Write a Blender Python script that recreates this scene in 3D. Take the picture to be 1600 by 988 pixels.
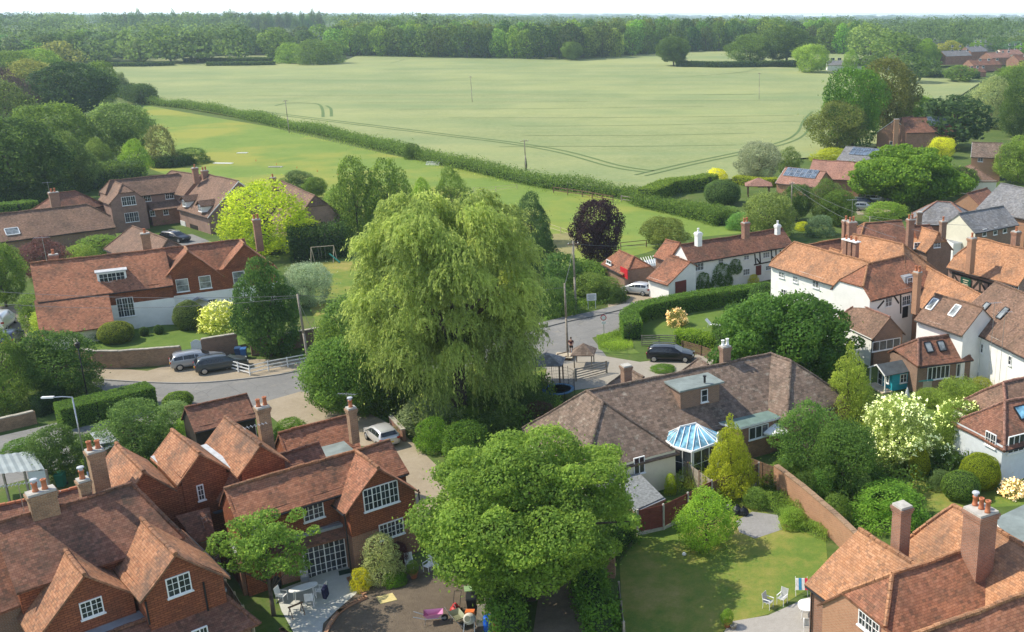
import bpy, math, random
import numpy as np
from mathutils import Vector, noise
for o in list(bpy.data.objects): bpy.data.objects.remove(o)
S = bpy.context.scene
COL = S.collection
random.seed(7)
PI = math.pi

# ---------------- camera ----------------
F, CX, CY, H = 1560.0, 1120.0, 500.0, 33.0      # focal length and optical centre in photo pixels, camera height
PITCH = math.atan(476/1560)
cs, sn = math.cos(PITCH), math.sin(PITCH)
cd = bpy.data.cameras.new('camera'); cam = bpy.data.objects.new('camera', cd); COL.objects.link(cam)
cam.location = (0, 0, H); cam.rotation_euler = (PI/2-PITCH, 0, 0)
cd.sensor_width = 36; cd.lens = F/1600*36; cd.shift_x = -320/1600; cd.shift_y = 6/1600
cd.clip_start = 1; cd.clip_end = 40000
S.camera = cam
# ---------------- light ----------------
SUN_EL, SUN_AZ = math.radians(48), math.radians(172)   # azimuth measured from +X; 180 = from the left
sd = Vector((math.cos(SUN_AZ)*math.cos(SUN_EL), math.sin(SUN_AZ)*math.cos(SUN_EL), math.sin(SUN_EL)))
w = bpy.data.worlds.new('World'); S.world = w; w.use_nodes = True
nt = w.node_tree; bg = nt.nodes['Background']
sk = nt.nodes.new('ShaderNodeTexSky'); sk.sky_type = 'NISHITA'; sk.sun_disc = False
sk.sun_elevation = SUN_EL; sk.sun_rotation = PI/2-SUN_AZ; sk.altitude = 0; sk.air_density = 1.0; sk.dust_density = 0.6; sk.ozone_density = 1.0
# thin summer haze whitens the sky towards the horizon, all the way round
tc = nt.nodes.new('ShaderNodeTexCoord'); sx_ = nt.nodes.new('ShaderNodeSeparateXYZ'); nt.links.new(tc.outputs['Generated'], sx_.inputs[0])
m1 = nt.nodes.new('ShaderNodeMath'); m1.operation = 'ABSOLUTE'; nt.links.new(sx_.outputs[2], m1.inputs[0])
m2 = nt.nodes.new('ShaderNodeMath'); m2.operation = 'MULTIPLY'; m2.inputs[1].default_value = -4.5; nt.links.new(m1.outputs[0], m2.inputs[0])
m3 = nt.nodes.new('ShaderNodeMath'); m3.operation = 'EXPONENT'; nt.links.new(m2.outputs[0], m3.inputs[0])
m4 = nt.nodes.new('ShaderNodeMath'); m4.operation = 'MULTIPLY'; m4.inputs[1].default_value = .9; nt.links.new(m3.outputs[0], m4.inputs[0])
mx = nt.nodes.new('ShaderNodeMix'); mx.data_type = 'RGBA'; nt.links.new(m4.outputs[0], mx.inputs[0]); nt.links.new(sk.outputs[0], mx.inputs[6]); mx.inputs[7].default_value = (8.2, 8.7, 8.8, 1)
nt.links.new(mx.outputs[2], bg.inputs[0]); bg.inputs[1].default_value = 0.15
sl = bpy.data.lights.new('sun', 'SUN'); sl.energy = 3.8; sl.angle = math.radians(.6); sl.color = (1, .92, .77)
so = bpy.data.objects.new('sun', sl); COL.objects.link(so); so.rotation_euler = (-sd).to_track_quat('-Z', 'Y').to_euler()
S.view_settings.view_transform = 'Standard'; S.view_settings.look = 'None'; S.view_settings.gamma = 1
S.view_settings.exposure = 0.6
S.render.engine = 'CYCLES'
S.cycles.volume_step_rate = 10; S.cycles.volume_bounces = 1; S.cycles.max_bounces = 6; S.cycles.transparent_max_bounces = 4

# ---------------- pixel <-> world ----------------
def sm(t): t = max(0., min(1., t)); return t*t*(3-2*t)
def terr(X, Y):
    z = 9*sm((Y-270)/560)
    if Y > 3000: z += 19*sm((Y-3500)/4500)*(.75+.35*noise.noise((X/2300., Y/3000., 3)))
    return z+8*sm((-X-150)/350)*sm((Y-780)/450)
def ray(px, py):
    a = (px-CX)/F; b = (py-CY)/F
    return Vector((a, cs-b*sn, -(sn+b*cs)))
def G(px, py, z=0.):
    """world point that is z above the ground and seen at photo pixel (px,py)"""
    d = ray(px, py); h = z
    for _ in range(14):
        t = (H-h)/max(1e-4, -d.z) if d.z < 0 else 9000
        t = min(t, 9000)
        h = z+terr(d.x*t, d.y*t)
    return Vector((d.x*t, d.y*t, h))
def zat(Y, py):
    u = (CY-py)/F
    return H+Y*(u*cs-sn)/(cs+u*sn)
def proj(p):
    dz = p[2]-H; dep = p[1]*cs-dz*sn; up = p[1]*sn+dz*cs
    return CX+F*p[0]/dep, CY-F*up/dep
def ppm(P): return F/(P[1]*cs-(P[2]-H)*sn)      # photo pixels per metre at P
def V(*a): return Vector(a)

# ---------------- materials ----------------
MATS = {}
def newmat(name):
    m = bpy.data.materials.new(name); m.use_nodes = True; MATS[name] = m
    return m, m.node_tree.nodes, m.node_tree.links, m.node_tree.nodes['Principled BSDF']
def ramp(N, L, fac, stops):
    r = N.new('ShaderNodeValToRGB'); e = r.color_ramp.elements
    while len(e) < len(stops): e.new(.5)
    for i, (p, c) in enumerate(stops): e[i].position = p; e[i].color = (*c, 1) if len(c) == 3 else c
    L.new(fac, r.inputs[0]); return r.outputs[0]
def nz(N, L, vec, scale, detail=4, rough=.6):
    n = N.new('ShaderNodeTexNoise'); n.inputs['Scale'].default_value = scale; n.inputs['Detail'].default_value = detail; n.inputs['Roughness'].default_value = rough
    if vec is not None: L.new(vec, n.inputs['Vector'])
    return n.outputs[0]
def mix(N, L, fac, a, b, mode='MIX'):
    m = N.new('ShaderNodeMix'); m.data_type = 'RGBA'; m.blend_type = mode
    for k, s in ((0, fac), (6, a), (7, b)):
        if isinstance(s, (int, float)): m.inputs[k].default_value = s
        elif isinstance(s, tuple): m.inputs[k].default_value = (*s, 1)
        else: L.new(s, m.inputs[k])
    return m.outputs[2]
def mth(N, L, op, a, b=None):
    m = N.new('ShaderNodeMath'); m.operation = op
    for k, s in ((0, a), (1, b)):
        if s is None: continue
        if isinstance(s, (int, float)): m.inputs[k].default_value = s
        else: L.new(s, m.inputs[k])
    return m.outputs[0]
def bump(N, L, h, bs, strength=.3, dist=.05):
    b = N.new('ShaderNodeBump'); b.inputs['Strength'].default_value = strength; b.inputs['Distance'].default_value = dist
    L.new(h, b.inputs['Height']); L.new(b.outputs[0], bs.inputs['Normal'])
def wpos(N): return N.new('ShaderNodeNewGeometry').outputs['Position']
def simple(name, col, rough=.7, var=.15, scale=3, metal=0, spec=.3, bmp=0):
    m, N, L, b = newmat(name)
    n = nz(N, L, wpos(N), scale)
    lo = tuple(c*(1-var) for c in col); hi = tuple(min(1, c*(1+var)) for c in col)
    L.new(ramp(N, L, n, [(.3, lo), (.7, hi)]), b.inputs['Base Color'])
    b.inputs['Roughness'].default_value = rough; b.inputs['Metallic'].default_value = metal; b.inputs['Specular IOR Level'].default_value = spec
    if bmp: bump(N, L, nz(N, L, wpos(N), scale*6), b, bmp)
    return m
def tile(name, c1, c2, stain=(.05, .045, .035), lichen=(.30, .22, .10), ls=.15, ds=.5, w=.19, h=.13, pale=0.12, off=(0, 0, 0)):
    """clay / concrete tiles laid in courses; UVs are metres along and up the slope"""
    m, N, L, b = newmat(name)
    uv = N.new('ShaderNodeUVMap').outputs[0]
    br = N.new('ShaderNodeTexBrick'); L.new(uv, br.inputs['Vector'])
    br.inputs['Scale'].default_value = 1; br.inputs['Brick Width'].default_value = w; br.inputs['Row Height'].default_value = h
    br.inputs['Mortar Size'].default_value = .008; br.inputs['Mortar Smooth'].default_value = .5; br.inputs['Bias'].default_value = 0
    br.inputs['Color1'].default_value = (*c1, 1); br.inputs['Color2'].default_value = (*c2, 1)
    br.inputs['Mortar'].default_value = tuple(c*.5 for c in c1)+(1,)
    # single odd tiles
    sc = N.new('ShaderNodeVectorMath'); sc.operation = 'DIVIDE'; L.new(uv, sc.inputs[0]); sc.inputs[1].default_value = (w, h, 1)
    fl = N.new('ShaderNodeVectorMath'); fl.operation = 'FLOOR'; L.new(sc.outputs[0], fl.inputs[0])
    wn = N.new('ShaderNodeTexWhiteNoise'); wn.noise_dimensions = '2D'; L.new(fl.outputs[0], wn.inputs[0])
    odd = ramp(N, L, wn.outputs[0], [(.80, (0, 0, 0)), (.84, (1, 1, 1))])
    c = mix(N, L, mth(N, L, 'MULTIPLY', odd, .32), br.outputs[0], tuple(min(1, x*1.25+.035) for x in c2))
    od2 = ramp(N, L, wn.outputs[0], [(.10, (1, 1, 1)), (.14, (0, 0, 0))])
    c = mix(N, L, mth(N, L, 'MULTIPLY', od2, .4), c, stain)
    P = wpos(N)
    mp = N.new('ShaderNodeMapping'); mp.inputs['Location'].default_value = off; L.new(P, mp.inputs[0]); P = mp.outputs[0]
    big = nz(N, L, P, .45, 6, .7)
    c = mix(N, L, ramp(N, L, big, [(.47, (0, 0, 0)), (.66, (ds, ds, ds))]), c, stain)
    mid = nz(N, L, P, 1.7, 5, .75)
    c = mix(N, L, ramp(N, L, mid, [(.56, (0, 0, 0)), (.70, (ls, ls, ls))]), c, lichen)
    fine = nz(N, L, P, 7, 4, .8)
    c = mix(N, L, ramp(N, L, fine, [(.60, (0, 0, 0)), (.72, (pale, pale, pale))]), c, (.42, .38, .30))
    v2 = nz(N, L, P, .25, 3, .5)
    m2 = N.new('ShaderNodeMapping'); m2.inputs['Scale'].default_value = (2.2, .18, 1); L.new(uv, m2.inputs[0]); st = nz(N, L, m2.outputs[0], 1.2, 4, .7)
    c = mix(N, L, ramp(N, L, st, [(.55, (0, 0, 0)), (.72, (.35, .35, .35))]), c, stain)      # water streaks down the slope
    ms_ = nz(N, L, P, 2.6, 6, .85); c = mix(N, L, ramp(N, L, ms_, [(.62, (0, 0, 0)), (.70, (.45, .45, .45))]), c, (.16, .17, .06))
    c = mix(N, L, .35, c, ramp(N, L, v2, [(.35, (.45, .45, .45)), (.65, (.75, .7, .66))]), 'OVERLAY')
    L.new(c, b.inputs['Base Color']); b.inputs['Roughness'].default_value = .85; b.inputs['Specular IOR Level'].default_value = .2
    sp = N.new('ShaderNodeSeparateXYZ'); L.new(sc.outputs[0], sp.inputs[0])
    saw = mth(N, L, 'FRACT', sp.outputs[1]); saw = mth(N, L, 'SUBTRACT', 1., saw)
    hh = mth(N, L, 'ADD', mth(N, L, 'MULTIPLY', saw, .7), mth(N, L, 'MULTIPLY', wn.outputs[0], .5))
    bump(N, L, hh, b, 1., .05)
    return m
def brick(name, c1, c2, mortar=(.30, .25, .20), w=.225, h=.075, stain=.4, sc=(.06, .045, .035), ms=.012):
    m, N, L, b = newmat(name)
    uv = N.new('ShaderNodeUVMap').outputs[0]
    br = N.new('ShaderNodeTexBrick'); L.new(uv, br.inputs['Vector'])
    br.inputs['Scale'].default_value = 1; br.inputs['Brick Width'].default_value = w; br.inputs['Row Height'].default_value = h
    br.inputs['Mortar Size'].default_value = ms; br.inputs['Mortar Smooth'].default_value = .2
    br.inputs['Color1'].default_value = (*c1, 1); br.inputs['Color2'].default_value = (*c2, 1); br.inputs['Mortar'].default_value = (*mortar, 1)
    P = wpos(N)
    c = mix(N, L, ramp(N, L, nz(N, L, P, .8, 6, .7), [(.45, (0, 0, 0)), (.7, (stain,)*3)]), br.outputs[0], sc)
    c = mix(N, L, ramp(N, L, nz(N, L, P, 5, 4, .8), [(.55, (0, 0, 0)), (.75, (.35,)*3)]), c, tuple(min(1, x*1.5+.05) for x in c2))
    L.new(c, b.inputs['Base Color']); b.inputs['Roughness'].default_value = .9; b.inputs['Specular IOR Level'].default_value = .15
    bump(N, L, br.outputs[1], b, -.4, .02)
    return m
def ground(name, stops, s1=.3, s2=3., bmp=.3, bd=.05, k=.5, extra=None):
    m, N, L, b = newmat(name)
    P = wpos(N)
    n = mix(N, L, k, nz(N, L, P, s1, 5, .65), nz(N, L, P, s2, 6, .75))
    c = ramp(N, L, n, stops)
    f = nz(N, L, P, s2*9, 3, .8)
    c = mix(N, L, .35, c, ramp(N, L, f, [(.3, (.3, .3, .3)), (.7, (.7, .7, .7))]), 'OVERLAY')
    if extra: c = extra(N, L, P, c)
    L.new(c, b.inputs['Base Color']); b.inputs['Roughness'].default_value = .95; b.inputs['Specular IOR Level'].default_value = .1
    bump(N, L, f, b, bmp, bd)
    return m
def leafmat(name, trans=.5, spec=.12, rough=.6, hue=.03):
    m, N, L, b = newmat(name)
    oi = N.new('ShaderNodeObjectInfo')
    at = N.new('ShaderNodeAttribute'); at.attribute_name = 'lv'
    r = mth(N, L, 'ADD', mth(N, L, 'MULTIPLY', at.outputs['Fac'], 1.25), .40)
    hs = N.new('ShaderNodeHueSaturation'); L.new(oi.outputs['Color'], hs.inputs['Color']); L.new(r, hs.inputs['Value'])
    L.new(mth(N, L, 'ADD', mth(N, L, 'MULTIPLY', at.outputs['Fac'], -hue), .5+hue/2), hs.inputs['Hue'])
    b.inputs['Roughness'].default_value = rough; b.inputs['Specular IOR Level'].default_value = spec
    L.new(hs.outputs[0], b.inputs['Base Color'])
    t = N.new('ShaderNodeBsdfTranslucent')
    h2 = N.new('ShaderNodeHueSaturation'); L.new(hs.outputs[0], h2.inputs['Color']); h2.inputs['Value'].default_value = 1.5; h2.inputs['Hue'].default_value = .485; L.new(h2.outputs[0], t.inputs[0])
    ms = N.new('ShaderNodeMixShader'); ms.inputs[0].default_value = trans
    L.new(b.outputs[0], ms.inputs[1]); L.new(t.outputs[0], ms.inputs[2]); L.new(ms.outputs[0], N['Material Output'].inputs[0])
    return m

LEAF = leafmat('leaf'); LEAFD = leafmat('dark_leaf', .12, .05, .8, 0); PETAL = leafmat('petal', .2, .1, .8, 0)
BARK = simple('bark', (.10, .08, .06), .95, .4, 4, bmp=.6)
BARKP = simple('bark_pale', (.30, .27, .23), .95, .3, 4, bmp=.4)
# roof coverings
T_RED = tile('tile_red', (.25, .105, .062), (.345, .155, .088), ds=.6, ls=.12)
T_ORG = tile('tile_orange', (.35, .168, .083), (.45, .235, .125), stain=(.12, .085, .065), ds=.6, ls=.22, off=(5, 3, 1))
T_WTH = tile('tile_weathered', (.27, .122, .066), (.36, .182, .098), stain=(.08, .062, .05), ds=.75, ls=.2, off=(3, 8, 2))
T_OLD = tile('tile_old', (.18, .082, .055), (.26, .125, .08), ds=.6, ls=.10, off=(9, 1, 4))
T_BRN = tile('tile_brown', (.17, .105, .075), (.235, .145, .10), ds=.4, ls=.15, off=(2, 7, 3))
T_GRY = tile('tile_greybrown', (.13, .095, .075), (.20, .145, .112), lichen=(.42, .40, .33), ls=.45, ds=.35, pale=.55, w=.30, h=.22, off=(1, 1, 8))
T_PNK = tile('tile_pink', (.30, .155, .115), (.36, .20, .15), ds=.25, ls=.1, pale=.2)
T_SLT = tile('slate', (.15, .155, .165), (.22, .22, .225), stain=(.10, .095, .085), lichen=(.30, .27, .20), ls=.3, ds=.4, w=.3, h=.24)
HUNG = brick('tile_hanging', (.33, .115, .055), (.23, .075, .04), mortar=(.11, .04, .022), w=.34, h=.13, ms=.016)
BR_RED = brick('brick_red', (.36, .15, .085), (.25, .105, .065))
BR_BRN = brick('brick_brown', (.27, .145, .09), (.20, .11, .075), stain=.3)
BR_PNK = brick('brick_pinkish', (.33, .18, .135), (.25, .14, .11), mortar=(.34, .28, .24))
BR_OLD = brick('brick_old', (.35, .20, .11), (.22, .12, .07), mortar=(.34, .28, .20), stain=.5)
BR_ORG = brick('brick_orange', (.43, .20, .115), (.34, .15, .085), mortar=(.40, .30, .2), stain=.15)
WHITE = simple('white_render', (.80, .79, .75), .8, .06, 1.2, bmp=.05)
CREAM = simple('cream_render', (.70, .66, .52), .8, .06, 1.5)
PAINT = simple('white_paint', (.82, .82, .80), .45, .04, 3)
BLUEW = simple('pale_boarding', (.60, .64, .68), .6, .06, 3)
LEAD = simple('lead_sheet', (.27, .29, .31), .55, .2, 1.5, spec=.4)
LEADP = simple('lead_pale', (.46, .48, .50), .6, .2, 2.5)
FELT = simple('roof_felt', (.20, .235, .225), .85, .25, 1.0, bmp=.1)
FELTG = simple('green_felt', (.135, .20, .175), .85, .2, 1.0)
BLACK = simple('black_metal', (.02, .02, .022), .5, .2, 5)
TIMB = simple('dark_timber', (.035, .028, .022), .8, .3, 5)
WOOD = simple('weathered_wood', (.30, .26, .21), .85, .3, 4, bmp=.3)
WOODB = simple('brown_wood', (.17, .105, .065), .85, .3, 4, bmp=.3)
WOODP = simple('pale_wood', (.50, .42, .30), .8, .2, 4)
CONC = simple('concrete', (.42, .40, .36), .9, .2, 3, bmp=.2)
CLAY = simple('clay_pot', (.42, .15, .07), .7, .2, 4)
STONE = simple('stone', (.36, .33, .27), .9, .3, 2.5, bmp=.4)
MAROON = simple('maroon_panel', (.17, .045, .035), .7, .2, 3)
RUBBER = simple('rubber', (.018, .018, .018), .8, .1, 5)
RIM = simple('alloy', (.45, .46, .47), .35, .1, 5, metal=.8)
def glassmat(name, col, rough=.08, spec=.6):
    m, N, L, b = newmat(name)
    n = nz(N, L, wpos(N), 1.3, 3)
    L.new(ramp(N, L, n, [(.35, tuple(c*.5 for c in col)), (.65, tuple(c*1.6 for c in col))]), b.inputs['Base Color'])
    b.inputs['Roughness'].default_value = rough; b.inputs['Specular IOR Level'].default_value = spec; return m
GLASS = glassmat('window_glass', (.035, .042, .05))
GLASSB = glassmat('blue_glass', (.20, .42, .55), .15, .5)
GLASSP = glassmat('curtained_glass', (.22, .24, .24), .15)
SOLAR = glassmat('solar_cell', (.085, .115, .155), .2, .6)

# ---------------- mesh builder ----------------
class MB:
    def __init__(s): s.v = []; s.f = []; s.m = []; s.uv = []; s.sm = False
    def poly(s, pts, m=0, uv=None):
        i = len(s.v); s.v += [Vector(p) for p in pts]; s.f.append(tuple(range(i, i+len(pts)))); s.m.append(m); s.uv.append(uv); return s
    def hexa(s, b, t, m=0):
        """box from four bottom and four top corners (counter-clockwise seen from above)"""
        i = len(s.v); s.v += [Vector(p) for p in b]+[Vector(p) for p in t]
        for q in ((3, 2, 1, 0), (4, 5, 6, 7), (0, 1, 5, 4), (1, 2, 6, 5), (2, 3, 7, 6), (3, 0, 4, 7)):
            s.f.append(tuple(i+k for k in q)); s.m.append(m); s.uv.append(None)
        return s
    def obox(s, c, ex, ey, ez, m=0):
        """oriented box: centre c, half-axis vectors"""
        c = Vector(c); b = [c-ex-ey-ez, c+ex-ey-ez, c+ex+ey-ez, c-ex+ey-ez]; t = [p+2*ez for p in b]
        return s.hexa(b, t, m)
    def box(s, c, sx, sy, sz, rz=0, m=0):
        """c = centre of the base"""
        ca, sa = math.cos(rz), math.sin(rz)
        return s.obox(Vector(c)+V(0, 0, sz/2), V(ca, sa, 0)*sx/2, V(-sa, ca, 0)*sy/2, V(0, 0, sz/2), m)
    def cyl(s, p0, p1, r0, r1=None, n=8, m=0, cap=True):
        r1 = r0 if r1 is None else r1
        p0 = Vector(p0); p1 = Vector(p1); d = (p1-p0).normalized()
        a = d.cross(V(0, 0, 1) if abs(d.z) < .9 else V(1, 0, 0)).normalized(); b = d.cross(a)
        i = len(s.v)
        for p, r in ((p0, r0), (p1, r1)):
            for k in range(n):
                t = 2*PI*k/n; s.v.append(p+a*math.cos(t)*r+b*math.sin(t)*r)
        for k in range(n):
            k2 = (k+1) % n; s.f.append((i+k, i+k2, i+n+k2, i+n+k)); s.m.append(m); s.uv.append(None)
        if cap:
            s.f.append(tuple(i+k for k in range(n-1, -1, -1))); s.f.append(tuple(i+n+k for k in range(n))); s.m += [m, m]; s.uv += [None, None]
        return s
    def tube(s, pts, r, n=6, m=0):
        for k in range(len(pts)-1):
            ra = r[k] if isinstance(r, (list, tuple)) else r; rb = r[k+1] if isinstance(r, (list, tuple)) else r
            s.cyl(pts[k], pts[k+1], ra, rb, n, m, cap=(k in (0, len(pts)-2)))
        return s
    def rev(s, c, prof, n=12, m=0):
        """lathe around a vertical axis; prof = [(r, z)...] bottom to top"""
        c = Vector(c); i = len(s.v)
        for r, z in prof:
            for k in range(n): t = 2*PI*k/n; s.v.append(c+V(r*math.cos(t), r*math.sin(t), z))
        for j in range(len(prof)-1):
            for k in range(n):
                k2 = (k+1) % n; s.f.append((i+j*n+k, i+j*n+k2, i+(j+1)*n+k2, i+(j+1)*n+k)); s.m.append(m); s.uv.append(None)
        s.f.append(tuple(i+k for k in range(n-1, -1, -1))); s.f.append(tuple(i+(len(prof)-1)*n+k for k in range(n))); s.m += [m, m]; s.uv += [None, None]
        return s
    def patch(s, a, b, c, d, m=0, res=.9, amp=.03, skirt=.0, sk='ablr'):
        """roof plane: a,b eave left/right, c,d ridge right/left; gently uneven; UV in metres"""
        a, b, c, d = map(Vector, (a, b, c, d))
        lu = max((b-a).length, (c-d).length); lv = max((d-a).length, (c-b).length)
        nu = max(1, min(40, int(lu/res))); nv = max(1, min(24, int(lv/res)))
        e = (b-a).normalized() if (b-a).length > .05 else (c-d).normalized()
        nr = (b-a).cross(d-a) if (b-a).length > .05 and (d-a).length > .05 else (c-b).cross(d-b)
        if nr.length < 1e-6: nr = V(0, 0, 1)
        nr.normalize()
        if nr.z < 0: nr = -nr
        up = nr.cross(e); up = up if up.z > 0 else -up
        i = len(s.v); P = []; 
        for j in range(nv+1):
            t = j/nv; p0 = a.lerp(d, t); p1 = b.lerp(c, t)
            for k in range(nu+1):
                p = p0.lerp(p1, k/nu); P.append(p.copy())
                s.v.append(p+V(0, 0, 1)*amp*2*noise.noise(p*.45))
        for j in range(nv):
            for k in range(nu):
                q = [j*(nu+1)+k, j*(nu+1)+k+1, (j+1)*(nu+1)+k+1, (j+1)*(nu+1)+k]
                if (P[q[2]]-P[q[3]]).length < 1e-4: q = q[:3]
                if (P[q[0]]-P[q[1]]).length < 1e-4: q = q[1:]
                if len(q) < 3: continue
                s.f.append(tuple(i+x for x in q)); s.m.append(m)
                s.uv.append([(P[x].dot(e), P[x].dot(up)) for x in q])
        if skirt:
            def strip(ix):
                for x, y in zip(ix[:-1], ix[1:]):
                    p, r = s.v[i+x], s.v[i+y]
                    if (p-r).length > 1e-4: s.poly([p, r, r-V(0, 0, skirt), p-V(0, 0, skirt)], m)
            if 'a' in sk: strip([k for k in range(nu+1)])
            if 'b' in sk: strip([nv*(nu+1)+k for k in range(nu+1)])
            if 'l' in sk: strip([j*(nu+1) for j in range(nv+1)])
            if 'r' in sk: strip([j*(nu+1)+nu for j in range(nv+1)])
        return s
    def build(s, name, mats, parent=None, loc=None, smooth=False):
        if not isinstance(mats, (list, tuple)): mats = [mats]
        me = bpy.data.meshes.new(name)
        base = Vector(loc) if loc is not None else (root_loc(parent) if parent else V(0, 0, 0))
        me.from_pydata([v-base for v in s.v], [], s.f)
        for mt in mats: me.materials.append(mt)
        me.polygons.foreach_set('material_index', s.m)
        if smooth: me.polygons.foreach_set('use_smooth', [True]*len(s.f))
        ul = me.uv_layers.new(name='UVMap'); uvs = []
        for p, u in zip(me.polygons, s.uv):
            if u is not None: uvs += [c for t in u for c in t]; continue
            n = p.normal
            if abs(n.z) > .95: t, b = V(1, 0, 0), V(0, 1, 0)
            else:
                t = V(-n.y, n.x, 0).normalized(); b = n.cross(t)
                if b.z < 0: b = -b
            for vi in p.vertices: q = s.v[vi]; uvs += [q.dot(t), q.dot(b)]
        ul.data.foreach_set('uv', uvs)
        o = bpy.data.objects.new(name, me); COL.objects.link(o)
        if parent: o.parent = parent
        elif loc is not None: o.location = loc
        return o
def root_loc(o):
    while o.parent: o = o.parent
    return Vector(o.location)
def tag(o, label, cat, group=None, kind=None):
    if label: o['label'] = label
    if cat: o['category'] = cat
    if group: o['group'] = group
    if kind: o['kind'] = kind
    return o
def struct(o): o['kind'] = 'structure'; return o
def stuff(o): o['kind'] = 'stuff'; return o
def thing(name, loc, label, cat, group=None, rz=0):
    o = bpy.data.objects.new(name, None); COL.objects.link(o); o.location = loc; o.rotation_euler = (0, 0, rz); o.empty_display_size = .3
    return tag(o, label, cat, group)
def copy_tree(o, loc=None, rz=None, label=None, scale=None):
    c = o.copy(); COL.objects.link(c)
    for ch in list(o.children):
        d = ch.copy(); COL.objects.link(d); d.parent = c
        for g in list(ch.children):
            h = g.copy(); COL.objects.link(h); h.parent = d
    if loc is not None: c.location = loc
    if rz is not None: c.rotation_euler = (0, 0, rz)
    if label: c['label'] = label
    if scale: c.scale = (scale,)*3
    return c
# ---------------- foliage ----------------
RG = np.random.default_rng(11)
def quads_mesh(name, P, T, B, l, wd, lv, mats, extra=None):
    """rhombic leaves: centres P, half axes T*l and B*wd, value lv per leaf"""
    n = len(P); l = np.broadcast_to(l, (n,))[:, None]; wd = np.broadcast_to(wd, (n,))[:, None]
    v = np.stack([P-T*l, P+B*wd, P+T*l, P-B*wd], 1).reshape(-1, 3)
    f0 = np.arange(n*4)
    ev, ef = (np.zeros((0, 3)), []) if extra is None else extra
    me = bpy.data.meshes.new(name)
    me.vertices.add(len(v)+len(ev)); me.vertices.foreach_set('co', np.concatenate([v, ev]).astype(np.float32).ravel())
    el = [i+len(v) for f in ef for i in f]
    me.loops.add(n*4+len(el)); me.loops.foreach_set('vertex_index', np.concatenate([f0, np.array(el, dtype=np.int64)]).astype(np.int32))
    ls = list(range(0, n*4, 4)); k = n*4
    for f in ef: ls.append(k); k += len(f)
    me.polygons.add(n+len(ef)); me.polygons.foreach_set('loop_start', np.array(ls, dtype=np.int32))
    me.polygons.foreach_set('material_index', np.array([0]*n+[1]*len(ef), dtype=np.int32))
    a = me.attributes.new('lv', 'FLOAT', 'FACE'); a.data.foreach_set('value', np.concatenate([lv, np.full(len(ef), .2)]).astype(np.float32))
    me.update(calc_edges=True)
    for m in (mats if isinstance(mats, (list, tuple)) else [mats]): me.materials.append(m)
    return me
def norm(a): return a/np.maximum(1e-9, np.linalg.norm(a, axis=1))[:, None]
def frame(N, rng, droop=0.):
    r = rng.normal(size=N.shape); r[:, 2] -= droop
    T = norm(r-N*(r*N).sum(1)[:, None]); return T, np.cross(N, T)
def clump_leaves(cl, total, rng, jit=.55, shell=.16, cull=.72):
    cl = np.array(cl); w = (cl[:, 3]*cl[:, 4])**1.0; w /= w.sum()
    i = rng.choice(len(cl), total, p=w); c = cl[i]
    u = norm(rng.normal(size=(total, 3)))
    rad = 1-np.abs(rng.normal(size=total))*shell+rng.normal(size=total)*.05+np.where(rng.random(total) < .14, rng.exponential(.16, total), 0)
    P = c[:, :3]+u*c[:, 3:6]*rad[:, None]
    N = norm(norm(u/c[:, 3:6])+rng.normal(size=(total, 3))*jit)
    keep = np.ones(total, bool)
    for k in range(len(cl)):
        d = (((P-cl[k, :3])/cl[k, 3:6])**2).sum(1); keep &= ~((d < cull**2) & (i != k))
    cr = rng.random(len(cl))
    lv = .4*cr[i]+.5*rng.random(total)+.05
    return P[keep], N[keep], lv[keep]
def crown_clumps(prof, z0, z1, n, rc, rng, inner=.25, irr=.10, flat=1.):
    cl = []; ga = PI*(3-math.sqrt(5)); k = 0
    ts = np.linspace(.03, .97, 200); cw = np.cumsum([prof(t)+.05 for t in ts]); cw /= cw[-1]
    for k in range(n):
        t = float(ts[np.searchsorted(cw, (k+.5)/n)]); r = prof(t)*.5
        a = k*ga+rng.normal()*.25; q = rc*(.5+.95*rng.random()**1.4)*(.6+.8*min(1, r/.4))
        R = max(0, r-q*.75)*(1+rng.normal()*irr)
        if rng.random() < inner: R *= .5
        z = z0+(z1-z0)*t+rng.normal()*.012
        z = min(z, z1-q*flat*.8)
        cl.append((R*math.cos(a), R*math.sin(a), z, q, q, q*flat))
    return cl
PROF = {
 'round': lambda t: math.sqrt(max(0, 1-(2*t-1)**2))**.8,
 'broad': lambda t: (math.sin(PI*min(1, t*.86+.12))**.6),
 'cone': lambda t: max(.02, (1-t)**.85)*min(1, t*6+.35),
 'egg': lambda t: max(.02, math.sin(PI*min(1, (t*.88+.1)))**.75*(1.08-.42*t)),
 'bush': lambda t: math.sqrt(max(0, 1-(t*.96)**2.2)),
 'column': lambda t: min(1, t*5+.5)*max(.1, 1-t**3)**.5}
def trunk_mesh(name, z0, z1, prof, rng, r=.022, bark=BARK, nb=7):
    b = MB(); pts = [V(0, 0, -.03)]; x = y = 0
    for k in range(1, 6):
        x += rng.normal()*.006; y += rng.normal()*.006; pts.append(V(x, y, (z0+(z1-z0)*.55)*k/5))
    b.tube(pts, [r*1.5, r, r*.9, r*.75, r*.55, r*.3], 7)
    for k in range(nb):
        a = 2*PI*k/nb+rng.random(); s = pts[2].lerp(pts[4], rng.random()); t = .3+.5*rng.random(); R = prof(t)*.36
        e = V(R*math.cos(a), R*math.sin(a), z0+(z1-z0)*t); m_ = s.lerp(e, .5)+V(0, 0, -.02)
        b.tube([s, m_, e], [r*.5, r*.35, r*.12], 5)
    me = bpy.data.meshes.new(name); me.from_pydata([tuple(v) for v in b.v], [], b.f); me.materials.append(bark)
    me.polygons.foreach_set('use_smooth', [True]*len(b.f)); return me
ARC = {}
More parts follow.
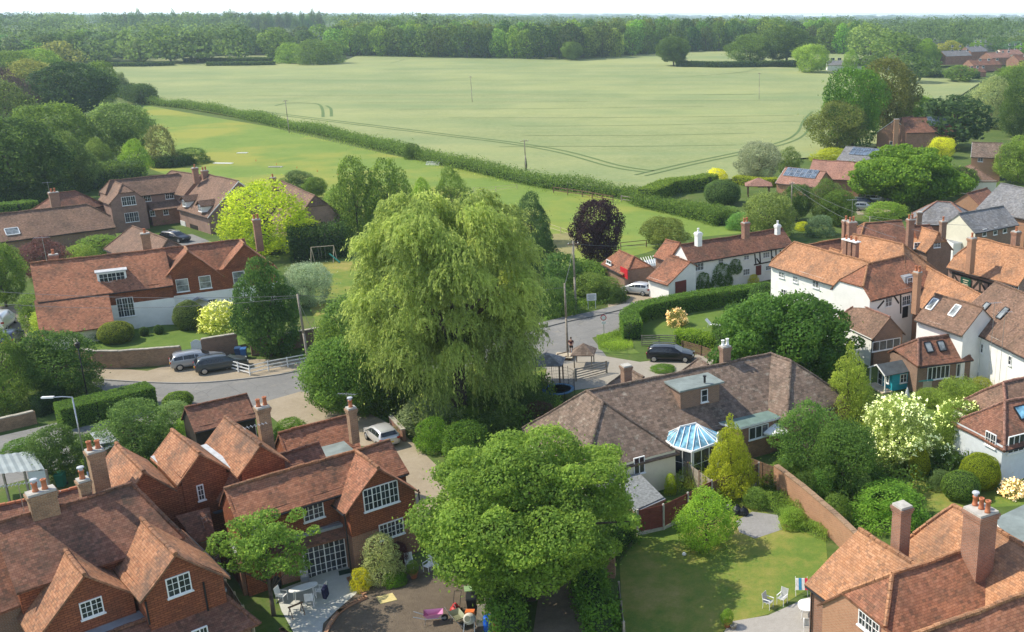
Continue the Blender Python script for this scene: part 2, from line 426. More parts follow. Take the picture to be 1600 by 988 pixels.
def archetype(key, prof, z0, n, rc, leaves, l, wd, seed, jit=.65, inner=.25, irr=.13, flat=.85, tr=.022, bark=BARK, shell=.16, droop=0.):
    rng = np.random.default_rng(seed); pf = PROF[prof]
    cl = crown_clumps(pf, z0, 1., n, rc, rng, inner, irr, flat)
    P, N, lv = clump_leaves(cl, leaves, rng, jit, shell); T, B = frame(N, rng, droop)
    sz = .8+.7*rng.random(len(P))
    me = quads_mesh(key, P, T, B, l*sz, wd*sz, lv, LEAF)
    ARC[key] = (me, trunk_mesh(key+'_trunk', z0, 1., pf, rng, tr, bark))
archetype('round_a', 'round', .16, 60, .125, 46000, .0125, .0080, 1)
archetype('round_b', 'round', .10, 46, .15, 46000, .0125, .0080, 2, irr=.16)
archetype('broad_a', 'broad', .18, 64, .125, 46000, .0120, .0080, 3, flat=.65, irr=.14)
archetype('broad_b', 'broad', .14, 48, .14, 46000, .0125, .0080, 4, flat=.7, irr=.18)
archetype('egg_a', 'egg', .06, 70, .115, 46000, .0115, .0070, 5)
archetype('egg_b', 'egg', .10, 38, .15, 30000, .0125, .0078, 6, irr=.2)
archetype('sparse', 'broad', .28, 26, .12, 15000, .014, .0070, 7, irr=.22, shell=.4, jit=.9, inner=.35, bark=BARKP, tr=.018)
archetype('cone_a', 'cone', .03, 90, .09, 32000, .0115, .0050, 8, inner=.15, irr=.08)
archetype('bush_a', 'bush', .0, 46, .17, 22000, .017, .0105, 9, irr=.08)
archetype('bush_b', 'bush', .0, 30, .2, 18000, .019, .010, 10, irr=.16, jit=.8)
archetype('bush_c', 'bush', .0, 60, .13, 22000, .015, .009, 12, irr=.12)
archetype('poplar', 'column', .08, 60, .14, 26000, .014, .0085, 13, irr=.2)
# lighter ones for far away
archetype('far_a', 'round', .10, 26, .19, 3600, .032, .023, 21, irr=.1, jit=.45, flat=.75)
archetype('far_b', 'broad', .08, 30, .18, 3600, .032, .023, 22, irr=.14, jit=.45, flat=.7)
archetype('far_c', 'egg', .06, 24, .19, 3400, .032, .023, 23, irr=.12, jit=.45)
archetype('far_open', 'broad', .22, 24, .17, 3800, .030, .021, 25, irr=.16, jit=.45, flat=.65, tr=.03)
archetype('far_fir', 'cone', .08, 40, .10, 2200, .03, .014, 24, irr=.05, jit=.5)
def col3(c): return (c[0]*1.58, c[1]*1.62, c[2]*1.15, 1.)
BASEZ = 0.
def tree(px, yb, yt, wpx, kind, col, label, name='broadleaf_tree', group=None, rz=None, tcol=None):
    P = G(px, yb); h = zat(P.y, yt)-P.z; wd = wpx/ppm((P.x, P.y, P.z+h*.6))
    return tree_at(P, h, wd, kind, col, label, name, group, rz)
def tree_at(P, h, wd, kind, col, label, name='broadleaf_tree', group=None, rz=None):
    t = thing(name, P, label, 'tree', group)
    cm, tm = ARC[kind]; a = random.random()*6.28 if rz is None else rz
    for nm, me in (('crown', cm), ('trunk', tm)):
        o = bpy.data.objects.new(nm, me); COL.objects.link(o); o.parent = t; o.scale = (wd, wd, h); o.rotation_euler = (0, 0, a); o.color = col3(col)
    return t
def bush(px, yb, yt, wpx, kind, col, label, name='garden_shrub', cat='shrub', group=None, dep=None):
    P = G(px, yb, BASEZ); h = zat(P.y, yt)-P.z; wd = wpx/ppm((P.x, P.y, P.z+h*.5))
    P = P+V(0, (dep or wd)*.42, 0)                      # the pixel is the front edge; the centre stands further in
    h = max(.3, zat(P.y, yt)-P.z)
    o = bpy.data.objects.new(name, ARC[kind][0]); COL.objects.link(o); o.location = P; o.scale = (wd, dep or wd, h*1.02)
    o.rotation_euler = (0, 0, random.random()*6.28 if not dep else 0); o.color = col3(col)
    return tag(o, label, cat, group)
def flowers_on(o, n, col, size=.07, up=.3, name='blossom'):
    """petal clusters near the outside of a shrub or crown"""
    me0 = o.data if o.type == 'MESH' else [c for c in o.children if c.name.startswith('crown')][0].data
    src = o if o.type == 'MESH' else [c for c in o.children if c.name.startswith('crown')][0]
    rng = np.random.default_rng(len(o.name)*7+n); nv = len(me0.vertices)
    co = np.empty(nv*3, np.float32); me0.vertices.foreach_get('co', co); co = co.reshape(-1, 3)
    R = np.hypot(co[:, 0], co[:, 1]); sc = np.array(src.scale)
    sel = np.where((R > .32) | (co[:, 2] > .75))[0]; pick = rng.choice(sel, n)
    P = co[pick]*1.03; k = 5
    P = np.repeat(P, k, 0)*sc+rng.normal(size=(n*k, 3))*size*.9
    N = norm(rng.normal(size=(n*k, 3))+np.array([0, 0, .8])); T, B = frame(N, rng)
    me = quads_mesh(name, P/sc, T, B, 1, 1, .5+.5*rng.random(n*k), PETAL)
    # rebuild the petals at their true size in the scaled frame
    v = np.stack([P-T*size, P+B*size*.8, P+T*size, P-B*size*.8], 1).reshape(-1, 3)/sc
    me.vertices.foreach_set('co', v.astype(np.float32).ravel())
    f = bpy.data.objects.new(name, me); COL.objects.link(f); f.color = col3(col)
    if o.type == 'MESH': f.parent = o
    else: f.parent = o; f.scale = src.scale; f.rotation_euler = src.rotation_euler
    return f
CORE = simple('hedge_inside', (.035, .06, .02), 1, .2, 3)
def ball(px, yb, yt, wpx, col, label, name='topiary_shrub', cat='topiary', group=None, leaf=.035, egg=0., dens=1.):
    P = G(px, yb, BASEZ); h = zat(P.y, yt)-P.z; wd = wpx/ppm((P.x, P.y, P.z+h*.5)); P = P+V(0, wd*.35, 0); h = zat(P.y, yt)-P.z
    rng = np.random.default_rng(int(px*3+yb)); r = wd/2; rz = h*.55
    n = int(4*PI*r*rz/(leaf*leaf*1.3)*1.5*dens); n = min(n, 26000)
    u = norm(rng.normal(size=(n, 3))); k = 1-np.abs(rng.normal(size=n))*.035
    tt = u[:, 2]*.5+.5
    sx = r*k*(1-egg*(tt**1.5)); lump = 1+.035*np.sin(u[:, 0]*7+px)*np.sin(u[:, 2]*6+yb)+.03*np.sin(u[:, 1]*11)
    Q = np.stack([u[:, 0]*sx*lump, u[:, 1]*sx*lump, h-rz+u[:, 2]*rz*k*lump], 1)
    N = norm(u+rng.normal(size=(n, 3))*.5); T, B = frame(N, rng)
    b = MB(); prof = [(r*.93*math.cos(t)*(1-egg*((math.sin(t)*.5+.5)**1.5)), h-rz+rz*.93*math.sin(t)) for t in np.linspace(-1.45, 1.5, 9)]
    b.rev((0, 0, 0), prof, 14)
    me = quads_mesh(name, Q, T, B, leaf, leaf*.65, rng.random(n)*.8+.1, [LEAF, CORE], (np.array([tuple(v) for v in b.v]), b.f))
    o = bpy.data.objects.new(name, me); COL.objects.link(o); o.location = P; o.color = col3(col)
    return tag(o, label, cat, group)
def path_pts(pxs, z=0.):
    return [G(*p, z) if not isinstance(p, Vector) else p for p in pxs]
def hedge(pts, wd, h, col, label, name='clipped_hedge', leaf=.05, rough=.05, dens=1., cat='hedge', cap=60000, lump=0.):
    """leaf-covered box along a path, with a solid dark inside; lump > 0 makes it an unclipped hedgerow"""
    rng = np.random.default_rng(len(pts)*13+int(abs(pts[0].x)*10)); p0 = pts[0].copy()
    b = MB(); segs = [(pts[i], pts[i+1]) for i in range(len(pts)-1)]; tot = sum((q-p).length for p, q in segs)
    n = min(cap, int(tot*(2*h+wd)/(leaf*leaf*1.2)*1.25*dens))
    PP, NN = [], []
    for p, q in segs:
        L_ = (q-p).length; d = (q-p).normalized(); s = V(-d.y, d.x, 0).normalized()
        m = max(4, int(n*L_/tot)); a = rng.random(m)*L_; e = rng.random(m)*(2*h+wd)
        off = np.where(e < h, -wd/2, np.where(e < h+wd, e-h-wd/2, wd/2)); zz = np.where(e < h, e, np.where(e < h+wd, h, 2*h+wd-e))
        nx = np.where(e < h, -1., np.where(e < h+wd, 0., 1.)); nzv = np.where((e >= h) & (e < h+wd), 1., 0.15)
        X = p.x+d.x*a; Y = p.y+d.y*a; Z = p.z+(q.z-p.z)*a/L_
        if lump:
            f = 1+lump*(np.sin(X*.55+Y*.31)*.5+np.sin(X*1.3-Y*.9)*.35+np.sin(X*.17+1)*.4)
            rr = np.abs(off)/(wd/2); zz = zz*f*(1-.25*(rr**3)*(nzv > .5)); off = off*(.75+.25*f)*np.where(nzv < .5, 1-.35*(zz/(h*1.2))**2, 1)
        ra = rough*(1+2*lump)
        PP.append(np.stack([X+s.x*off, Y+s.y*off, Z+zz], 1)+rng.normal(size=(m, 3))*ra)
        NN.append(np.stack([s.x*nx, s.y*nx, nzv], 1))
        k = .88 if not lump else .55
        c = [p-s*wd/2*k, q-s*wd/2*k, q+s*wd/2*k, p+s*wd/2*k]
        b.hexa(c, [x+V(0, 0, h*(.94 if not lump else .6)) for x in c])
    P = np.concatenate(PP)-np.array(p0); N = np.concatenate(NN)
    for e_, sg in ((pts[0], -1), (pts[-1], 1)):
        d = (pts[1]-pts[0] if sg < 0 else pts[-1]-pts[-2]).normalized()*sg; s = V(-d.y, d.x, 0); m = int(h*wd/(leaf*leaf*1.2)*1.3)
        if m < 4000:
            o_ = (rng.random(m)-.5)*wd; z_ = rng.random(m)*h; e0 = e_-p0
            P = np.concatenate([P, np.stack([e0.x+s.x*o_, e0.y+s.y*o_, e0.z+z_], 1)+rng.normal(size=(m, 3))*rough]); N = np.concatenate([N, np.tile([d.x, d.y, .1], (m, 1))])
    n = len(P); N = norm(N+rng.normal(size=(n, 3))*(.5 if not lump else .8)); T, B = frame(N, rng)
    low = np.array([noise.noise((x[0]*.4, x[1]*.4, x[2]*.8)) for x in P[::40]]).repeat(40)[:n]
    lv = np.clip(.45+low*.35+(rng.random(n)-.5)*.5, 0, 1)
    sz = leaf*(.7+.6*rng.random(n))
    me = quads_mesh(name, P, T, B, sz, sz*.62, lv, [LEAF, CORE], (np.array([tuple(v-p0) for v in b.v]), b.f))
    o = bpy.data.objects.new(name, me); COL.objects.link(o); o.location = p0; o.color = col3(col)
    return tag(o, label, cat)
def inpoly(x, y, poly):
    r = np.zeros(len(x), bool); j = len(poly)-1
    for i in range(len(poly)):
        xi, yi = poly[i][0], poly[i][1]; xj, yj = poly[j][0], poly[j][1]
        c = ((yi > y) != (yj > y)) & (x < (xj-xi)*(y-yi)/(yj-yi+1e-12)+xi); r ^= c; j = i
    return r
def cover(pxs, n, h, leaf, col, label, name='undergrowth', cat='undergrowth', upright=.5, asp=.35, lump=.5, z=0.):
    """a mat of leaves or long grass nobody could count, inside a ground outline"""
    w_ = [G(*p) for p in pxs]; rng = np.random.default_rng(n+int(pxs[0][0])); xs = [p.x for p in w_]; ys = [p.y for p in w_]
    X = rng.uniform(min(xs), max(xs), n*3); Y = rng.uniform(min(ys), max(ys), n*3)
    k = inpoly(X, Y, [(p.x, p.y) for p in w_]); X = X[k][:n]; Y = Y[k][:n]; n = len(X)
    f = 1+lump*(np.sin(X*.9+Y*.7)+np.sin(X*2.3-Y*1.7)*.7+np.sin(X*.4-Y*1.1)); f = np.clip(f, .25, 2.2)
    Z = np.array([terr(x, y) for x, y in zip(X, Y)])+rng.random(n)**.7*h*f+z
    P = np.stack([X, Y, Z], 1); c = P.mean(0); c[2] = terr(c[0], c[1]); P = P-c
    N = norm(rng.normal(size=(n, 3))+np.array([0, 0, 1-upright])); T = norm(rng.normal(size=(n, 3))*(1-upright*.7)+np.array([0, 0, upright*1.6])); B = np.cross(N, T); B = norm(B)
    sz = leaf*(.6+.8*rng.random(n)); lv = np.clip(.5+.25*np.sin(X*.8+3)*np.sin(Y*.9)+(rng.random(n)-.5)*.6, 0, 1)
    me = quads_mesh(name, P, T, B, sz, sz*asp, lv, LEAF); o = bpy.data.objects.new(name, me); COL.objects.link(o); o.location = tuple(c); o.color = col3(col)
    tag(o, label, cat); return stuff(o)
# ---------------- terrain, fields, roads ----------------
def grid_mesh(name, xs, ys, zf, mat):
    v = [(x, y, zf(x, y)) for y in ys for x in xs]; n = len(xs)
    f = [(j*n+i, j*n+i+1, (j+1)*n+i+1, (j+1)*n+i) for j in range(len(ys)-1) for i in range(n-1)]
    me = bpy.data.meshes.new(name); me.from_pydata(v, [], f); me.materials.append(mat); me.polygons.foreach_set('use_smooth', [True]*len(f))
    o = bpy.data.objects.new(name, me); COL.objects.link(o); return struct(o)
GRASSR = ground('rough_grass', [(.30, (.05, .085, .02)), (.5, (.085, .13, .03)), (.62, (.13, .14, .05)), (.75, (.15, .12, .065))], .12, 1.2, k=.5)
LAWN = ground('lawn', [(.36, (.085, .15, .025)), (.47, (.13, .19, .035)), (.55, (.21, .22, .05)), (.66, (.32, .26, .09))], .13, 1.1, .25, .03, k=.35)
LAWNG = ground('lawn_green', [(.34, (.075, .135, .025)), (.55, (.115, .175, .035)), (.72, (.18, .20, .06))], .25, 1.5, .25, .03)
def paddock_extra(N, L, P, c):
    n2 = nz(N, L, P, .035, 4, .6)
    return mix(N, L, ramp(N, L, n2, [(.46, (0, 0, 0)), (.60, (.75, .75, .75))]), c, (.29, .28, .055))
PADD = ground('paddock_grass', [(.32, (.115, .185, .034)), (.5, (.16, .232, .045)), (.66, (.205, .255, .06))], .09, .8, .3, .06, k=.5, extra=paddock_extra)
def crop_extra(N, L, P, c):
    mp = N.new('ShaderNodeMapping'); mp.inputs['Scale'].default_value = (.006, .05, 1); mp.inputs['Rotation'].default_value = (0, 0, .06); L.new(P, mp.inputs[0])
    b = nz(N, L, mp.outputs[0], 1.0, 6, .7)
    c = mix(N, L, ramp(N, L, b, [(.40, (0, 0, 0)), (.62, (.55,)*3)]), c, (.165, .235, .10))
    b2 = nz(N, L, P, .011, 4, .6)
    return mix(N, L, ramp(N, L, b2, [(.45, (0, 0, 0)), (.65, (.5,)*3)]), c, (.36, .37, .15))
CROP = ground('barley', [(.34, (.185, .225, .09)), (.5, (.245, .275, .117)), (.66, (.31, .32, .15))], .05, .8, .5, .1, k=.6, extra=crop_extra)
TRAM = ground('tramline', [(.3, (.095, .15, .055)), (.7, (.14, .20, .07))], .2, 2)
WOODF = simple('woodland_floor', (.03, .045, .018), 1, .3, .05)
xs = sorted(set(list(range(-12000, -1500, 750))+list(range(-1500, -300, 60))+list(range(-300, 301, 20))+list(range(360, 1500, 60))+list(range(1500, 12001, 750))))
ys = sorted(set(list(range(-60, 250, 20))+list(range(252, 1000, 12))+list(range(1000, 3000, 150))+list(range(3000, 9700, 300))))
GO = grid_mesh('ground', xs, ys, lambda x, y: terr(x, y), GRASSR)
def drape(name, pxs, dz, mat, res=12., world=False):
    """an area on the ground that follows the terrain"""
    w_ = pxs if world else [G(*p) for p in pxs]
    poly = [(p[0], p[1]) for p in w_]; x0, x1 = min(p[0] for p in poly), max(p[0] for p in poly); y0, y1 = min(p[1] for p in poly), max(p[1] for p in poly)
    import bmesh
    bm = bmesh.new(); vs = [bm.verts.new((x, y, 0)) for x, y in poly]; f = bm.faces.new(vs)
    if y1 > 262:
        y = math.floor(max(y0, 255)/res)*res
        while y < y1:
            g = bm.verts[:]+bm.edges[:]+bm.faces[:]; bmesh.ops.bisect_plane(bm, geom=g, plane_co=(0, y, 0), plane_no=(0, 1, 0)); y += res if y < 1000 else 150
    if x1-x0 > 400 and y1 > 3000: pass
    bmesh.ops.triangulate(bm, faces=bm.faces[:])
    for v in bm.verts: v.co.z = terr(v.co.x, v.co.y)+dz
    me = bpy.data.meshes.new(name); bm.to_mesh(me); bm.free()
    # face up
    me.update()
    if me.polygons and sum(p.normal.z*p.area for p in me.polygons) < 0: me.flip_normals()
    me.materials.append(mat); o = bpy.data.objects.new(name, me); COL.objects.link(o); return struct(o)
def ribbon(name, pts, wd, dz, mat, kerb=0, world=False):
    w_ = pts if world else [G(*p) for p in pts]; v = []; f = []
    for i, p in enumerate(w_):
        a = w_[max(0, i-1)]; c = w_[min(len(w_)-1, i+1)]; d = (c-a); d.z = 0; d.normalize(); s = V(-d.y, d.x, 0)
        for k in (-1, 1):
            q = p+s*wd/2*k; v.append((q.x, q.y, terr(q.x, q.y)+dz))
            if kerb: v.append((q.x, q.y, terr(q.x, q.y)))
    n = 4 if kerb else 2
    for i in range(len(w_)-1):
        a = i*n; b = a+n
        if kerb: f += [(a, a+2, b+2, b), (a+1, a, b, b+1), (a+2, a+3, b+3, b+2)]
        else: f.append((a, a+1, b+1, b))
    me = bpy.data.meshes.new(name); me.from_pydata(v, [], f); me.update()
    if sum(p.normal.z*p.area for p in me.polygons) < 0: me.flip_normals()
    me.materials.append(mat); o = bpy.data.objects.new(name, me); COL.objects.link(o); return struct(o)
def smooth_path(pts, k=6):
    w_ = [G(*p) if not isinstance(p, Vector) else p for p in pts]; out = []
    for i in range(len(w_)-1):
        p0, p1, p2, p3 = w_[max(0, i-1)], w_[i], w_[i+1], w_[min(len(w_)-1, i+2)]
        for j in range(k):
            t = j/k; out.append(.5*((2*p1)+(p2-p0)*t+(2*p0-5*p1+4*p2-p3)*t*t+(3*p1-p0-3*p2+p3)*t**3))
    out.append(w_[-1]); return out
# barley field
field_px = [(195, 150), (265, 166), (420, 193), (600, 235), (700, 256), (800, 276), (900, 296), (1000, 306), (1110, 296), (1170, 272), (1240, 250), (1330, 245), (1420, 215), (1470, 170), (1535, 128), (1500, 119), (1420, 116), (1300, 112), (1235, 107), (1062, 100), (1030, 84), (900, 91), (740, 90), (560, 87), (530, 100), (425, 99), (270, 101), (165, 104), (180, 125)]
drape('barley_field', field_px, .35, CROP, 12)
for i, p in enumerate([
   [(385, 174), (470, 185), (560, 196), (640, 206), (720, 216), (800, 226), (880, 240), (960, 262), (1015, 271)],
   [(1000, 277), (1080, 258), (1160, 241), (1225, 225), (1252, 210), (1262, 190), (1275, 176)],
   [(430, 167), (450, 163), (480, 163), (498, 165), (504, 173), (505, 185)],
   [(510, 167), (517, 172), (518, 184)],
   [(780, 232), (900, 231), (1000, 231), (1150, 229)],
   [(800, 199), (900, 199), (1050, 197), (1200, 193), (1250, 192)],
   [(300, 150), (450, 151), (680, 151), (800, 150), (1000, 150), (1250, 148)],
   [(620, 173), (760, 172), (900, 171), (1100, 168)],
   [(430, 126), (600, 128), (800, 127), (1000, 125), (1130, 117), (1190, 111)],
   [(1100, 150), (1180, 149)], [(610, 100), (622, 97), (632, 94)], [(1120, 118), (1165, 113), (1182, 108)],
   [(1440, 147), (1420, 165), (1395, 172)], [(560, 162), (800, 161), (1100, 159), (1290, 158)], [(700, 186), (900, 186), (1120, 184), (1240, 182)], [(820, 214), (1000, 214), (1180, 210)], [(600, 110), (700, 108), (850, 107), (960, 106)]]):
    sp = smooth_path(p)
    if i in (0, 1): 
        for sg in (-1, 1):
            q = []
            for k, s_ in enumerate(sp):
                d = (sp[min(len(sp)-1, k+1)]-sp[max(0, k-1)]); d.z = 0; d.normalize(); q.append(s_+V(-d.y, d.x, 0)*sg*1.3)
            ribbon('tramline', q, .75, .41, TRAM, world=True)
    else: ribbon('tramline', sp, (.4 if i > 3 else 1.0), .41, TRAM, world=True)
# small far fields beyond the wood edge and hedges
drape('far_field', [(170, 97), (330, 96), (425, 94), (425, 88), (300, 86), (160, 90)], .3, CROP)
drape('far_field', [(1062, 97), (1245, 99), (1420, 96), (1420, 84), (1300, 80), (1200, 77), (1075, 79)], .3, CROP)
drape('paddock', [(225, 164), (262, 171), (420, 198), (600, 240), (800, 282), (1000, 318), (1060, 332), (1160, 352), (1165, 364), (1075, 372), (1010, 395), (940, 412), (860, 420), (700, 420), (520, 420), (480, 330), (330, 300), (230, 262), (205, 215)], .004, PADD)
SAND = ground('worn_ground', [(.3, (.20, .20, .07)), (.6, (.27, .24, .11)), (.8, (.33, .27, .15))], .2, 1.2)
drape('worn_ground', [(862, 366), (892, 364), (905, 380), (895, 398), (868, 396)], .008, SAND)
0 and drape('mown_patch', [(262, 190), (310, 192), (390, 205), (430, 212), (330, 222), (262, 228)], .008, ground('dull_grass', [(.3, (.13, .16, .055)), (.7, (.18, .20, .08))], .2, 1.5))
# tarmac, gravel, lawns
def tarm_extra(N, L, P, c):
    v = N.new('ShaderNodeTexVoronoi'); v.inputs['Scale'].default_value = .22; L.new(P, v.inputs['Vector']); v.feature = 'F1'
    c = mix(N, L, mth(N, L, 'MULTIPLY', ramp(N, L, v.outputs['Color'], [(.55, (0, 0, 0)), (.58, (1, 1, 1))]), .22), c, (.12, .12, .118))
    v2 = N.new('ShaderNodeTexVoronoi'); v2.feature = 'DISTANCE_TO_EDGE'; v2.inputs['Scale'].default_value = .35; L.new(mix(N, L, .12, P, N.new('ShaderNodeTexNoise').outputs[1], 'ADD'), v2.inputs['Vector'])
    c = mix(N, L, ramp(N, L, v2.outputs[0], [(.0, (.5, .5, .5)), (.012, (0, 0, 0))]), c, (.07, .07, .065))
    return mix(N, L, ramp(N, L, nz(N, L, P, .9, 5, .7), [(.55, (0, 0, 0)), (.75, (.5, .5, .5))]), c, (.34, .30, .24))
TARM = ground('tarmac', [(.3, (.16, .158, .15)), (.5, (.215, .21, .198)), (.7, (.27, .262, .245))], .35, 3.5, .3, .02, extra=tarm_extra)
GRAV = ground('gravel', [(.3, (.25, .205, .145)), (.5, (.32, .265, .19)), (.7, (.38, .32, .24))], .3, 3, .4, .03)
GRAVG = ground('grey_gravel', [(.3, (.22, .21, .20)), (.6, (.30, .29, .28)), (.8, (.36, .35, .33))], .5, 4, .4, .03)
PAVE = ground('paving', [(.3, (.30, .28, .25)), (.6, (.38, .355, .32)), (.8, (.46, .43, .38))], .6, 3, .2, .02)
SOIL = ground('bare_soil', [(.3, (.115, .09, .065)), (.5, (.17, .135, .10)), (.68, (.225, .18, .13)), (.78, (.30, .20, .11))], .35, 2.0, .8, .12)
drape('road', [(-40, 690), (60, 668), (150, 645), (178, 632), (165, 612), (140, 598), (122, 585), (300, 597), (420, 588), (520, 572), (640, 552), (780, 530), (850, 512), (980, 480), (1060, 457), (1110, 455), (1000, 487), (985, 500), (975, 515), (925, 528), (950, 560), (985, 578), (900, 590), (800, 560), (640, 585), (520, 612), (400, 650), (300, 655), (180, 700), (60, 745), (-40, 770)], .010, TARM)
drape('lane', [(905, 548), (940, 556), (1000, 566), (1100, 553), (1140, 566), (1100, 600), (980, 600), (880, 612), (850, 600), (855, 575), (900, 566)], .014, ground('pale_drive', [(.3, (.27, .24, .195)), (.6, (.34, .31, .26)), (.8, (.40, .36, .31))], .4, 3))
ribbon('pavement', smooth_path([(845, 510), (885, 500), (930, 491), (975, 480), (1010, 474)]), 1.7, .12, TARM, kerb=1, world=True)
for nm_, pts_ in (('kerb', [(122, 589), (180, 595.5), (300, 599.5), (420, 588.5), (480, 577)]), ('kerb', [(60, 745), (180, 700), (300, 655), (392, 650.5)])): ribbon(nm_, smooth_path(pts_, 5), .14, .11, ground('kerb_stone', [(.3, (.25, .24, .22)), (.7, (.38, .36, .33))], .8, 5) if 'kerb_stone' not in MATS else MATS['kerb_stone'], kerb=1, world=True)
drape('gravel_forecourt', [(130, 560), (150, 573), (230, 580), (280, 566), (330, 560), (420, 562), (480, 560), (482, 574), (420, 588), (300, 599), (180, 595), (122, 588), (100, 560)], .016, GRAV)
drape('gravel_drive', [(400, 632), (470, 612), (520, 622), (560, 638), (620, 668), (690, 735), (720, 770), (700, 830), (640, 800), (600, 700), (470, 690)], .016, GRAV)
drape('lower_lane', [(846, 900), (912, 895), (935, 1010), (830, 1010)], .012, ground('dirt_lane', [(.3, (.17, .13, .10)), (.6, (.24, .19, .145)), (.8, (.30, .22, .15))], .5, 2, .5))
drape('lawn', [(968, 880), (1000, 835), (1100, 790), (1140, 775), (1290, 842), (1295, 900), (1200, 960), (1140, 975), (1110, 1010), (975, 1010)], .010, LAWN)
drape('gravel_bed', [(1150, 815), (1175, 800), (1215, 805), (1222, 828), (1180, 842), (1155, 832)], .016, GRAVG)
drape('patio', [(1140, 972), (1200, 962), (1260, 935), (1290, 925), (1330, 1010), (1120, 1010)], .018, PAVE)
drape('builders_yard', [(505, 960), (560, 915), (600, 890), (700, 880), (760, 890), (740, 920), (770, 1000), (500, 1010)], .014, SOIL)
drape('white_terrace', [(430, 925), (545, 880), (568, 918), (525, 955), (505, 975), (502, 1000), (465, 1000), (440, 955)], .018, ground('pale_concrete', [(.3, (.42, .42, .38)), (.6, (.52, .52, .48)), (.8, (.58, .57, .52))], .6, 3, .1))
drape('cottage_lawn', [(990, 500), (1040, 498), (1100, 486), (1165, 476), (1210, 480), (1160, 530), (1080, 535), (1000, 532)], .010, LAWNG)
drape('verge', [(932, 525), (985, 512), (990, 545), (1000, 552), (960, 556), (935, 546)], .016, LAWNG)
drape('cottage_drive', [(950, 470), (975, 456), (1020, 452), (1075, 462), (1050, 470), (990, 487), (950, 480)], .016, GRAV)
drape('willow_lawn', [(860, 575), (905, 590), (880, 620), (800, 660), (700, 690), (620, 660), (700, 620)], .008, LAWN)
drape('house_lawn', [(195, 535), (300, 512), (290, 530), (215, 545)], .012, LAWN)
drape('swing_lawn', [(490, 410), (560, 408), (600, 440), (560, 500), (500, 520), (480, 470)], .010, LAWN)
drape('side_lawn', [(1400, 760), (1470, 740), (1600, 720), (1600, 790), (1450, 800)], .010, LAWN)
drape('shed_lawn', [(1360, 640), (1430, 625), (1470, 640), (1440, 655), (1370, 655)], .010, LAWNG)
drape('car_park', [(1330, 312), (1400, 306), (1440, 312), (1400, 330), (1340, 336)], .012, GRAV)
drape('courtyard', [(235, 372), (300, 366), (345, 384), (320, 392), (240, 390)], .012, TARM)
drape('pub_yard', [(1430, 440), (1500, 420), (1530, 470), (1450, 480)], .012, TARM)
drape('side_path', [(-20, 480), (40, 478), (58, 560), (-20, 600)], .012, ground('dirt_path', [(.3, (.15, .13, .10)), (.7, (.22, .19, .15))], .5, 3))
# haze
hz = MB(); hz.hexa([(-11500, -50, -4), (11500, -50, -4), (11500, 9600, -4), (-11500, 9600, -4)], [(-11500, -50, 50), (11500, -50, 50), (11500, 9600, 50), (-11500, 9600, 50)])
hm = bpy.data.materials.new('haze'); hm.use_nodes = True; N_ = hm.node_tree.nodes; N_.remove(N_['Principled BSDF'])
pv = N_.new('ShaderNodeVolumePrincipled'); pv.inputs['Density'].default_value = .00015; pv.inputs['Color'].default_value = (.66, .82, 1, 1); pv.inputs['Anisotropy'].default_value = .2
hm.node_tree.links.new(pv.outputs[0], N_['Material Output'].inputs['Volume'])
ho = hz.build('haze', hm, None, (0, 0, 0)); tag(ho, 'pale blue summer haze over the distant woods', 'haze'); stuff(ho)
# ---------------- trees ----------------
MID, DARK, DEEP, LIGHT = (.085, .138, .033), (.055, .095, .027), (.038, .072, .024), (.15, .22, .045)
YELL, OLIVE, GREY, BLUE, PURP = (.235, .30, .03), (.15, .165, .05), (.25, .27, .20), (.085, .135, .08), (.045, .026, .032)
FRESH = (.12, .20, .035)
def jitcol(c, a=.2): return tuple(max(0, x*(1+random.uniform(-a, a))) for x in c)
def lerp_poly(pts, x):
    for (x0, y0), (x1, y1) in zip(pts[:-1], pts[1:]):
        if x0 <= x <= x1: return y0+(y1-y0)*(x-x0)/(x1-x0)
    return pts[0][1] if x < pts[0][0] else pts[-1][1]
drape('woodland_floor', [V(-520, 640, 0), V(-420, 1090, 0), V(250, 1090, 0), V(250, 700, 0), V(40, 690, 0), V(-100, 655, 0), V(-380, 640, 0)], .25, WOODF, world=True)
edge = [(525, 87), (600, 88), (740, 90.5), (900, 93), (980, 88), (1070, 80.5), (1200, 79), (1350, 86)]
for row in range(4):
    x = 528+row*5
    while x < 1350:
        b = G(x, lerp_poly(edge, x)+(.5 if row == 0 else 0)); P = V(b.x*(1+row*.016), b.y+row*11+random.uniform(-2, 2), 0); P.z = terr(P.x, P.y)
        h = random.uniform(17, 21.5)*(.94 if x < 600 else 1)+row*.5
        tree_at(P, h, random.uniform(12, 17), random.choice(['far_a', 'far_b', 'far_c']), jitcol(random.choice([DARK, DARK, MID, DARK, FRESH, DEEP] if row < 3 else [MID, FRESH])),
                'tall broadleaf tree in the dark wood along the far side of the barley field', 'woodland_tree', 'trees of the wood behind the barley field')
        x += random.uniform(20, 27)
edgeL = [(-60, 112), (60, 104), (130, 96), (200, 92), (300, 88), (400, 87), (520, 80)]
for row in range(3):
    x = -70+row*6
    while x < 520-row*30:
        b = G(x, lerp_poly(edgeL, x)); P = V(b.x*(1+row*.03), b.y+row*22+random.uniform(-4, 4), 0); P.z = terr(P.x, P.y)
        tree_at(P, random.uniform(13, 18), random.uniform(13, 18), random.choice(['far_a', 'far_b', 'far_c']), jitcol(random.choice([DARK, DEEP, BLUE, DARK, MID])),
                'rounded broadleaf tree in the wood at the far left', 'woodland_tree', 'trees of the wood at the far left')
        x += random.uniform(26, 38)
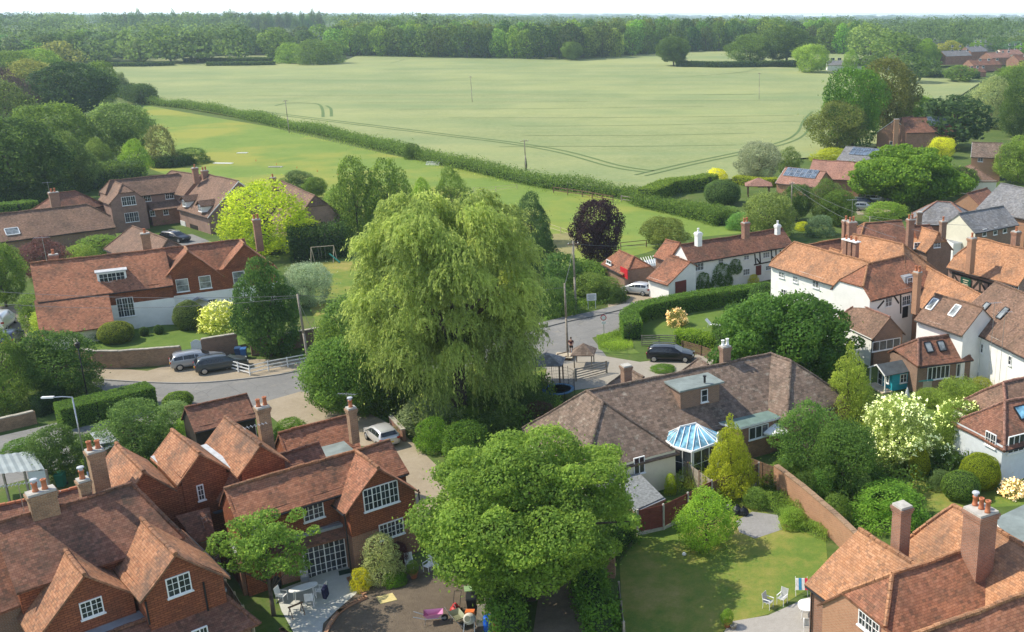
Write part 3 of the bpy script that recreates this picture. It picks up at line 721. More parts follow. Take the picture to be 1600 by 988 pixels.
for k in range(46):
    x = 172+k*7.3+random.uniform(-4, 4); P = V(0, 1180+random.uniform(-90, 110), 0); P.x = (x-CX)/F*(P.y*cs+20*sn); P.z = terr(P.x, P.y)
    tree_at(P, random.uniform(18, 23)+ (4 if random.random() < .2 else 0), random.uniform(12, 17), 'far_fir', jitcol(DARK, .2), 'dark pointed fir on the skyline above the left wood', 'fir_tree', 'firs on the left skyline')
# the woods beyond, too many to count
def far_wood(n, seed=5):
    rng = np.random.default_rng(seed); blobs = []
    for k in range(5):
        cl = crown_clumps(PROF['round'], .05, 1., 12, .24, rng, .1, .1, .8); P, N, lv = clump_leaves(cl, 240, rng, .35, .1, .8); m = (P[:, 2] > .25); blobs.append((P[m][:105], N[m][:105], lv[m][:105]))
    PP, TT, BB, LV, SZ = [], [], [], [], []
    for i in range(n):
        px = rng.uniform(-90, 1690); t0 = 560 if px < 380 else (1500 if px < 530 else (730 if px < 1335 else 780))
        t = t0*math.exp(rng.random()**1.15*math.log(8800/t0)); X = (px-CX)/F*t; Y = (t-23*sn)/cs
        if Y > 9300: continue
        z = terr(X, Y); far = min(1, max(0, (Y-900)/3000)); h = rng.uniform(11, 20)+(3 if px > 530 and Y < 1200 else 0); wd = rng.uniform(16, 26)*(1+1.3*far)
        if Y > 2200: h *= .72
        P, N, lv = blobs[rng.integers(5)]; a = rng.random()*6.28; c_, s_ = math.cos(a), math.sin(a)
        R = np.array([[c_, -s_, 0], [s_, c_, 0], [0, 0, 1]]); Q = (P*np.array([wd, wd, h]))@R.T+np.array([X, Y, z]); Nn = N@R.T
        T, B = frame(Nn, rng); PP.append(Q); TT.append(T); BB.append(B); LV.append(np.clip(lv*.55+.75*rng.random()-.12, 0, 1)); SZ.append(np.full(len(Q), .046*wd))
    P = np.concatenate(PP); c = P.mean(0)
    me = quads_mesh('far_woodland', P-c, np.concatenate(TT), np.concatenate(BB), np.concatenate(SZ), np.concatenate(SZ)*.8, np.concatenate(LV), LEAF)
    o = bpy.data.objects.new('far_woodland', me); COL.objects.link(o); o.location = tuple(c); o.color = col3((.058, .098, .03)); tag(o, 'mass of distant green woodland reaching to the horizon', 'woodland'); stuff(o)
far_wood(2700)
# trees standing alone or in rows in and round the field
Tn = tree
Tn(1053, 104, 57, 50, 'broad_a', DARK, 'solitary round oak standing in the barley field left end of the dark hedge', 'oak_tree')
Tn(1172, 102, 54, 66, 'broad_b', MID, 'wide oak with forked trunk, left of the pair on the dark hedge', 'oak_tree')
Tn(1228, 101, 41, 84, 'broad_a', DARK, 'largest dark oak on the hedge beside the light green round tree', 'oak_tree')
Tn(1268, 114, 71, 52, 'round_b', (.17, .25, .05), 'light green round tree at the right end of the dark field hedge', 'field_tree')
Tn(1329, 112, 78, 26, 'egg_b', FRESH, 'slim light green tree between the low white houses behind the field', 'field_tree')
Tn(1360, 112, 88, 34, 'round_a', MID, 'small green tree right of the low white houses', 'field_tree')
Tn(894, 95, 66, 31, 'round_a', MID, 'small lone tree in front of the dark wood at the field edge', 'field_tree')
Tn(217, 98, 58, 38, 'egg_a', (.11, .16, .06), 'pale grey-green rounded tree on the far left field edge', 'field_tree')
Tn(268, 99, 57, 46, 'far_open', MID, 'tree with visible trunk, left of two open oaks at the far left field', 'oak_tree')
Tn(310, 98, 50, 54, 'far_open', DARK, 'dark open oak right of its twin at the far left field', 'oak_tree')
Tn(160, 96, 53, 50, 'far_b', BLUE, 'bluish tree left of the pale rounded tree on the field edge', 'field_tree')
Tn(378, 91, 41, 56, 'far_a', DARK, 'tall domed tree left of the bright bush group by the far field', 'field_tree')
Tn(434, 92, 43, 56, 'far_b', MID, 'round tree right behind the bright bush group by the far field', 'field_tree')
Tn(98, 112, 64, 60, 'far_b', OLIVE, 'low brownish-green tree at the far left above the dark trees', 'field_tree')
for x, yb, yt, wd, c, lb in ((448, 101, 68, 48, FRESH, 'left bright green bush of the round clump at the field corner'), (482, 103, 63, 52, MID, 'middle dark bush of the round clump at the field corner'), (512, 101, 64, 40, MID, 'right bush of the round clump at the field corner')):
    bush(x, yb, yt, wd, 'bush_c', c, lb, 'field_bush', 'bush')
hk = dict(leaf=.35, rough=.2, dens=1.2)
hedge([G(165, 105), G(215, 105), G(272, 103.5)], 3, 2.2, DARK, 'short dark low hedge across the far left of the field', 'field_hedge', **hk)
hedge([G(324, 104), G(380, 103.5), G(430, 102.5)], 3, 2.2, DARK, 'low dark hedge running up to the bright bush clump', 'field_hedge', **hk)
hedge([G(288, 97), G(350, 96.5), G(425, 96)], 3, 2, DARK, 'thin dark hedge behind the open oaks at the far left', 'field_hedge', **hk)
hedge([G(1058, 105), G(1120, 106.5), G(1180, 106), G(1244, 104)], 4, 3.2, DEEP, 'long dark hedge under the three big oaks in the barley field', 'field_hedge', **hk)
hedge([G(1430, 122), G(1480, 122), G(1530, 123)], 4, 3, DEEP, 'dark hedge along the field edge below the far brick estate', 'field_hedge', **hk)
# long hedgerow between barley and paddock
hedge([G(196, 150), G(232, 163)], 7, 5, DEEP, 'tall dark thicket at the left end of the long field hedge', 'field_hedge', leaf=.22, rough=.25, lump=.3)
hedge(path_pts([(236, 163), (300, 170), (370, 182), (430, 196), (520, 214), (600, 234), (650, 246)]), 3.4, 1.9, (.09, .148, .036), 'long rounded hedgerow between the paddock and the barley, left half', 'field_hedge', leaf=.17, rough=.28, lump=.4, cap=70000)
hedge(path_pts([(654, 247), (690, 256), (740, 266), (800, 281), (860, 294), (910, 300), (985, 309)]), 3.2, 1.9, (.09, .145, .036), 'right half of the long hedgerow, from the round dark bush to the houses', 'field_hedge', leaf=.15, rough=.26, lump=.42, cap=70000)
bush(641, 250, 225, 30, 'bush_c', DARK, 'round dark bush standing up in the long field hedge', 'field_bush', 'bush')
hedge(path_pts([(985, 309), (1010, 322), (1060, 333), (1110, 345), (1130, 352)]), 4, 2.0, MID, 'overgrown hedge on the paddock edge behind the brown rail fence', 'field_hedge', leaf=.14, rough=.18, lump=.35)
cover([(430, 205), (600, 243), (700, 268), (800, 292), (900, 312), (1010, 325), (990, 312), (880, 300), (780, 280), (600, 236), (440, 200)], 9000, .5, .22, (.16, .22, .055), 'rough long grass along the foot of the field hedge', 'long_grass', 'grass', .8, .2)
# dense dark trees on the left
Tn(20, 150, 82, 90, 'round_b', MID, 'green tree at the top left edge behind the dark cypress', rz=1)
Tn(70, 135, 78, 62, 'round_a', FRESH, 'light green tree peeping over the dark trees at the upper left')
Tn(55, 165, 95, 90, 'broad_b', OLIVE, 'brownish olive tree behind the big dark tree at the upper left')
Tn(118, 190, 98, 118, 'broad_a', (.028, .058, .024), 'big very dark tree with layered branches near the paddock corner', 'cedar_tree')
Tn(165, 165, 98, 42, 'round_b', MID, 'bright topped tree right behind the very dark tree at upper left')
Tn(0, 235, 130, 110, 'round_b', (.085, .12, .045), 'greyish tree on the left edge below the pale green trees')
Tn(15, 200, 108, 84, 'egg_b', (.055, .04, .045), 'dull purple-brown tree on the left edge beside the dark cypress', 'copper_tree')
Tn(95, 262, 165, 110, 'round_b', MID, 'green rounded tree with pale leaves left of the willowy paddock tree')
Tn(196, 250, 164, 96, 'round_a', (.10, .155, .055), 'large soft rounded tree at the paddock corner')
Tn(35, 320, 190, 150, 'round_a', DEEP, 'huge dark green tree on the left edge above the barn roof')
Tn(115, 300, 205, 84, 'egg_a', (.085, .13, .045), 'tall grey-green tree between the huge dark tree and the black shed')
Tn(216, 276, 218, 46, 'egg_b', FRESH, 'bright green small tree beside the black shed')
Tn(157, 270, 215, 46, 'egg_a', (.11, .16, .045), 'feathery green tree just left of the black shed')
bush(245, 262, 200, 44, 'bush_b', (.12, .13, .06), 'brownish elder bush at the paddock corner', 'field_bush', 'bush')
bush(285, 258, 232, 60, 'bush_a', (.07, .12, .035), 'low dark bramble mound by the paddock sheds', 'bramble_bush', 'bush')
bush(213, 156, 132, 36, 'bush_b', DARK, 'dark bush at the left tip of the barley field', 'field_bush', 'bush')
Tn(192, 150, 113, 22, 'sparse', (.14, .18, .10), 'thin pale sapling at the left tip of the barley field', 'sapling')
hedge(path_pts([(-20, 330), (50, 322), (95, 320)]), 5, 3, (.05, .09, .028), 'clipped hedge at the left edge behind the long barn', 'garden_hedge', leaf=.14, rough=.08)
hedge(path_pts([(-20, 345), (30, 340), (58, 336)]), 3, 2.6, (.09, .16, .04), 'lighter green hedge top right behind the long barn', 'garden_hedge', leaf=.12, rough=.06)
hedge(path_pts([(70, 312), (110, 300), (160, 292), (215, 284)]), 7, 4.5, DARK, 'broad dark hedge behind the courtyard house and the barn', 'garden_hedge', leaf=.18, rough=.2, lump=.2)
hedge(path_pts([(245, 262), (270, 262), (296, 257)]), 3, 2.2, DEEP, 'short dark clipped hedge near the courtyard house chimneys', 'garden_hedge', leaf=.16, rough=.18, lump=.3)
# middle
Tn(421, 398, 284, 142, 'egg_b', YELL, 'brilliant yellow-green acacia tree beside the courtyard house', 'acacia_tree')
Tn(560, 372, 247, 72, 'poplar', MID, 'left of the two tall loose green trees behind the willow')
Tn(612, 372, 250, 74, 'poplar', MID, 'right of the two tall loose green trees behind the willow')
Tn(533, 345, 292, 62, 'egg_b', (.12, .19, .05), 'lower feathery tree between the copper roof and the tall loose trees')
Tn(663, 345, 278, 40, 'egg_b', FRESH, 'slim tree behind the top left of the willow')
Tn(708, 345, 262, 58, 'egg_b', MID, 'dark green tree rising behind the top of the willow')
Tn(466, 300, 268, 50, 'broad_b', (.08, .12, .05), 'low dark spreading tree behind the courtyard house chimney')
Tn(494, 310, 278, 34, 'round_a', MID, 'small round tree right of the courtyard house roof')
Tn(832, 380, 300, 56, 'egg_b', (.04, .075, .03), 'leaning dark conifer right behind the willow', 'conifer_tree')
Tn(850, 430, 330, 64, 'cone_a', (.035, .07, .03), 'dark drooping conifer at the right flank of the willow', 'conifer_tree')
cb = Tn(935, 418, 316, 76, 'round_a', (.030, .016, .026), 'dark purple copper beech on the paddock edge', 'copper_beech')
for o in cb.children:
    if o.name.startswith('crown'): o.material_slots[0].link = 'OBJECT'; o.material_slots[0].material = LEAFD
Tn(1038, 388, 340, 66, 'broad_b', (.13, .16, .05), 'low spreading olive green tree on the paddock behind the cottage')
hedge(path_pts([(458, 405), (500, 402), (540, 398)]), 4.5, 4.6, DEEP, 'tall dark clipped hedge block behind the garden swing', 'garden_hedge', leaf=.15, rough=.2, dens=1.2, lump=.15)
Tn(424, 556, 402, 104, 'egg_a', (.045, .095, .028), 'dense dark laurel tree beside the white house and the telegraph pole', 'laurel_tree')
Tn(483, 478, 415, 70, 'round_b', (.21, .26, .22), 'silvery grey-blue rounded tree beside the dark laurel', 'silver_tree')
bush(410, 398, 372, 60, 'bush_b', MID, 'green shrub under the yellow acacia', dep=3)
# big shrubbery left of and below the willow
Tn(565, 600, 470, 130, 'round_b', (.07, .125, .035), 'bushy green tree on the roadside left of the willow')
Tn(610, 640, 520, 120, 'round_a', (.07, .13, .03), 'green bushy tree at the foot of the willow by the forecourt')
Tn(525, 630, 505, 84, 'egg_b', MID, 'slender leaning roadside tree next to the telegraph pole')
bush(515, 632, 590, 66, 'bush_b', (.10, .17, .035), 'low mixed shrub at the road corner by the forecourt')
Tn(545, 648, 530, 120, 'broad_b', (.085, .155, .04), 'wide leafy green tree at the road corner below the willow')
bush(577, 652, 605, 60, 'bush_a', (.08, .14, .03), 'rounded green bush on the edge of the forecourt')
bush(660, 690, 625, 96, 'bush_b', (.15, .19, .12), 'grey-green airy bush beside the parked silver car')
bush(672, 712, 655, 54, 'bush_c', (.10, .19, .03), 'bright green rounded laurel bush right of the parked silver car')
bush(722, 722, 662, 78, 'bush_a', (.08, .15, .03), 'broad clipped green laurel mound above the lime tree')
bush(718, 668, 640, 60, 'bush_b', (.12, .20, .03), 'light green shrub behind the laurel mound')
bush(760, 690, 650, 70, 'bush_a', DARK, 'dark shrub under the willow right of the laurel mound')
bush(830, 655, 618, 70, 'bush_b', DARK, 'dark low shrub at the foot of the willow by the trampoline')
bush(840, 668, 632, 60, 'bush_c', (.08, .05, .04), 'reddish brown low shrub near the bungalow corner')
cover([(480, 615), (520, 640), (600, 655), (700, 690), (850, 690), (880, 640), (850, 600), (700, 600), (600, 580)], 26000, .9, .13, (.085, .14, .035), 'tangled undergrowth beneath the willow', upright=.4, asp=.5, lump=.6)
# ---- weeping willow ----
def willow():
    rng = np.random.default_rng(77); P0 = G(718, 640); top = zat(P0.y, 303)-P0.z; R = 8.7
    t = thing('weeping_willow', P0, 'huge yellow-green weeping willow with hanging branches in the middle of the village', 'tree')
    cl = []
    ga = PI*(3-math.sqrt(5)); R = 7.0
    for k in range(120):
        f = (k+.5)/120; a = k*ga+rng.normal()*.2; z = 3.2+(top-4.4)*f**.85
        u = (z-9)/(top-9) if z > 9 else (9-z)/9.; pr = (1-max(0, u)**2.3)**.5 if z > 9 else 1-.30*u**1.3
        rr = max(0, R*pr-.6+rng.normal()*.55); q = 1.35+.5*rng.random(); cl.append((rr*math.cos(a), rr*math.sin(a), min(z, top-1.2), q, q, q*.8))
    for k in range(26):
        a = rng.random()*6.28; rr = R*rng.random()*.6; cl.append((rr*math.cos(a), rr*math.sin(a), 5+rng.random()*(top-8), 1.6, 1.6, 1.3))
    cl = np.array(cl)
    cr = rng.random(len(cl))
    starts, dirs, ci = [], [], []
    ns = 8200
    for i in range(ns):
        c = rng.integers(len(cl)); u = rng.normal(size=3); u[2] = abs(u[2])*.9+.1; u /= np.linalg.norm(u); q = cl[c]
        starts.append(q[:3]+u*q[3:]*(.7+.35*rng.random())); o = np.array([q[0], q[1], 0])/(np.hypot(q[0], q[1])+1e-6)
        dirs.append(o*.45+u*.7+rng.normal(size=3)*.25); ci.append(c)
    S_ = np.array(starts); D = np.array(dirs); D[:, 2] *= .4; ci = np.array(ci)
    PP, TT, LV = [], [], []
    ln = .5+1.6*rng.random(ns)**1.6; hz_ = S_[:, 2]; ln = np.where(hz_ < 8, ln+1.6*rng.random(ns), ln)
    m = 17
    for j in range(m):
        f = j/m; s_ = f*ln
        hor = (1-np.exp(-s_*1.1))*.9; drop = np.maximum(0, s_-.25)**1.12*.92
        Q = S_+D*hor[:, None]; Q[:, 2] -= drop
        T = np.stack([D[:, 0]*np.exp(-s_*1.1), D[:, 1]*np.exp(-s_*1.1), -(.25+.9*np.minimum(1, s_))], 1)
        Q = Q+rng.normal(size=Q.shape)*.07; T = norm(norm(T)+rng.normal(size=Q.shape)*.28)
        k = Q[:, 2] > .5+1.5*rng.random(ns)
        PP.append(Q[k]); TT.append(T[k]); LV.append((.5*cr[ci]+.4*rng.random(ns)+.05)[k])
    P = np.concatenate(PP); T = np.concatenate(TT); r = rng.normal(size=P.shape)
    out = P.copy(); out[:, 2] = 3; r = r*.8+norm(out)*1.1
    N = norm(r-T*(r*T).sum(1)[:, None]); B = np.cross(N, T)
    sz = .7+.6*rng.random(len(P))
    me = quads_mesh('crown', P, T, B, (.16)*sz, .045*sz, np.concatenate(LV), LEAF); o = bpy.data.objects.new('crown', me); COL.objects.link(o); o.parent = t; o.color = col3((.19, .24, .085))
    P2, N2, lv = clump_leaves(np.array(cl)*np.array([1, 1, 1, .8, .8, .8]), 52000, rng, .9, .25); T2, B2 = frame(N2, rng, 1.2)
    o2 = bpy.data.objects.new('inner_crown', quads_mesh('inner_crown', P2, T2, B2, .2, .06, lv, LEAF)); COL.objects.link(o2); o2.parent = t; o2.color = col3((.195, .25, .09))
    b = MB(); b.tube([V(0, 0, -.2), V(.1, 0, 2), V(.2, .1, 4.5), V(0, .2, 7)], [.75, .6, .5, .35], 10)
    for k in range(12):
        a = k*.53+.2; e = V(math.cos(a)*R*.72, math.sin(a)*R*.72, 9+4*rng.random()); s_ = V(.15, .1, 3.5+2*rng.random()); b.tube([s_, s_.lerp(e, .5)+V(0, 0, 1.2), e], [.28, .17, .06], 6)
    for v in b.v: v += P0
    b.build('trunk', BARK, t, smooth=True)
willow()
def hero(P0, h, R, z0, prof, n, rc, leaves, l, wd, col, label, name, seed, trunk=.35, jit=.5, flat=.8, irr=.12, lean=(0, 0)):
    rng = np.random.default_rng(seed); t = thing(name, P0, label, 'tree'); pf = PROF[prof]
    cl = crown_clumps(pf, z0, 1., n, rc, rng, .22, irr, flat); cl = np.array(cl)*np.array([2*R, 2*R, h, 2*R, 2*R, 2*R*.75]); cl[:, 0] += lean[0]*cl[:, 2]/h; cl[:, 1] += lean[1]*cl[:, 2]/h
    P, N, lv = clump_leaves(cl, leaves, rng, jit, .13, .78); T, B = frame(N, rng); sz = .65+.7*rng.random(len(P))
    o = bpy.data.objects.new('crown', quads_mesh('crown', P, T, B, l*sz, wd*sz, lv, LEAF)); COL.objects.link(o); o.parent = t; o.color = col3(col)
    b = MB(); b.tube([V(0, 0, -.2), V(0, 0, h*.2), V(lean[0]*.4, lean[1]*.4, h*.45), V(lean[0]*.7, lean[1]*.7, h*.75)], [trunk*1.2, trunk, trunk*.7, trunk*.25], 9)
    for c in cl[::3]:
        e = V(*c[:3]); s_ = V(0, 0, h*(.18+.25*rng.random())); b.tube([s_, s_.lerp(e, .5)+V(0, 0, h*.04), e], [trunk*.4, trunk*.25, trunk*.07], 5)
    for v in b.v: v += P0
    b.build('trunk', BARK, t, smooth=True); return t
hero(V(-10.9, 51.8, 0), 9.9, 5.75, .27, 'broad', 150, .080, 165000, .092, .060, (.125, .195, .045), 'large fresh green lime tree in front, overhanging the yard and the lane', 'lime_tree', 31, .4, irr=.13)
hero(G(1225, 590)+V(0, 1, 0), zat(G(1225, 590).y+1, 466), 6.1, .05, 'broad', 90, .10, 70000, .15, .10, (.060, .125, .030), 'big dark glossy green tree between the bungalow and the pub', 'horse_chestnut', 32, .4)
hero(G(1412, 318), zat(G(1412, 318).y, 229), 9.6, .12, 'broad', 80, .10, 60000, .24, .17, (.105, .18, .03), 'big bright green domed tree over the car park', 'lime_tree', 33, .4, flat=.6)
# thin garden tree in front of the middle left house
hero(G(428, 962), zat(G(428, 962).y, 800), 2.5, .45, 'broad', 36, .09, 9500, .09, .045, (.11, .185, .045), 'thin feathery ash tree with pale trunk in front of the hung-tile house', 'garden_tree', 34, .11, jit=.9, irr=.25)
Tn(1103, 852, 766, 98, 'egg_b', (.15, .25, .04), 'small bright green tree growing on the striped shady lawn', 'garden_tree')
Tn(1141, 772, 645, 98, 'cone_a', (.22, .25, .03), 'golden-green pointed cypress beside the conservatory', 'cypress_tree')
Tn(1325, 672, 532, 112, 'cone_a', (.18, .23, .05), 'tall light yellowish pointed tree left of the turquoise playhouse', 'maple_tree')
Tn(1262, 745, 628, 112, 'egg_b', (.075, .14, .04), 'mixed dark green tree beside the white parasol')
Tn(1315, 770, 668, 104, 'round_b', (.065, .12, .032), 'dark green tree behind the brick garden wall')
bush(1230, 770, 726, 70, 'bush_b', MID, 'spreading green shrub at the head of the brick garden wall')
a = Tn(1404, 728, 628, 98, 'round_b', (.19, .24, .09), 'white flowering rounded tree in the right garden', 'flowering_tree'); flowers_on(a, 480, (.62, .62, .50), .09)
a = Tn(1500, 705, 630, 86, 'broad_b', (.14, .20, .05), 'green tree dotted with pale flowers beside the white one', 'flowering_tree'); flowers_on(a, 130, (.60, .62, .38), .08)
Tn(1500, 650, 595, 84, 'sparse', (.17, .23, .06), 'thin light green tree in front of the long white building', 'garden_tree')
ball(1438, 752, 698, 37, (.21, .23, .02), 'upright egg-shaped yellow-green topiary on the right lawn', egg=.3)
ball(1535, 770, 710, 66, (.17, .21, .02), 'large round golden topiary ball on the right lawn')
ball(1505, 787, 738, 62, (.09, .15, .035), 'loose darker round shrub touching the golden topiary ball', leaf=.05)
bush(1398, 836, 762, 128, 'bush_c', (.12, .22, .04), 'broad light green shrub behind the nearest chimney')
bush(1288, 790, 738, 46, 'bush_b', (.09, .18, .045), 'bushy shrub behind the middle of the brick garden wall')
bush(1345, 790, 742, 40, 'bush_b', (.16, .22, .10), 'pale variegated shrub behind the brick garden wall')
bush(1450, 735, 700, 60, 'bush_b', DARK, 'dark shrub between the egg topiary and the flowering tree')
a = bush(1482, 735, 700, 44, 'bush_b', MID, 'white speckled rose shrub beside the egg topiary'); flowers_on(a, 60, (.85, .83, .78), .06)
a = bush(1588, 782, 752, 40, 'bush_b', (.2, .2, .1), 'pink-white flowering shrub on the right edge'); flowers_on(a, 160, (.75, .60, .52), .08)
# right background
Tn(1332, 232, 110, 92, 'round_b', (.065, .14, .025), 'deep green front half of the big double tree at the field corner')
Tn(1385, 215, 95, 88, 'round_a', (.10, .11, .035), 'brownish green rear half of the big double tree at the field corner')
Tn(1308, 236, 158, 90, 'broad_b', (.115, .14, .045), 'olive tree left in front of the big double tree')
Tn(1184, 284, 224, 64, 'round_b', (.19, .21, .17), 'silver-grey round tree beside the yellow shrub', 'silver_tree')
Tn(1233, 274, 230, 40, 'egg_b', (.09, .13, .045), 'olive green conifer right of the silver-grey tree', 'conifer_tree')
bush(1120, 286, 264, 34, 'bush_a', (.42, .42, .03), 'bright yellow shrub on the field edge left of the grey tree')
ball(1129, 322, 281, 60, (.075, .125, .045), 'big clipped dome of dark green topiary by the pavilion', leaf=.09, egg=.05)
bush(1305, 256, 233, 66, 'bush_b', (.24, .27, .03), 'yellow-green shrub row behind the red-roofed bungalow')
Tn(1470, 246, 216, 42, 'round_b', (.36, .38, .04), 'bright yellow small tree beside the detached grey-roofed house', 'acacia_tree')
Tn(1490, 232, 150, 120, 'far_open', (.035, .065, .03), 'dark spreading cedar in front of the far right trees', 'cedar_tree')
Tn(1432, 212, 152, 70, 'round_a', FRESH, 'bright green tree behind the brick house with solar panels')
Tn(1548, 200, 120, 86, 'egg_b', (.17, .20, .11), 'tall grey-green poplar at the upper right', 'poplar_tree')
Tn(1590, 285, 212, 84, 'egg_a', (.13, .19, .05), 'tall light weeping birch at the right edge', 'birch_tree')
Tn(1595, 215, 135, 70, 'round_b', DARK, 'dark tree at the right edge above the weeping birch')
Tn(1590, 165, 105, 90, 'round_a', MID, 'green tree at the right edge below the far estate')
Tn(1497, 305, 262, 60, 'round_a', DARK, 'dark rounded tree right of the big bright domed tree')
Tn(1200, 372, 305, 84, 'round_b', (.13, .17, .06), 'soft olive green tree behind the white cottage')
Tn(1290, 348, 280, 58, 'egg_b', (.08, .12, .04), 'dark green tree in front of the solar-panelled bungalow')
Tn(1245, 345, 290, 50, 'round_a', (.06, .105, .035), 'dark tree around the telegraph pole behind the cottage')
Tn(1310, 352, 300, 50, 'round_b', MID, 'mid green tree left of the parked car row')
bush(1255, 362, 347, 24, 'bush_c', (.32, .35, .03), 'small bright yellow-green bush behind the cottage chimney')
bush(1283, 372, 338, 50, 'bush_a', (.10, .15, .10), 'blue-green bush behind the old timber house roof')
bush(1390, 346, 318, 70, 'bush_b', (.15, .23, .05), 'light green shrub bank below the parked cars')
bush(1430, 330, 302, 60, 'bush_a', MID, 'green shrub at the edge of the car park under the domed tree')
bush(1160, 362, 335, 50, 'bush_b', (.10, .20, .06), 'fresh green shrub behind the brick cottage chimney')
bush(1090, 342, 320, 50, 'bush_b', MID, 'left green bramble at the end of the paddock rails', 'bramble_bush')
bush(1135, 352, 325, 60, 'bush_b', (.10, .16, .05), 'wide green bramble behind the cottage end', 'bramble_bush')
hedge(path_pts([(1010, 318), (1045, 302), (1100, 296), (1110, 292)]), 3.5, 2.6, (.12, .18, .035), 'yellowish clipped hedge left of the topiary dome', 'garden_hedge', leaf=.14, rough=.1)
hedge(path_pts([(1150, 287), (1190, 292), (1215, 291)]), 2.4, 1.6, (.22, .26, .03), 'bright yellow-green low hedge behind the pavilion', 'garden_hedge', leaf=.12, rough=.08)
random.seed(99)
for k in range(60):
    x = random.uniform(1340, 1640); y = random.uniform(78, 205); 
    if (1450 < x < 1600 and 100 < y < 150) or (x < 1480 and y > 88) or (y > 150 and x < 1560): continue
    tree(x, y, y-random.uniform(26, 44)*(.6+.55*(y-70)/100), random.uniform(34, 60), random.choice(['far_a', 'far_b', 'far_c']), jitcol(random.choice([MID, DARK, FRESH, OLIVE, BLUE])), 'broadleaf tree in the wooded slope around the far brick estate', 'woodland_tree', 'trees around the far right estate')
for x, y, yt, wd, c, lb in ((1360, 96, 40, 70, (.13, .19, .06), 'tall light green tree left of the far estate'), (1400, 104, 52, 80, MID, 'broad green tree in front of the tall light one'), (1447, 105, 60, 46, FRESH, 'fresh green tree left of the far grey-roofed house'), (1420, 130, 85, 60, DARK, 'dark tree on the field edge right of the big double tree'), (1450, 122, 93, 44, DARK, 'small dark tree left below the far grey-roofed house'), (1525, 88, 65, 22, FRESH, 'small round tree between the far houses'), (1500, 128, 102, 54, MID, 'bush-like tree in front of the far maroon roofs'), (1490, 66, 36, 60, (.12, .18, .06), 'light poplar behind the far estate'), (1530, 60, 30, 50, (.10, .16, .06), 'right light poplar behind the far estate'), (1480, 205, 168, 46, MID, 'round green tree left behind the dark cedar')):
    tree(x, y, yt, wd, random.choice(['far_a', 'far_b', 'egg_a']), c, lb, 'field_tree')
# left foreground greenery
Tn(12, 640, 512, 92, 'egg_b', (.08, .13, .035), 'dark tree on the left roadside in front of the white van')
Tn(95, 618, 520, 110, 'broad_b', (.055, .105, .032), 'thin-crowned dark tree over the brick wall by the street lamp')
Tn(10, 480, 385, 70, 'round_a', MID, 'green tree at the left edge beside the red-roofed house')
Tn(75, 435, 372, 70, 'egg_b', (.09, .045, .05), 'dark red smoke bush behind the red-roofed house', 'copper_tree')
bush(140, 402, 370, 70, 'bush_b', (.12, .19, .05), 'light green bush row behind the red-roofed house')
bush(45, 520, 462, 50, 'bush_b', MID, 'green shrub beside the white van')
bush(60, 535, 488, 44, 'bush_b', (.2, .26, .05), 'yellow flowering shrub at the left gable of the red-roofed house')
BASEZ = .4
ball(173, 540, 503, 52, (.13, .16, .035), 'round olive topiary on the brick wall', leaf=.045)
for k, x in enumerate((201, 223, 246)):
    ball(x, 529-k*3, 514-k*3, 14, (.055, .10, .03), ('left', 'middle', 'right')[k]+' of three tiny box balls along the white house wall', leaf=.035, group='box balls by the white house')
ball(290, 518, 470, 46, (.09, .125, .045), 'clipped round bush against the white house', leaf=.05)
a = bush(336, 524, 475, 72, 'bush_a', (.24, .28, .06), 'creamy flowering shrub between the round bush and the dark laurel'); flowers_on(a, 380, (.72, .68, .45), .07)
bush(130, 535, 505, 60, 'bush_b', (.10, .18, .04), 'green bed shrub under the long tiled roof of the white house')
BASEZ = 0.
hedge(path_pts([(95, 668), (150, 655), (240, 632)]), 2.3, 1.9, (.085, .155, .035), 'flat-topped clipped hedge along the road in the left foreground', leaf=.055, rough=.025, dens=1.2)
hedge(path_pts([(58, 652), (100, 634)]), 1.0, 1.8, (.035, .07, .025), 'dark short clipped hedge behind the low brick wall', leaf=.06, rough=.03)
ball(272, 642, 613, 44, (.10, .165, .03), 'round green bush at the right end of the clipped roadside hedge', leaf=.05)
Tn(215, 712, 632, 104, 'broad_b', (.085, .145, .05), 'loose green tree in the garden behind the three gables', 'garden_tree')
Tn(98, 748, 668, 84, 'broad_b', (.06, .105, .035), 'dark small tree left of the front chimneys', 'garden_tree')
bush(20, 720, 688, 54, 'bush_a', (.07, .14, .03), 'bright green shrub at the left edge above the corrugated sheds')
bush(292, 700, 655, 54, 'bush_b', (.13, .22, .05), 'light green shrub behind the middle gable', dep=2)
bush(262, 680, 632, 60, 'bush_b', (.12, .18, .08), 'grey-green flowering shrub beside the tiled garage')
bush(448, 690, 655, 50, 'bush_a', (.09, .16, .03), 'green bush between tall chimney and gravel drive')
bush(325, 690, 650, 44, 'bush_c', (.05, .09, .03), 'dark clipped shrub below the tiled garage')
# foreground middle and right
a = bush(590, 918, 838, 66, 'bush_c', (.24, .27, .16), 'grey-green variegated round shrub on the terrace by the hung-tile house')
bush(560, 927, 890, 34, 'bush_c', (.34, .34, .03), 'small yellow round shrub beside the brick terrace step')
bush(612, 920, 898, 40, 'bush_a', (.09, .18, .025), 'low bright green shrub at the foot of the variegated one')
bush(622, 892, 850, 30, 'bush_b', (.06, .02, .03), 'dark red shrub against the hung-tile house', 'garden_shrub')
hedge(path_pts([(915, 900), (925, 950), (945, 1005)]), 1.7, 2.3, (.075, .15, .03), 'ivy-covered hedge between the dirt lane and the lawn', 'garden_hedge', leaf=.09, rough=.14, lump=.2)
hedge(path_pts([(757, 905), (775, 945), (800, 1005)]), 1.6, 2.4, (.085, .16, .035), 'leafy hedge under the lime tree between the yard and the lane', 'garden_hedge', leaf=.09, rough=.14, lump=.2)
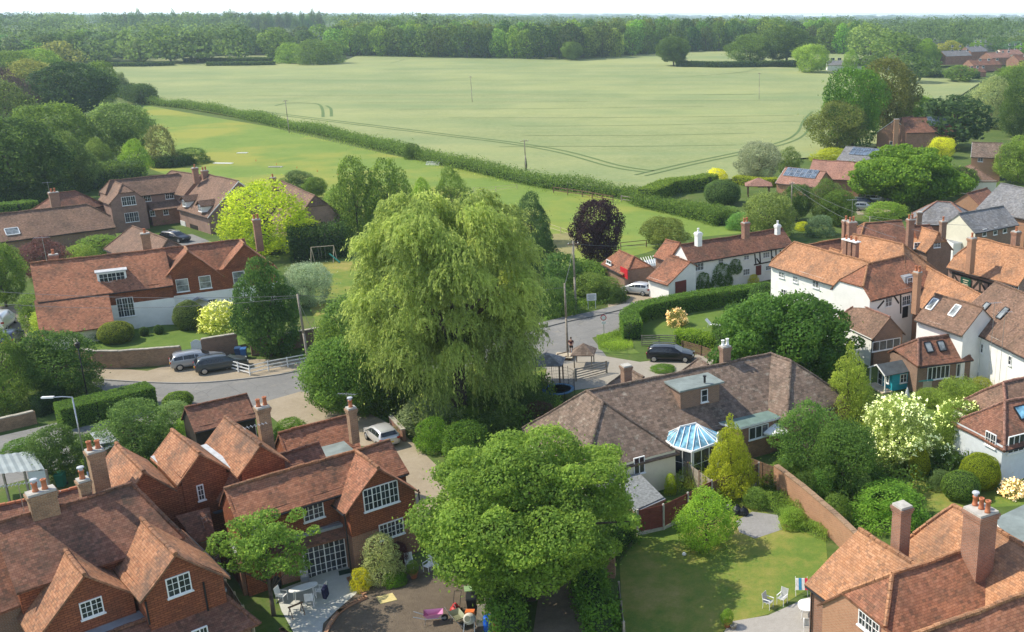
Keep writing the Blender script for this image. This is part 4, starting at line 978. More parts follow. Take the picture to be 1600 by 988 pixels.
hedge(path_pts([(940, 880), (958, 860), (985, 842)]), 1.2, 2.0, (.06, .12, .03), 'ivy heap by the lawn corner under the lime tree', 'garden_hedge', leaf=.09, rough=.14, lump=.3)
cover([(1180, 770), (1215, 755), (1300, 830), (1290, 850), (1240, 830), (1200, 800), (1165, 790)], 9000, .8, .08, (.13, .21, .05), 'wild flower bed along the lit brick garden wall', 'flower_bed', 'flower bed', .7, .25)
cover([(1040, 745), (1075, 735), (1110, 760), (1085, 772), (1050, 775)], 3500, .8, .08, (.16, .23, .05), 'long bright grass behind the maroon fence', 'long_grass', 'grass', .9, .16)
bush(1082, 764, 745, 28, 'bush_b', (.25, .22, .06), 'orange-tinged small shrub behind the maroon fence')
bush(1047, 775, 742, 18, 'bush_b', (.235, .30, .03), 'bright lime green upright plant behind the maroon fence')
cover([(1215, 690), (1300, 640), (1400, 660), (1560, 690), (1600, 740), (1500, 745), (1420, 790), (1300, 800), (1230, 745)], 15000, .8, .12, (.07, .12, .035), 'dense planting on the ground of the right gardens', upright=.5, asp=.5, lump=.7)
hedge(path_pts([(989, 531), (983, 513), (1001, 500), (1050, 489), (1110, 479), (1170, 471), (1205, 467)]), 2.0, 1.9, (.09, .165, .035), 'curving clipped hedge around the cottage lawn', 'garden_hedge', leaf=.08, rough=.05, dens=1.1)
ball(1192, 482, 442, 44, (.055, .11, .03), 'dark round bush at the end of the curving hedge', leaf=.08)
hedge(path_pts([(1058, 536), (1090, 540), (1125, 545)]), 1.6, 1.5, (.17, .26, .035), 'bright leafy hedge behind the black car', 'garden_hedge', leaf=.08, rough=.1, lump=.2)
hedge(path_pts([(1122, 550), (1150, 545), (1150, 520)]), 2.4, 3.0, (.06, .12, .03), 'tall dark hedge in front of the chestnut tree', 'garden_hedge', leaf=.10, rough=.12, lump=.15)
a = bush(1056, 512, 484, 32, 'bush_b', (.16, .17, .07), 'cream and pink rose bush on the cottage lawn'); flowers_on(a, 110, (.75, .55, .42), .09)
bush(1035, 584, 572, 40, 'bush_a', (.09, .17, .03), 'low green shrub behind the bungalow ridge')
bush(915, 475, 430, 70, 'bush_b', (.11, .16, .045), 'tangled green shrub behind the white notice board')
bush(945, 474, 436, 56, 'bush_b', (.09, .14, .04), 'green shrub left of the silver hatchback')
bush(962, 476, 450, 30, 'bush_c', (.05, .09, .03), 'dark green clipped shrub beside the silver hatchback')
hedge(path_pts([(908, 428), (935, 436), (955, 440)]), 2.6, 2.0, (.10, .17, .04), 'hedge below the brick shed with the red door', 'garden_hedge', leaf=.12, rough=.14, lump=.2)
bush(875, 470, 398, 74, 'bush_a', (.05, .10, .032), 'large dark green bush behind the telegraph poles')
bush(862, 500, 440, 70, 'bush_b', (.06, .11, .035), 'dark bush on the grass bank right of the willow')
cover([(850, 505), (900, 490), (985, 468), (960, 450), (900, 430), (860, 440)], 9000, .55, .14, (.10, .17, .04), 'rough grass bank behind the pavement', 'long_grass', 'grass', .7, .3)
cover([(932, 527), (985, 514), (990, 545), (960, 552), (936, 545)], 6000, .3, .10, (.15, .23, .04), 'long bright grass on the verge by the round road sign', 'long_grass', 'grass', .9, .16)

for x_, yb_, yt_, w_, k_, c_, lb_ in ((1262, 792, 742, 54, 'bush_b', DARK, 'dark leafy shrub just behind the top of the brick garden wall'), (1310, 830, 775, 50, 'bush_a', MID, 'rounded green shrub behind the lower part of the brick garden wall'), (1365, 775, 735, 60, 'bush_b', (.06, .11, .03), 'dark shrub in the middle of the right gardens'),
   (1475, 770, 738, 44, 'bush_c', (.10, .15, .07), 'grey-green low shrub between the egg topiary and the round shrub'), (1385, 748, 712, 50, 'bush_b', DARK, 'dark undergrowth shrub below the white flowering tree'), (1560, 745, 712, 44, 'bush_b', MID, 'green shrub under the pale boarded house'),
   (1590, 740, 706, 40, 'bush_b', (.12, .16, .06), 'pale green flower clump under the pale boarded house'), (1245, 712, 672, 56, 'bush_b', (.11, .19, .05), 'light green shrub right of the white parasol'), (1290, 650, 610, 60, 'bush_b', (.10, .18, .045), 'light airy shrub behind the mixed tree by the bungalow end'),
   (1455, 640, 610, 50, 'bush_b', (.15, .21, .05), 'light green shrub beside the beige garden store'), (1535, 625, 592, 44, 'bush_b', (.18, .20, .05), 'orange-tinted shrub against the long white building'), (1180, 800, 765, 40, 'bush_b', (.13, .2, .06), 'tall pale weeds at the head of the flower bed'),
   (1240, 830, 796, 44, 'bush_b', (.15, .23, .05), 'bright green weeds in the middle of the flower bed'), (800, 640, 600, 60, 'bush_b', MID, 'green shrub under the right side of the willow'), (640, 640, 596, 70, 'bush_b', (.09, .15, .04), 'leafy shrub under the left side of the willow'),
   (545, 560, 505, 70, 'round_b', (.085, .15, .04), 'light green bushy growth by the swing lawn'), (15, 590, 540, 70, 'bush_a', DARK, 'dark shrub mass at the left edge above the brick wall'), (60, 600, 560, 60, 'bush_b', (.05, .095, .03), 'dark shrub behind the low brick wall by the road'),
   (185, 655, 632, 40, 'bush_b', (.12, .2, .04), 'small light shrub behind the clipped roadside hedge'), (345, 720, 690, 30, 'bush_b', MID, 'small green shrub between the gables'), (140, 470, 440, 40, 'bush_b', MID, 'green climber at the left gable of the white and red house'),
   (115, 420, 385, 50, 'bush_b', (.14, .2, .05), 'pale green shrub behind the left end of the red-roofed house'), (240, 352, 335, 40, 'bush_a', MID, 'low green shrubs against the courtyard house wall'), (325, 405, 380, 24, 'bush_b', (.16, .24, .05), 'fresh green shrub at the garage door of the courtyard house')):
    bush(x_, yb_, yt_, w_, k_, c_, lb_)
cover([(60, 560), (130, 575), (165, 600), (150, 640), (60, 650), (-20, 660), (-20, 600)], 9000, .7, .12, (.07, .11, .035), 'shaded ground plants under the left roadside trees')
cover([(100, 690), (250, 660), (300, 700), (240, 740), (130, 740)], 9000, .6, .10, (.09, .15, .04), 'garden plants behind the three gables')
# ---------------- buildings ----------------
def R2(A, B, z): return G(A[0], A[1], z), G(B[0], B[1], z)
class Wing: pass
def wing(root, A, B, zr, wf, ze, wb=None, zb=None, exA=0., exB=0., hA=None, hB=None, tilem=T_RED, wallm=HUNG, ov=.3, og=.12, amp=.05,
         ridge=True, caps=None, walls=True, base=0., gut='f', wallB=None, lower=None, zl=None, roof='roof', barge=None, single=False):
    """one roofed block. A, B: ridge ends (world). Front = to the right of A->B. h? = height where a hip starts (None = gable, ze = full hip)"""
    A = V(A[0], A[1], 0); B = V(B[0], B[1], 0); e = (B-A).normalized(); n = V(e.y, -e.x, 0); L = (B-A).length
    wb = wf if wb is None else wb; zb = ze if zb is None else zb
    hA_ = zr if hA is None else hA; hB_ = zr if hB is None else hB
    g = root_loc(root).z
    s1, s2 = (zr-ze)/max(.05, wf), (zr-zb)/max(.05, wb)      # the given widths are to the eaves edge: step back to the wall
    wf -= ov; ze += ov*s1; wb -= ov; zb += ov*s2
    if hA is not None: hA = max(hA, ze, zb) if hA <= max(ze, zb)+.01 else hA
    if hB is not None: hB = max(hB, ze, zb) if hB <= max(ze, zb)+.01 else hB
    hA_ = zr if hA is None else hA; hB_ = zr if hB is None else hB
    w_ = Wing(); w_.A, w_.B, w_.e, w_.n, w_.L, w_.wf, w_.wb, w_.zr, w_.ze, w_.zb, w_.exA, w_.exB, w_.root = A, B, e, n, L, wf, wb, zr, ze, zb, exA, exB, root
    def P(s, o, z): return A+e*s+n*o+V(0, 0, z+g)
    w_.P = P
    def offs(z, side):
        if side > 0: return wf*(zr-z)/max(.01, zr-ze)
        return -wb*(zr-z)/max(.01, zr-zb)
    r = MB()
    sA, sB = -exA-og, L+exB+og
    for side in (1, -1):
        w0, z0 = (wf, ze) if side > 0 else (-wb, zb); sl = (zr-z0)/abs(w0); zo = z0-ov*sl; wo = w0+side*ov
        a, b_ = P(sA, wo, zo), P(sB, wo, zo)
        rA = P(-og if hA is None else 0, 0, zr); rB = P(L+(og if hB is None else 0), 0, zr)
        mA = P(sA, offs(hA_, side), hA_) if hA is not None and hA > z0+.01 else None
        mB = P(sB, offs(hB_, side), hB_) if hB is not None and hB > z0+.01 else None
        pts = []
        lo_l, lo_r = a, b_
        if mA is not None or mB is not None:
            zm = max(hA_ if mA is not None else z0, hB_ if mB is not None else z0); zm = min(zm, zr-.05)
            # level where the lower band stops
            def edge(side_l, z):
                if side_l:
                    if hA is None: return P(-og-exA, offs(z, side), z)
                    if z <= hA: return P(sA, offs(z, side), z)
                    t = (z-hA)/(zr-hA); return P(sA*(1-t), offs(z, side), z)
                if hB is None: return P(L+og+exB, offs(z, side), z)
                if z <= hB: return P(sB, offs(z, side), z)
                t = (z-hB)/(zr-hB); return P(L+(sB-L)*(1-t), offs(z, side), z)
            lv = sorted(set([z for z in (hA, hB) if z is not None and z > z0+.01]))
            prev = (a, b_)
            for z in lv+[zr]:
                cur = (edge(True, z), edge(False, z)) if z < zr else (rA, rB)
                if side > 0: r.patch(prev[0], prev[1], cur[1], cur[0], 0, .9, amp, .13, 'alr' if prev[0] is a else 'lr')
                else: r.patch(prev[1], prev[0], cur[0], cur[1], 0, .9, amp, .13, 'alr' if prev[0] is a else 'lr')
                prev = cur
        else:
            if side > 0: r.patch(a, b_, rB, rA, 0, .9, amp, .13, 'alr')
            else: r.patch(b_, a, rA, rB, 0, .9, amp, .13, 'alr')
    def hip(end):
        h = hA if end < 0 else hB
        if h is None: return
        s_ = sA if end < 0 else sB; ap = P(0 if end < 0 else L, 0, zr)
        full = h <= max(ze, zb)+.01
        zf = h-(ov*(zr-ze)/wf if h <= ze+.01 else 0); zk = h-(ov*(zr-zb)/wb if h <= zb+.01 else 0)
        f_ = P(s_, wf+ov if h <= ze+.01 else offs(h, 1), min(zf, h)); k = P(s_, -wb-ov if h <= zb+.01 else offs(h, -1), min(zk, h))
        if end < 0: r.patch(k, f_, ap, ap, 0, .9, amp, .13, 'a')
        else: r.patch(f_, k, ap, ap, 0, .9, amp, .13, 'a')
    hip(-1); hip(1)
    w_.roof = r.build(roof, tilem, root)
    # ridge and hip tiles
    if ridge:
        lines = [(P(-og if hA is None else 0, 0, zr), P(L+(og if hB is None else 0), 0, zr))]
        for end, h in ((-1, hA), (1, hB)):
            if h is None: continue
            ap = P(0 if end < 0 else L, 0, zr); s_ = sA if end < 0 else sB
            for sd_ in (1, -1):
                w0, z0 = (wf, ze) if sd_ > 0 else (-wb, zb)
                lines.append((ap, P(s_, offs(h, sd_) if h > z0+.01 else w0+sd_*ov, h if h > z0+.01 else z0-ov*(zr-z0)/abs(w0))))
        cap_row(lines, caps or tilem, w_.roof, amp, single)
    if walls:
        b = MB(); i = .0
        fA, fB, kB, kA = P(-exA, wf, 0), P(L+exB, wf, 0), P(L+exB, -wb, 0), P(-exA, -wb, 0)
        def wl(p, q, z0, z1): b.poly([p+V(0, 0, z0), q+V(0, 0, z0), q+V(0, 0, z1), p+V(0, 0, z1)])
        def gab(f_, k, h, s_):
            if h is None or h > max(ze, zb)+.01:
                hh = zr if h is None else h
                if h is None and abs(s_-(0 if s_ <= 0 else L)) > .2:      # slanting verge: the gable peak stands back at the ridge end
                    b.poly([P(s_, wf, base), P(s_, wf, ze), P(s_, -wb, zb), P(s_, -wb, base)]); b.poly([P(s_, wf, ze), P(0 if s_ <= 0 else L, 0, zr-.02), P(s_, -wb, zb)]); return
                pts = [P(s_, wf, base), P(s_, wf, ze)]
                if h is None: pts += [P(s_, 0, zr-.02)]
                else: pts += [P(s_, offs(h, 1), h), P(s_, offs(h, -1), h)]
                pts += [P(s_, -wb, zb), P(s_, -wb, base)]
                b.poly(pts if s_ > 0 else pts[::-1])
            else: b.poly([P(s_, wf, base), P(s_, wf, ze), P(s_, -wb, zb), P(s_, -wb, base)])
        wl(fA, fB, base, ze); wl(kB, kA, base, zb)
        gab(fA, kA, hA, -exA); gab(fB, kB, hB, L+exB)
        b.build('wall', wallm, root)
        if lower is not None:                         # a different finish on the lower storey, 25 mm proud
            c = MB(); o = .025
            q = [P(-exA-o, wf+o, base), P(L+exB+o, wf+o, base), P(L+exB+o, -wb-o, base), P(-exA-o, -wb-o, base)]
            for u, v_ in ((0, 1), (1, 2), (2, 3), (3, 0)): c.poly([q[u], q[v_], q[v_]+V(0, 0, zl-base), q[u]+V(0, 0, zl-base)])
            for u, v_, in_ in ((0, 1, n), (1, 2, e), (2, 3, -n), (3, 0, -e)): c.poly([q[u]+V(0, 0, zl-base), q[v_]+V(0, 0, zl-base), q[v_]+V(0, 0, zl-base)-in_*o, q[u]+V(0, 0, zl-base)-in_*o])
            c.build('lower_wall', lower, root)
    if gut:
        for s_ in gut:
            sg, w0, z0 = (1, wf, ze) if s_ == 'f' else (-1, -wb, zb); sl = (zr-z0)/abs(w0)
            p, q = P(-exA, w0+sg*(ov+.05), z0-ov*sl-.10), P(L+exB, w0+sg*(ov+.05), z0-ov*sl-.10)
            MB().cyl(p, q, .055, .055, 6).build('gutter', BLACK, root)
    if barge:
        c = MB()
        for s_ in ((-exA-og-.02,) if barge in 'AC' else ())+((L+exB+og+.02,) if barge in 'BC' else ()):
            for sd_ in (1, -1):
                w0, z0 = (wf, ze) if sd_ > 0 else (-wb, zb); sl = (zr-z0)/abs(w0)
                p, q = P(s_, w0+sd_*ov, z0-ov*sl-.06), P(s_, 0, zr-.06); d = (q-p)/2; c.obox((p+q)/2, d, e*.02, V(0, 0, .08))
        c.build('bargeboard', PAINT, root)
    return w_
CAPM = {}
def cap_row(lines, mt, parent, amp=.03, single=False, r=.13, step=.42):
    """half-round tiles along ridges and hips"""
    rng = random.Random(int(abs(lines[0][0].x)*100)); M_ = MB(); base = root_loc(parent)
    piece = None
    for p, q in lines:
        L = (q-p).length; n = max(1, int(L/step)); d = (q-p).normalized(); s_ = d.cross(V(0, 0, 1)).normalized(); u = s_.cross(d)
        for k in range(n):
            a = p.lerp(q, k/n); b = p.lerp(q, (k+.94)/n); lift = V(0, 0, 1)*amp*2*noise.noise(((a+b)/2)*.45)
            jz = rng.uniform(-.012, .012); rr = r*rng.uniform(.92, 1.08)
            m = MB(); i = len(m.v)
            for c in (a, b):
                for t in (-.15, .25, .5, .75, 1.15): m.v.append(c+lift+V(0, 0, jz)+s_*math.cos(t*PI)*rr+u*(math.sin(t*PI)*rr*.75+.01))
            for j in range(4): m.f.append((i+j, i+j+1, i+5+j+1, i+5+j)); m.m.append(0); m.uv.append(None)
            m.f.append((i+4, i+3, i+2, i+1, i)); m.f.append((i+5, i+6, i+7, i+8, i+9)); m.m += [0, 0]; m.uv += [None, None]
            if single: m.build('ridge_tile', mt, parent)
            else:
                o = len(M_.v); M_.v += m.v; M_.f += [tuple(o+x for x in f) for f in m.f]; M_.m += m.m; M_.uv += m.uv
    if not single and M_.v: M_.build('ridge_tiles', mt, parent)
def hitplane(px, py, P0, nrm):
    d = ray(px, py); o = V(0, 0, H); den = d.dot(nrm); return o+d*((P0-o).dot(nrm)/den)
def wallplane(w, side):
    if side == 'f': return w.P(0, w.wf, 0), w.n, w.e
    if side == 'b': return w.P(0, -w.wb, 0), -w.n, -w.e
    if side == 'A': return w.P(-w.exA, 0, 0), -w.e, w.n
    return w.P(w.L+w.exB, 0, 0), w.e, -w.n
def window(root, c, t, nr, wd, ht, lights=2, rows=3, frame=PAINT, glass=GLASS, cols=2, name='window', sill=True, out=.0, bars=True, up=V(0, 0, 1)):
    """casement: frame, mullions and glazing bars proud of the wall, one pane per light"""
    f = MB(); dp = .05; fw = .055; c = c+nr*(.03+out)
    f.obox(c+up*(ht/2-fw/2), t*wd/2, nr*dp, up*fw/2); f.obox(c-up*(ht/2-fw/2), t*wd/2, nr*dp, up*fw/2)
    for k in range(lights+1):
        x = -wd/2+fw/2+(wd-fw)*k/lights; f.obox(c+t*x, t*fw/2, nr*(dp-.003), up*(ht/2-fw))
    lw = (wd-fw)/lights
    if bars:
        for k in range(lights):
            x0 = -wd/2+fw/2+lw*k
            for j in range(1, cols): f.obox(c+t*(x0+lw*j/cols), t*.012, nr*(dp-.018), up*(ht/2-fw))
            for j in range(1, rows): f.obox(c+t*(x0+lw/2)+up*(-ht/2+ht*j/rows), t*(lw/2-fw/2), nr*(dp-.02), up*.012)
    if sill: f.obox(c-up*(ht/2+.03)+nr*.04, t*(wd/2+.06), nr*(dp+.03), up*.03)
    o = f.build(name, frame, root)
    for k in range(lights):
        x0 = -wd/2+fw/2+lw*(k+.5); p = MB(); p.obox(c+t*x0-nr*.012, t*(lw/2-.02), nr*.012, up*(ht/2-fw*.8)); p.build('pane', glass, o)
    return o
def win(w, side, x0, y0, x1, y1, lights=2, rows=3, kw=1., **k):
    P0, nr, t = wallplane(w, side); xc, yc = (x0+x1)/2, (y0+y1)/2
    c = hitplane(xc, yc, P0, nr); a = hitplane(x0, yc, P0, nr); b = hitplane(x1, yc, P0, nr)
    wd = abs((b-a).dot(t))*kw; ht = abs(hitplane(xc, y0, P0, nr).z-hitplane(xc, y1, P0, nr).z)
    return window(w.root, c, t, nr, max(.3, wd), max(.3, ht), lights, rows, **k)
def door(w, side, x0, y0, x1, y1, mt, name='door', out=.0):
    P0, nr, t = wallplane(w, side); xc = (x0+x1)/2
    c = hitplane(xc, (y0+y1)/2, P0, nr); a = hitplane(x0, (y0+y1)/2, P0, nr); b = hitplane(x1, (y0+y1)/2, P0, nr)
    wd = abs((b-a).dot(t)); ht = abs(hitplane(xc, y0, P0, nr).z-hitplane(xc, y1, P0, nr).z)
    m = MB(); m.obox(c+nr*(.03+out), t*wd/2, nr*.03, V(0, 0, ht/2)); n = max(1, int(wd/.22))
    for k in range(n+1): m.obox(c+nr*(.062+out)+t*(-wd/2+.03+(wd-.06)*k/n), t*.03, nr*.01, V(0, 0, ht/2-.03))
    return m.build(name, mt, w.root)
def skylight(w, side, px, py, wd=.8, ht=1.2, glass=GLASS, frame=LEAD, name='skylight'):
    sg = 1 if side == 'f' else -1; w0, z0 = (w.wf, w.ze) if side == 'f' else (w.wb, w.zb)
    up = (w.P(0, 0, w.zr)-w.P(0, sg*w0, z0)).normalized(); nr = (w.e.cross(up)*sg); nr = nr if nr.z > 0 else -nr
    c = hitplane(px, py, w.P(0, 0, w.zr), nr); m = MB()
    for d, l in ((up*(ht/2), w.e*wd/2), (-up*(ht/2), w.e*wd/2)): m.obox(c+d+nr*.05, l, up*.05, nr*.06)
    for d in (w.e*wd/2, -w.e*wd/2): m.obox(c+d+nr*.05, w.e*.05, up*(ht/2-.05), nr*.06)
    o = m.build(name, frame, w.root); MB().obox(c+nr*.05, w.e*(wd/2-.05), up*(ht/2-.05), nr*.03).build('pane', glass, o); return o
def solar(w, side, px, py, nx, ny, pw=1.0, ph=1.6):
    sg = 1 if side == 'f' else -1; w0, z0 = (w.wf, w.ze) if side == 'f' else (w.wb, w.zb)
    up = (w.P(0, 0, w.zr)-w.P(0, sg*w0, z0)).normalized(); nr = (w.e.cross(up)*sg); nr = nr if nr.z > 0 else -nr
    c = hitplane(px, py, w.P(0, 0, w.zr), nr)
    for i in range(nx):
        for j in range(ny):
            q = c+w.e*pw*(i-(nx-1)/2)+up*ph*(j-(ny-1)/2)+nr*.12
            m = MB(); m.obox(q, w.e*pw*.49, up*ph*.49, nr*.02, 0); m.obox(q+nr*.021, w.e*pw*.455, up*ph*.465, nr*.006, 1)
            for k in (-1, 1): m.obox(q+nr*.029+w.e*pw*.16*k, w.e*.008, up*ph*.46, nr*.002, 0)
            m.build('solar_panel', [RIM, SOLAR], w.root)
def chimney(root, px, py, zt, wx, wy, zb, e, pots=2, mt=BR_BRN, potm=CLAY, white=False, flash=True, cap=True, cowl=0, potpx=None, capm=None):
    """px,py = centre of the top of the stack"""
    zt -= .7; wx *= .82; wy *= .85
    g = root_loc(root).z; P = G(px, py, zt); P.z = 0; n = V(e.y, -e.x, 0); m = MB()
    def bx(z0, z1, a, b_, mi=0): m.obox(P+V(0, 0, g+(z0+z1)/2), e*a/2, n*b_/2, V(0, 0, (z1-z0)/2), mi)
    bx(zb, zt-.42, wx, wy)
    if cap: bx(zt-.418, zt-.27, wx+.10, wy+.10); bx(zt-.268, zt-.12, wx+.18, wy+.18); bx(zt-.118, zt, wx+.04, wy+.04, 1)
    else: bx(zt-.418, zt, wx, wy)
    c = m.build('chimney', [mt, capm or CONC], root)
    if flash:
        s = MB(); 
        s.obox(P+V(0, 0, g+zb+.02), e*(wx/2+.02), n*(wy/2+.02), V(0, 0, .02)); 
    for k in range(pots):
        off = e*((k-(pots-1)/2)*min(.42, (wx-.1)/max(1, pots-1) if pots > 1 else .4)) if wx >= wy else n*((k-(pots-1)/2)*min(.42, (wy-.1)/max(1, pots-1) if pots > 1 else .4))
        q = P+off+V(0, 0, g+zt); hh = .5+.06*((k*7) % 3)
        r = MB().rev(q, [(.15, 0), (.145, .08), (.125, .1), (.115, hh-.1), (.145, hh-.08), (.145, hh), (.09, hh), (.09, hh-.15)], 10)
        po = r.build('chimney_pot', potm, c, smooth=True)
        if k < cowl: MB().rev(q+V(0, 0, hh), [(.10, 0), (.10, .12), (.19, .14), (.17, .2), (.02, .24)], 10).build('cowl', LEADP, root)
    return c
def prism(root, name, pts, zt, zb, mt, top=None, edge=None, ez=.18):
    """upright walls under a flat outline (world points), with a flat top slab"""
    g = root_loc(root).z; q = [V(p[0], p[1], 0) for p in pts]; m = MB(); n = len(q)
    a = sum(q[i].x*q[(i+1) % n].y-q[(i+1) % n].x*q[i].y for i in range(n))
    if a < 0: q = q[::-1]
    for i in range(n):
        j = (i+1) % n; m.poly([q[i]+V(0, 0, g+zb), q[j]+V(0, 0, g+zb), q[j]+V(0, 0, g+zt-ez), q[i]+V(0, 0, g+zt-ez)])
    m.build(name, mt, root)
    c = sum(q, V(0, 0, 0))/n; r = [c+(p-c)*(1+.15/max(.5, (p-c).length)) for p in q]; s = MB()
    s.poly([p+V(0, 0, g+zt) for p in r])
    for i in range(n): j = (i+1) % n; s.poly([r[i]+V(0, 0, g+zt-ez), r[j]+V(0, 0, g+zt-ez), r[j]+V(0, 0, g+zt), r[i]+V(0, 0, g+zt)], 1)
    s.poly([p+V(0, 0, g+zt-ez) for p in r][::-1], 1)
    return s.build('flat_roof', [top or FELT, edge or PAINT], root)
def sloperoof(root, pts, mt, name='roof', sk='ablr', amp=.02, th=.12):
    """pts: eave left, eave right, top right, top left (world)"""
    return MB().patch(*pts, 0, .9, amp, th, sk).build(name, mt, root)
def strip(root, pts, wd, mt, name='lead_valley', up=.03):
    """lead sheet lying along a valley"""
    m = MB()
    for p, q in zip(pts[:-1], pts[1:]):
        d = (q-p).normalized(); s = d.cross(V(0, 0, 1)).normalized(); m.obox((p+q)/2+V(0, 0, up), (q-p)/2, s*wd/2, V(0, 0, .02))
    return m.build(name, mt, root)
def pipe(root, pts, mt=BLACK, r=.045, name='downpipe'): return MB().tube(pts, r, 6).build(name, mt, root)
def downpipe(w, side, s_or_px, top=None, r=.045):
    P0, nr, t = wallplane(w, side); p = hitplane(*s_or_px, P0, nr)+nr*.07; top = min(w.ze, w.zb)-.1
    return pipe(w.root, [V(p.x, p.y, top or p.z), V(p.x, p.y, .0)], r=r)
def aerial(root_or_none, P, h, rz, label, n=7, L=1.3):
    t = thing('television_aerial', P, label, 'aerial'); m = MB().cyl(P, P+V(0, 0, h), .02, .02, 5); m.build('mast', RIM, t)
    b = MB(); d = V(math.cos(rz), math.sin(rz), 0); s = V(-d.y, d.x, 0); c = P+V(0, 0, h-.1); b.cyl(c-d*L/2, c+d*L/2, .016, .016, 5)
    for k in range(n): q = c+d*L*(k/(n-1)-.5); l = .28-.015*k; b.cyl(q-s*l, q+s*l, .01, .01, 4)
    b.build('antenna', RIM, t); return t

    p = G(px, py, z); A = V(A[0], A[1], 0); B = V(B[0], B[1], 0); e = (B-A).normalized(); p.z = 0; return abs((p-A).dot(V(e.y, -e.x, 0))), (p-A).dot(e)
def house(name, P, label, cat='house', group=None): return thing(name, V(P[0], P[1], terr(P[0], P[1])), label, cat, group)
def shift(A, e, d): return A+e*d
def offs_to_ridge(A, B, px, py, z, side=1):
    p = G(px, py, z); A = V(A[0], A[1], 0); B = V(B[0], B[1], 0); e = (B-A).normalized(); p.z = 0; return (p-A).dot(V(e.y, -e.x, 0))*side, (p-A).dot(e)
def fit(A, B, zr, px, k=1.0, side=1):
    """half width and eave height so that the eave passes through a photo pixel at the given roof pitch"""
    d = .1
    while d < 8:
        w, s = offs_to_ridge(A, B, px[0], px[1], zr-d, side)
        if w <= k*d: break
        d += .02
    return k*d, zr-d, s
# ---------------- the houses ----------------
def W(root, A, B, zr, ev=None, k=1., w=None, ze=None, **kw):
    a = G(*A, zr) if not isinstance(A, Vector) else A; b = G(*B, zr) if not isinstance(B, Vector) else B
    if w is None: w, ze, _ = fit(a, b, zr, ev, k)
    return wing(root, a, b, zr, w, ze, **kw)
def cross(root, m, apex, zr, w, ze, side=1, back=0., **kw):
    """a wing at right angles to m, its gable peak seen at the pixel apex"""
    P = G(*apex, zr); s = (V(P.x, P.y, 0)-m.A).dot(m.e); g = root_loc(root).z
    A = m.A+m.e*s-m.n*back*side; o = (V(P.x, P.y, 0)-m.A).dot(m.n); B = m.A+m.e*s+m.n*o
    return wing(root, A, B, zr, w, ze, **kw)
def seg(root, P, Q):
    w = Wing(); w.root = root; w.A = V(P.x, P.y, 0); w.e = (V(Q.x, Q.y, 0)-w.A).normalized(); w.n = V(w.e.y, -w.e.x, 0); w.wf = w.wb = 0; w.exA = w.exB = 0; w.L = (V(Q.x, Q.y, 0)-w.A).length
    w.P = lambda s, o, z: w.A+w.e*s+w.n*o+V(0, 0, z); return w
def H_(name, px, label, cat='house', z=5.):
    P = G(*px, z); return house(name, P, label, cat)
# -- A: front left house
a = H_('hung_tile_house', (110, 880), 'old red-brown tiled house in the bottom left corner with two front gables and white windows')
Am = W(a, (-8, 818), (206, 756), 8.3, w=2.8, ze=5.5, exB=1.3, hB=5.6, tilem=T_OLD, wallm=HUNG, caps=T_OLD, single=True, gut='')
A1 = cross(a, Am, (131, 898), 6.5, 2.65, 3.9, wb=2.2, zb=4.4, tilem=T_WTH, wallm=HUNG, og=.15, caps=T_WTH, single=True, gut='')
A2 = cross(a, Am, (273, 865), 6.8, 1.95, 4.9, wb=2.35, zb=4.5, tilem=T_WTH, wallm=HUNG, og=.15, caps=T_WTH, single=True, gut='b')
W(a, (-140, 885), (-12, 842), 7.3, w=2.8, ze=4.6, tilem=T_OLD, wallm=BR_BRN, gut='')
win(A1, 'B', 124, 936, 162, 963, 2, 3); win(A2, 'B', 259, 898, 299, 929, 2, 3)
q = A1.P(A1.L, 0, 0); e_, n_ = Am.e, Am.n
def F_(s, o, z): return V(q.x, q.y, 0)+e_*s+n_*o+V(0, 0, z)
prism(a, 'lower_wall', [F_(-3., -.1, 0), F_(-3., .95, 0), F_(5.9, .95, 0), F_(5.9, -.1, 0)], 3.45, 0, BR_RED, top=LEAD, edge=LEAD)
sloperoof(a, [F_(-2.8, 3.3, 2.1), F_(6.6, 3.3, 2.1), F_(5.7, .95, 3.4), F_(-2.8, .95, 3.4)], T_OLD, 'lean_to_roof', 'ar')
sloperoof(a, [F_(6.6, 3.3, 2.1), F_(6.6, .1, 2.1), F_(5.7, .3, 3.35), F_(5.7, .95, 3.4)], T_OLD, 'lean_to_roof', 'a')
cap_row([(F_(-2.8, .95, 3.43), F_(5.7, .95, 3.43)), (F_(5.7, .95, 3.43), F_(6.7, 3.4, 2.08))], T_OLD, a)
sA = seg(a, F_(-3, 3.0, 0), F_(6.3, 3.0, 0)); m_ = MB(); m_.poly([F_(-3, 3, 0), F_(6.3, 3, 0), F_(6.3, 3, 2.25), F_(-3, 3, 2.25)]); m_.poly([F_(6.3, 3, 0), F_(6.3, 0, 0), F_(6.3, 0, 2.25), F_(6.3, 3, 2.25)]); m_.build('lean_to_wall', BR_RED, a)
win(sA, 'f', 300, 981, 326, 1005, 2, 2)
strip(a, [A1.P(1.4, -2.05, 4.6), A1.P(A1.L+.1, -2.05, 4.6)], .42, LEADP)
chimney(a, 63, 766, 10.1, 1.5, .8, 6.6, Am.e, 2, BR_OLD, cowl=1)
chimney(a, 129, 748, 9.8, .62, .7, 6.6, Am.e, 1, BR_OLD, cowl=1)
downpipe(A2, 'B', (312, 880), 5.2)
pipe(a, [A2.P(A2.L+.1, 1.7, 4.8), A2.P(A2.L+.1, 1.7, 3.5)])
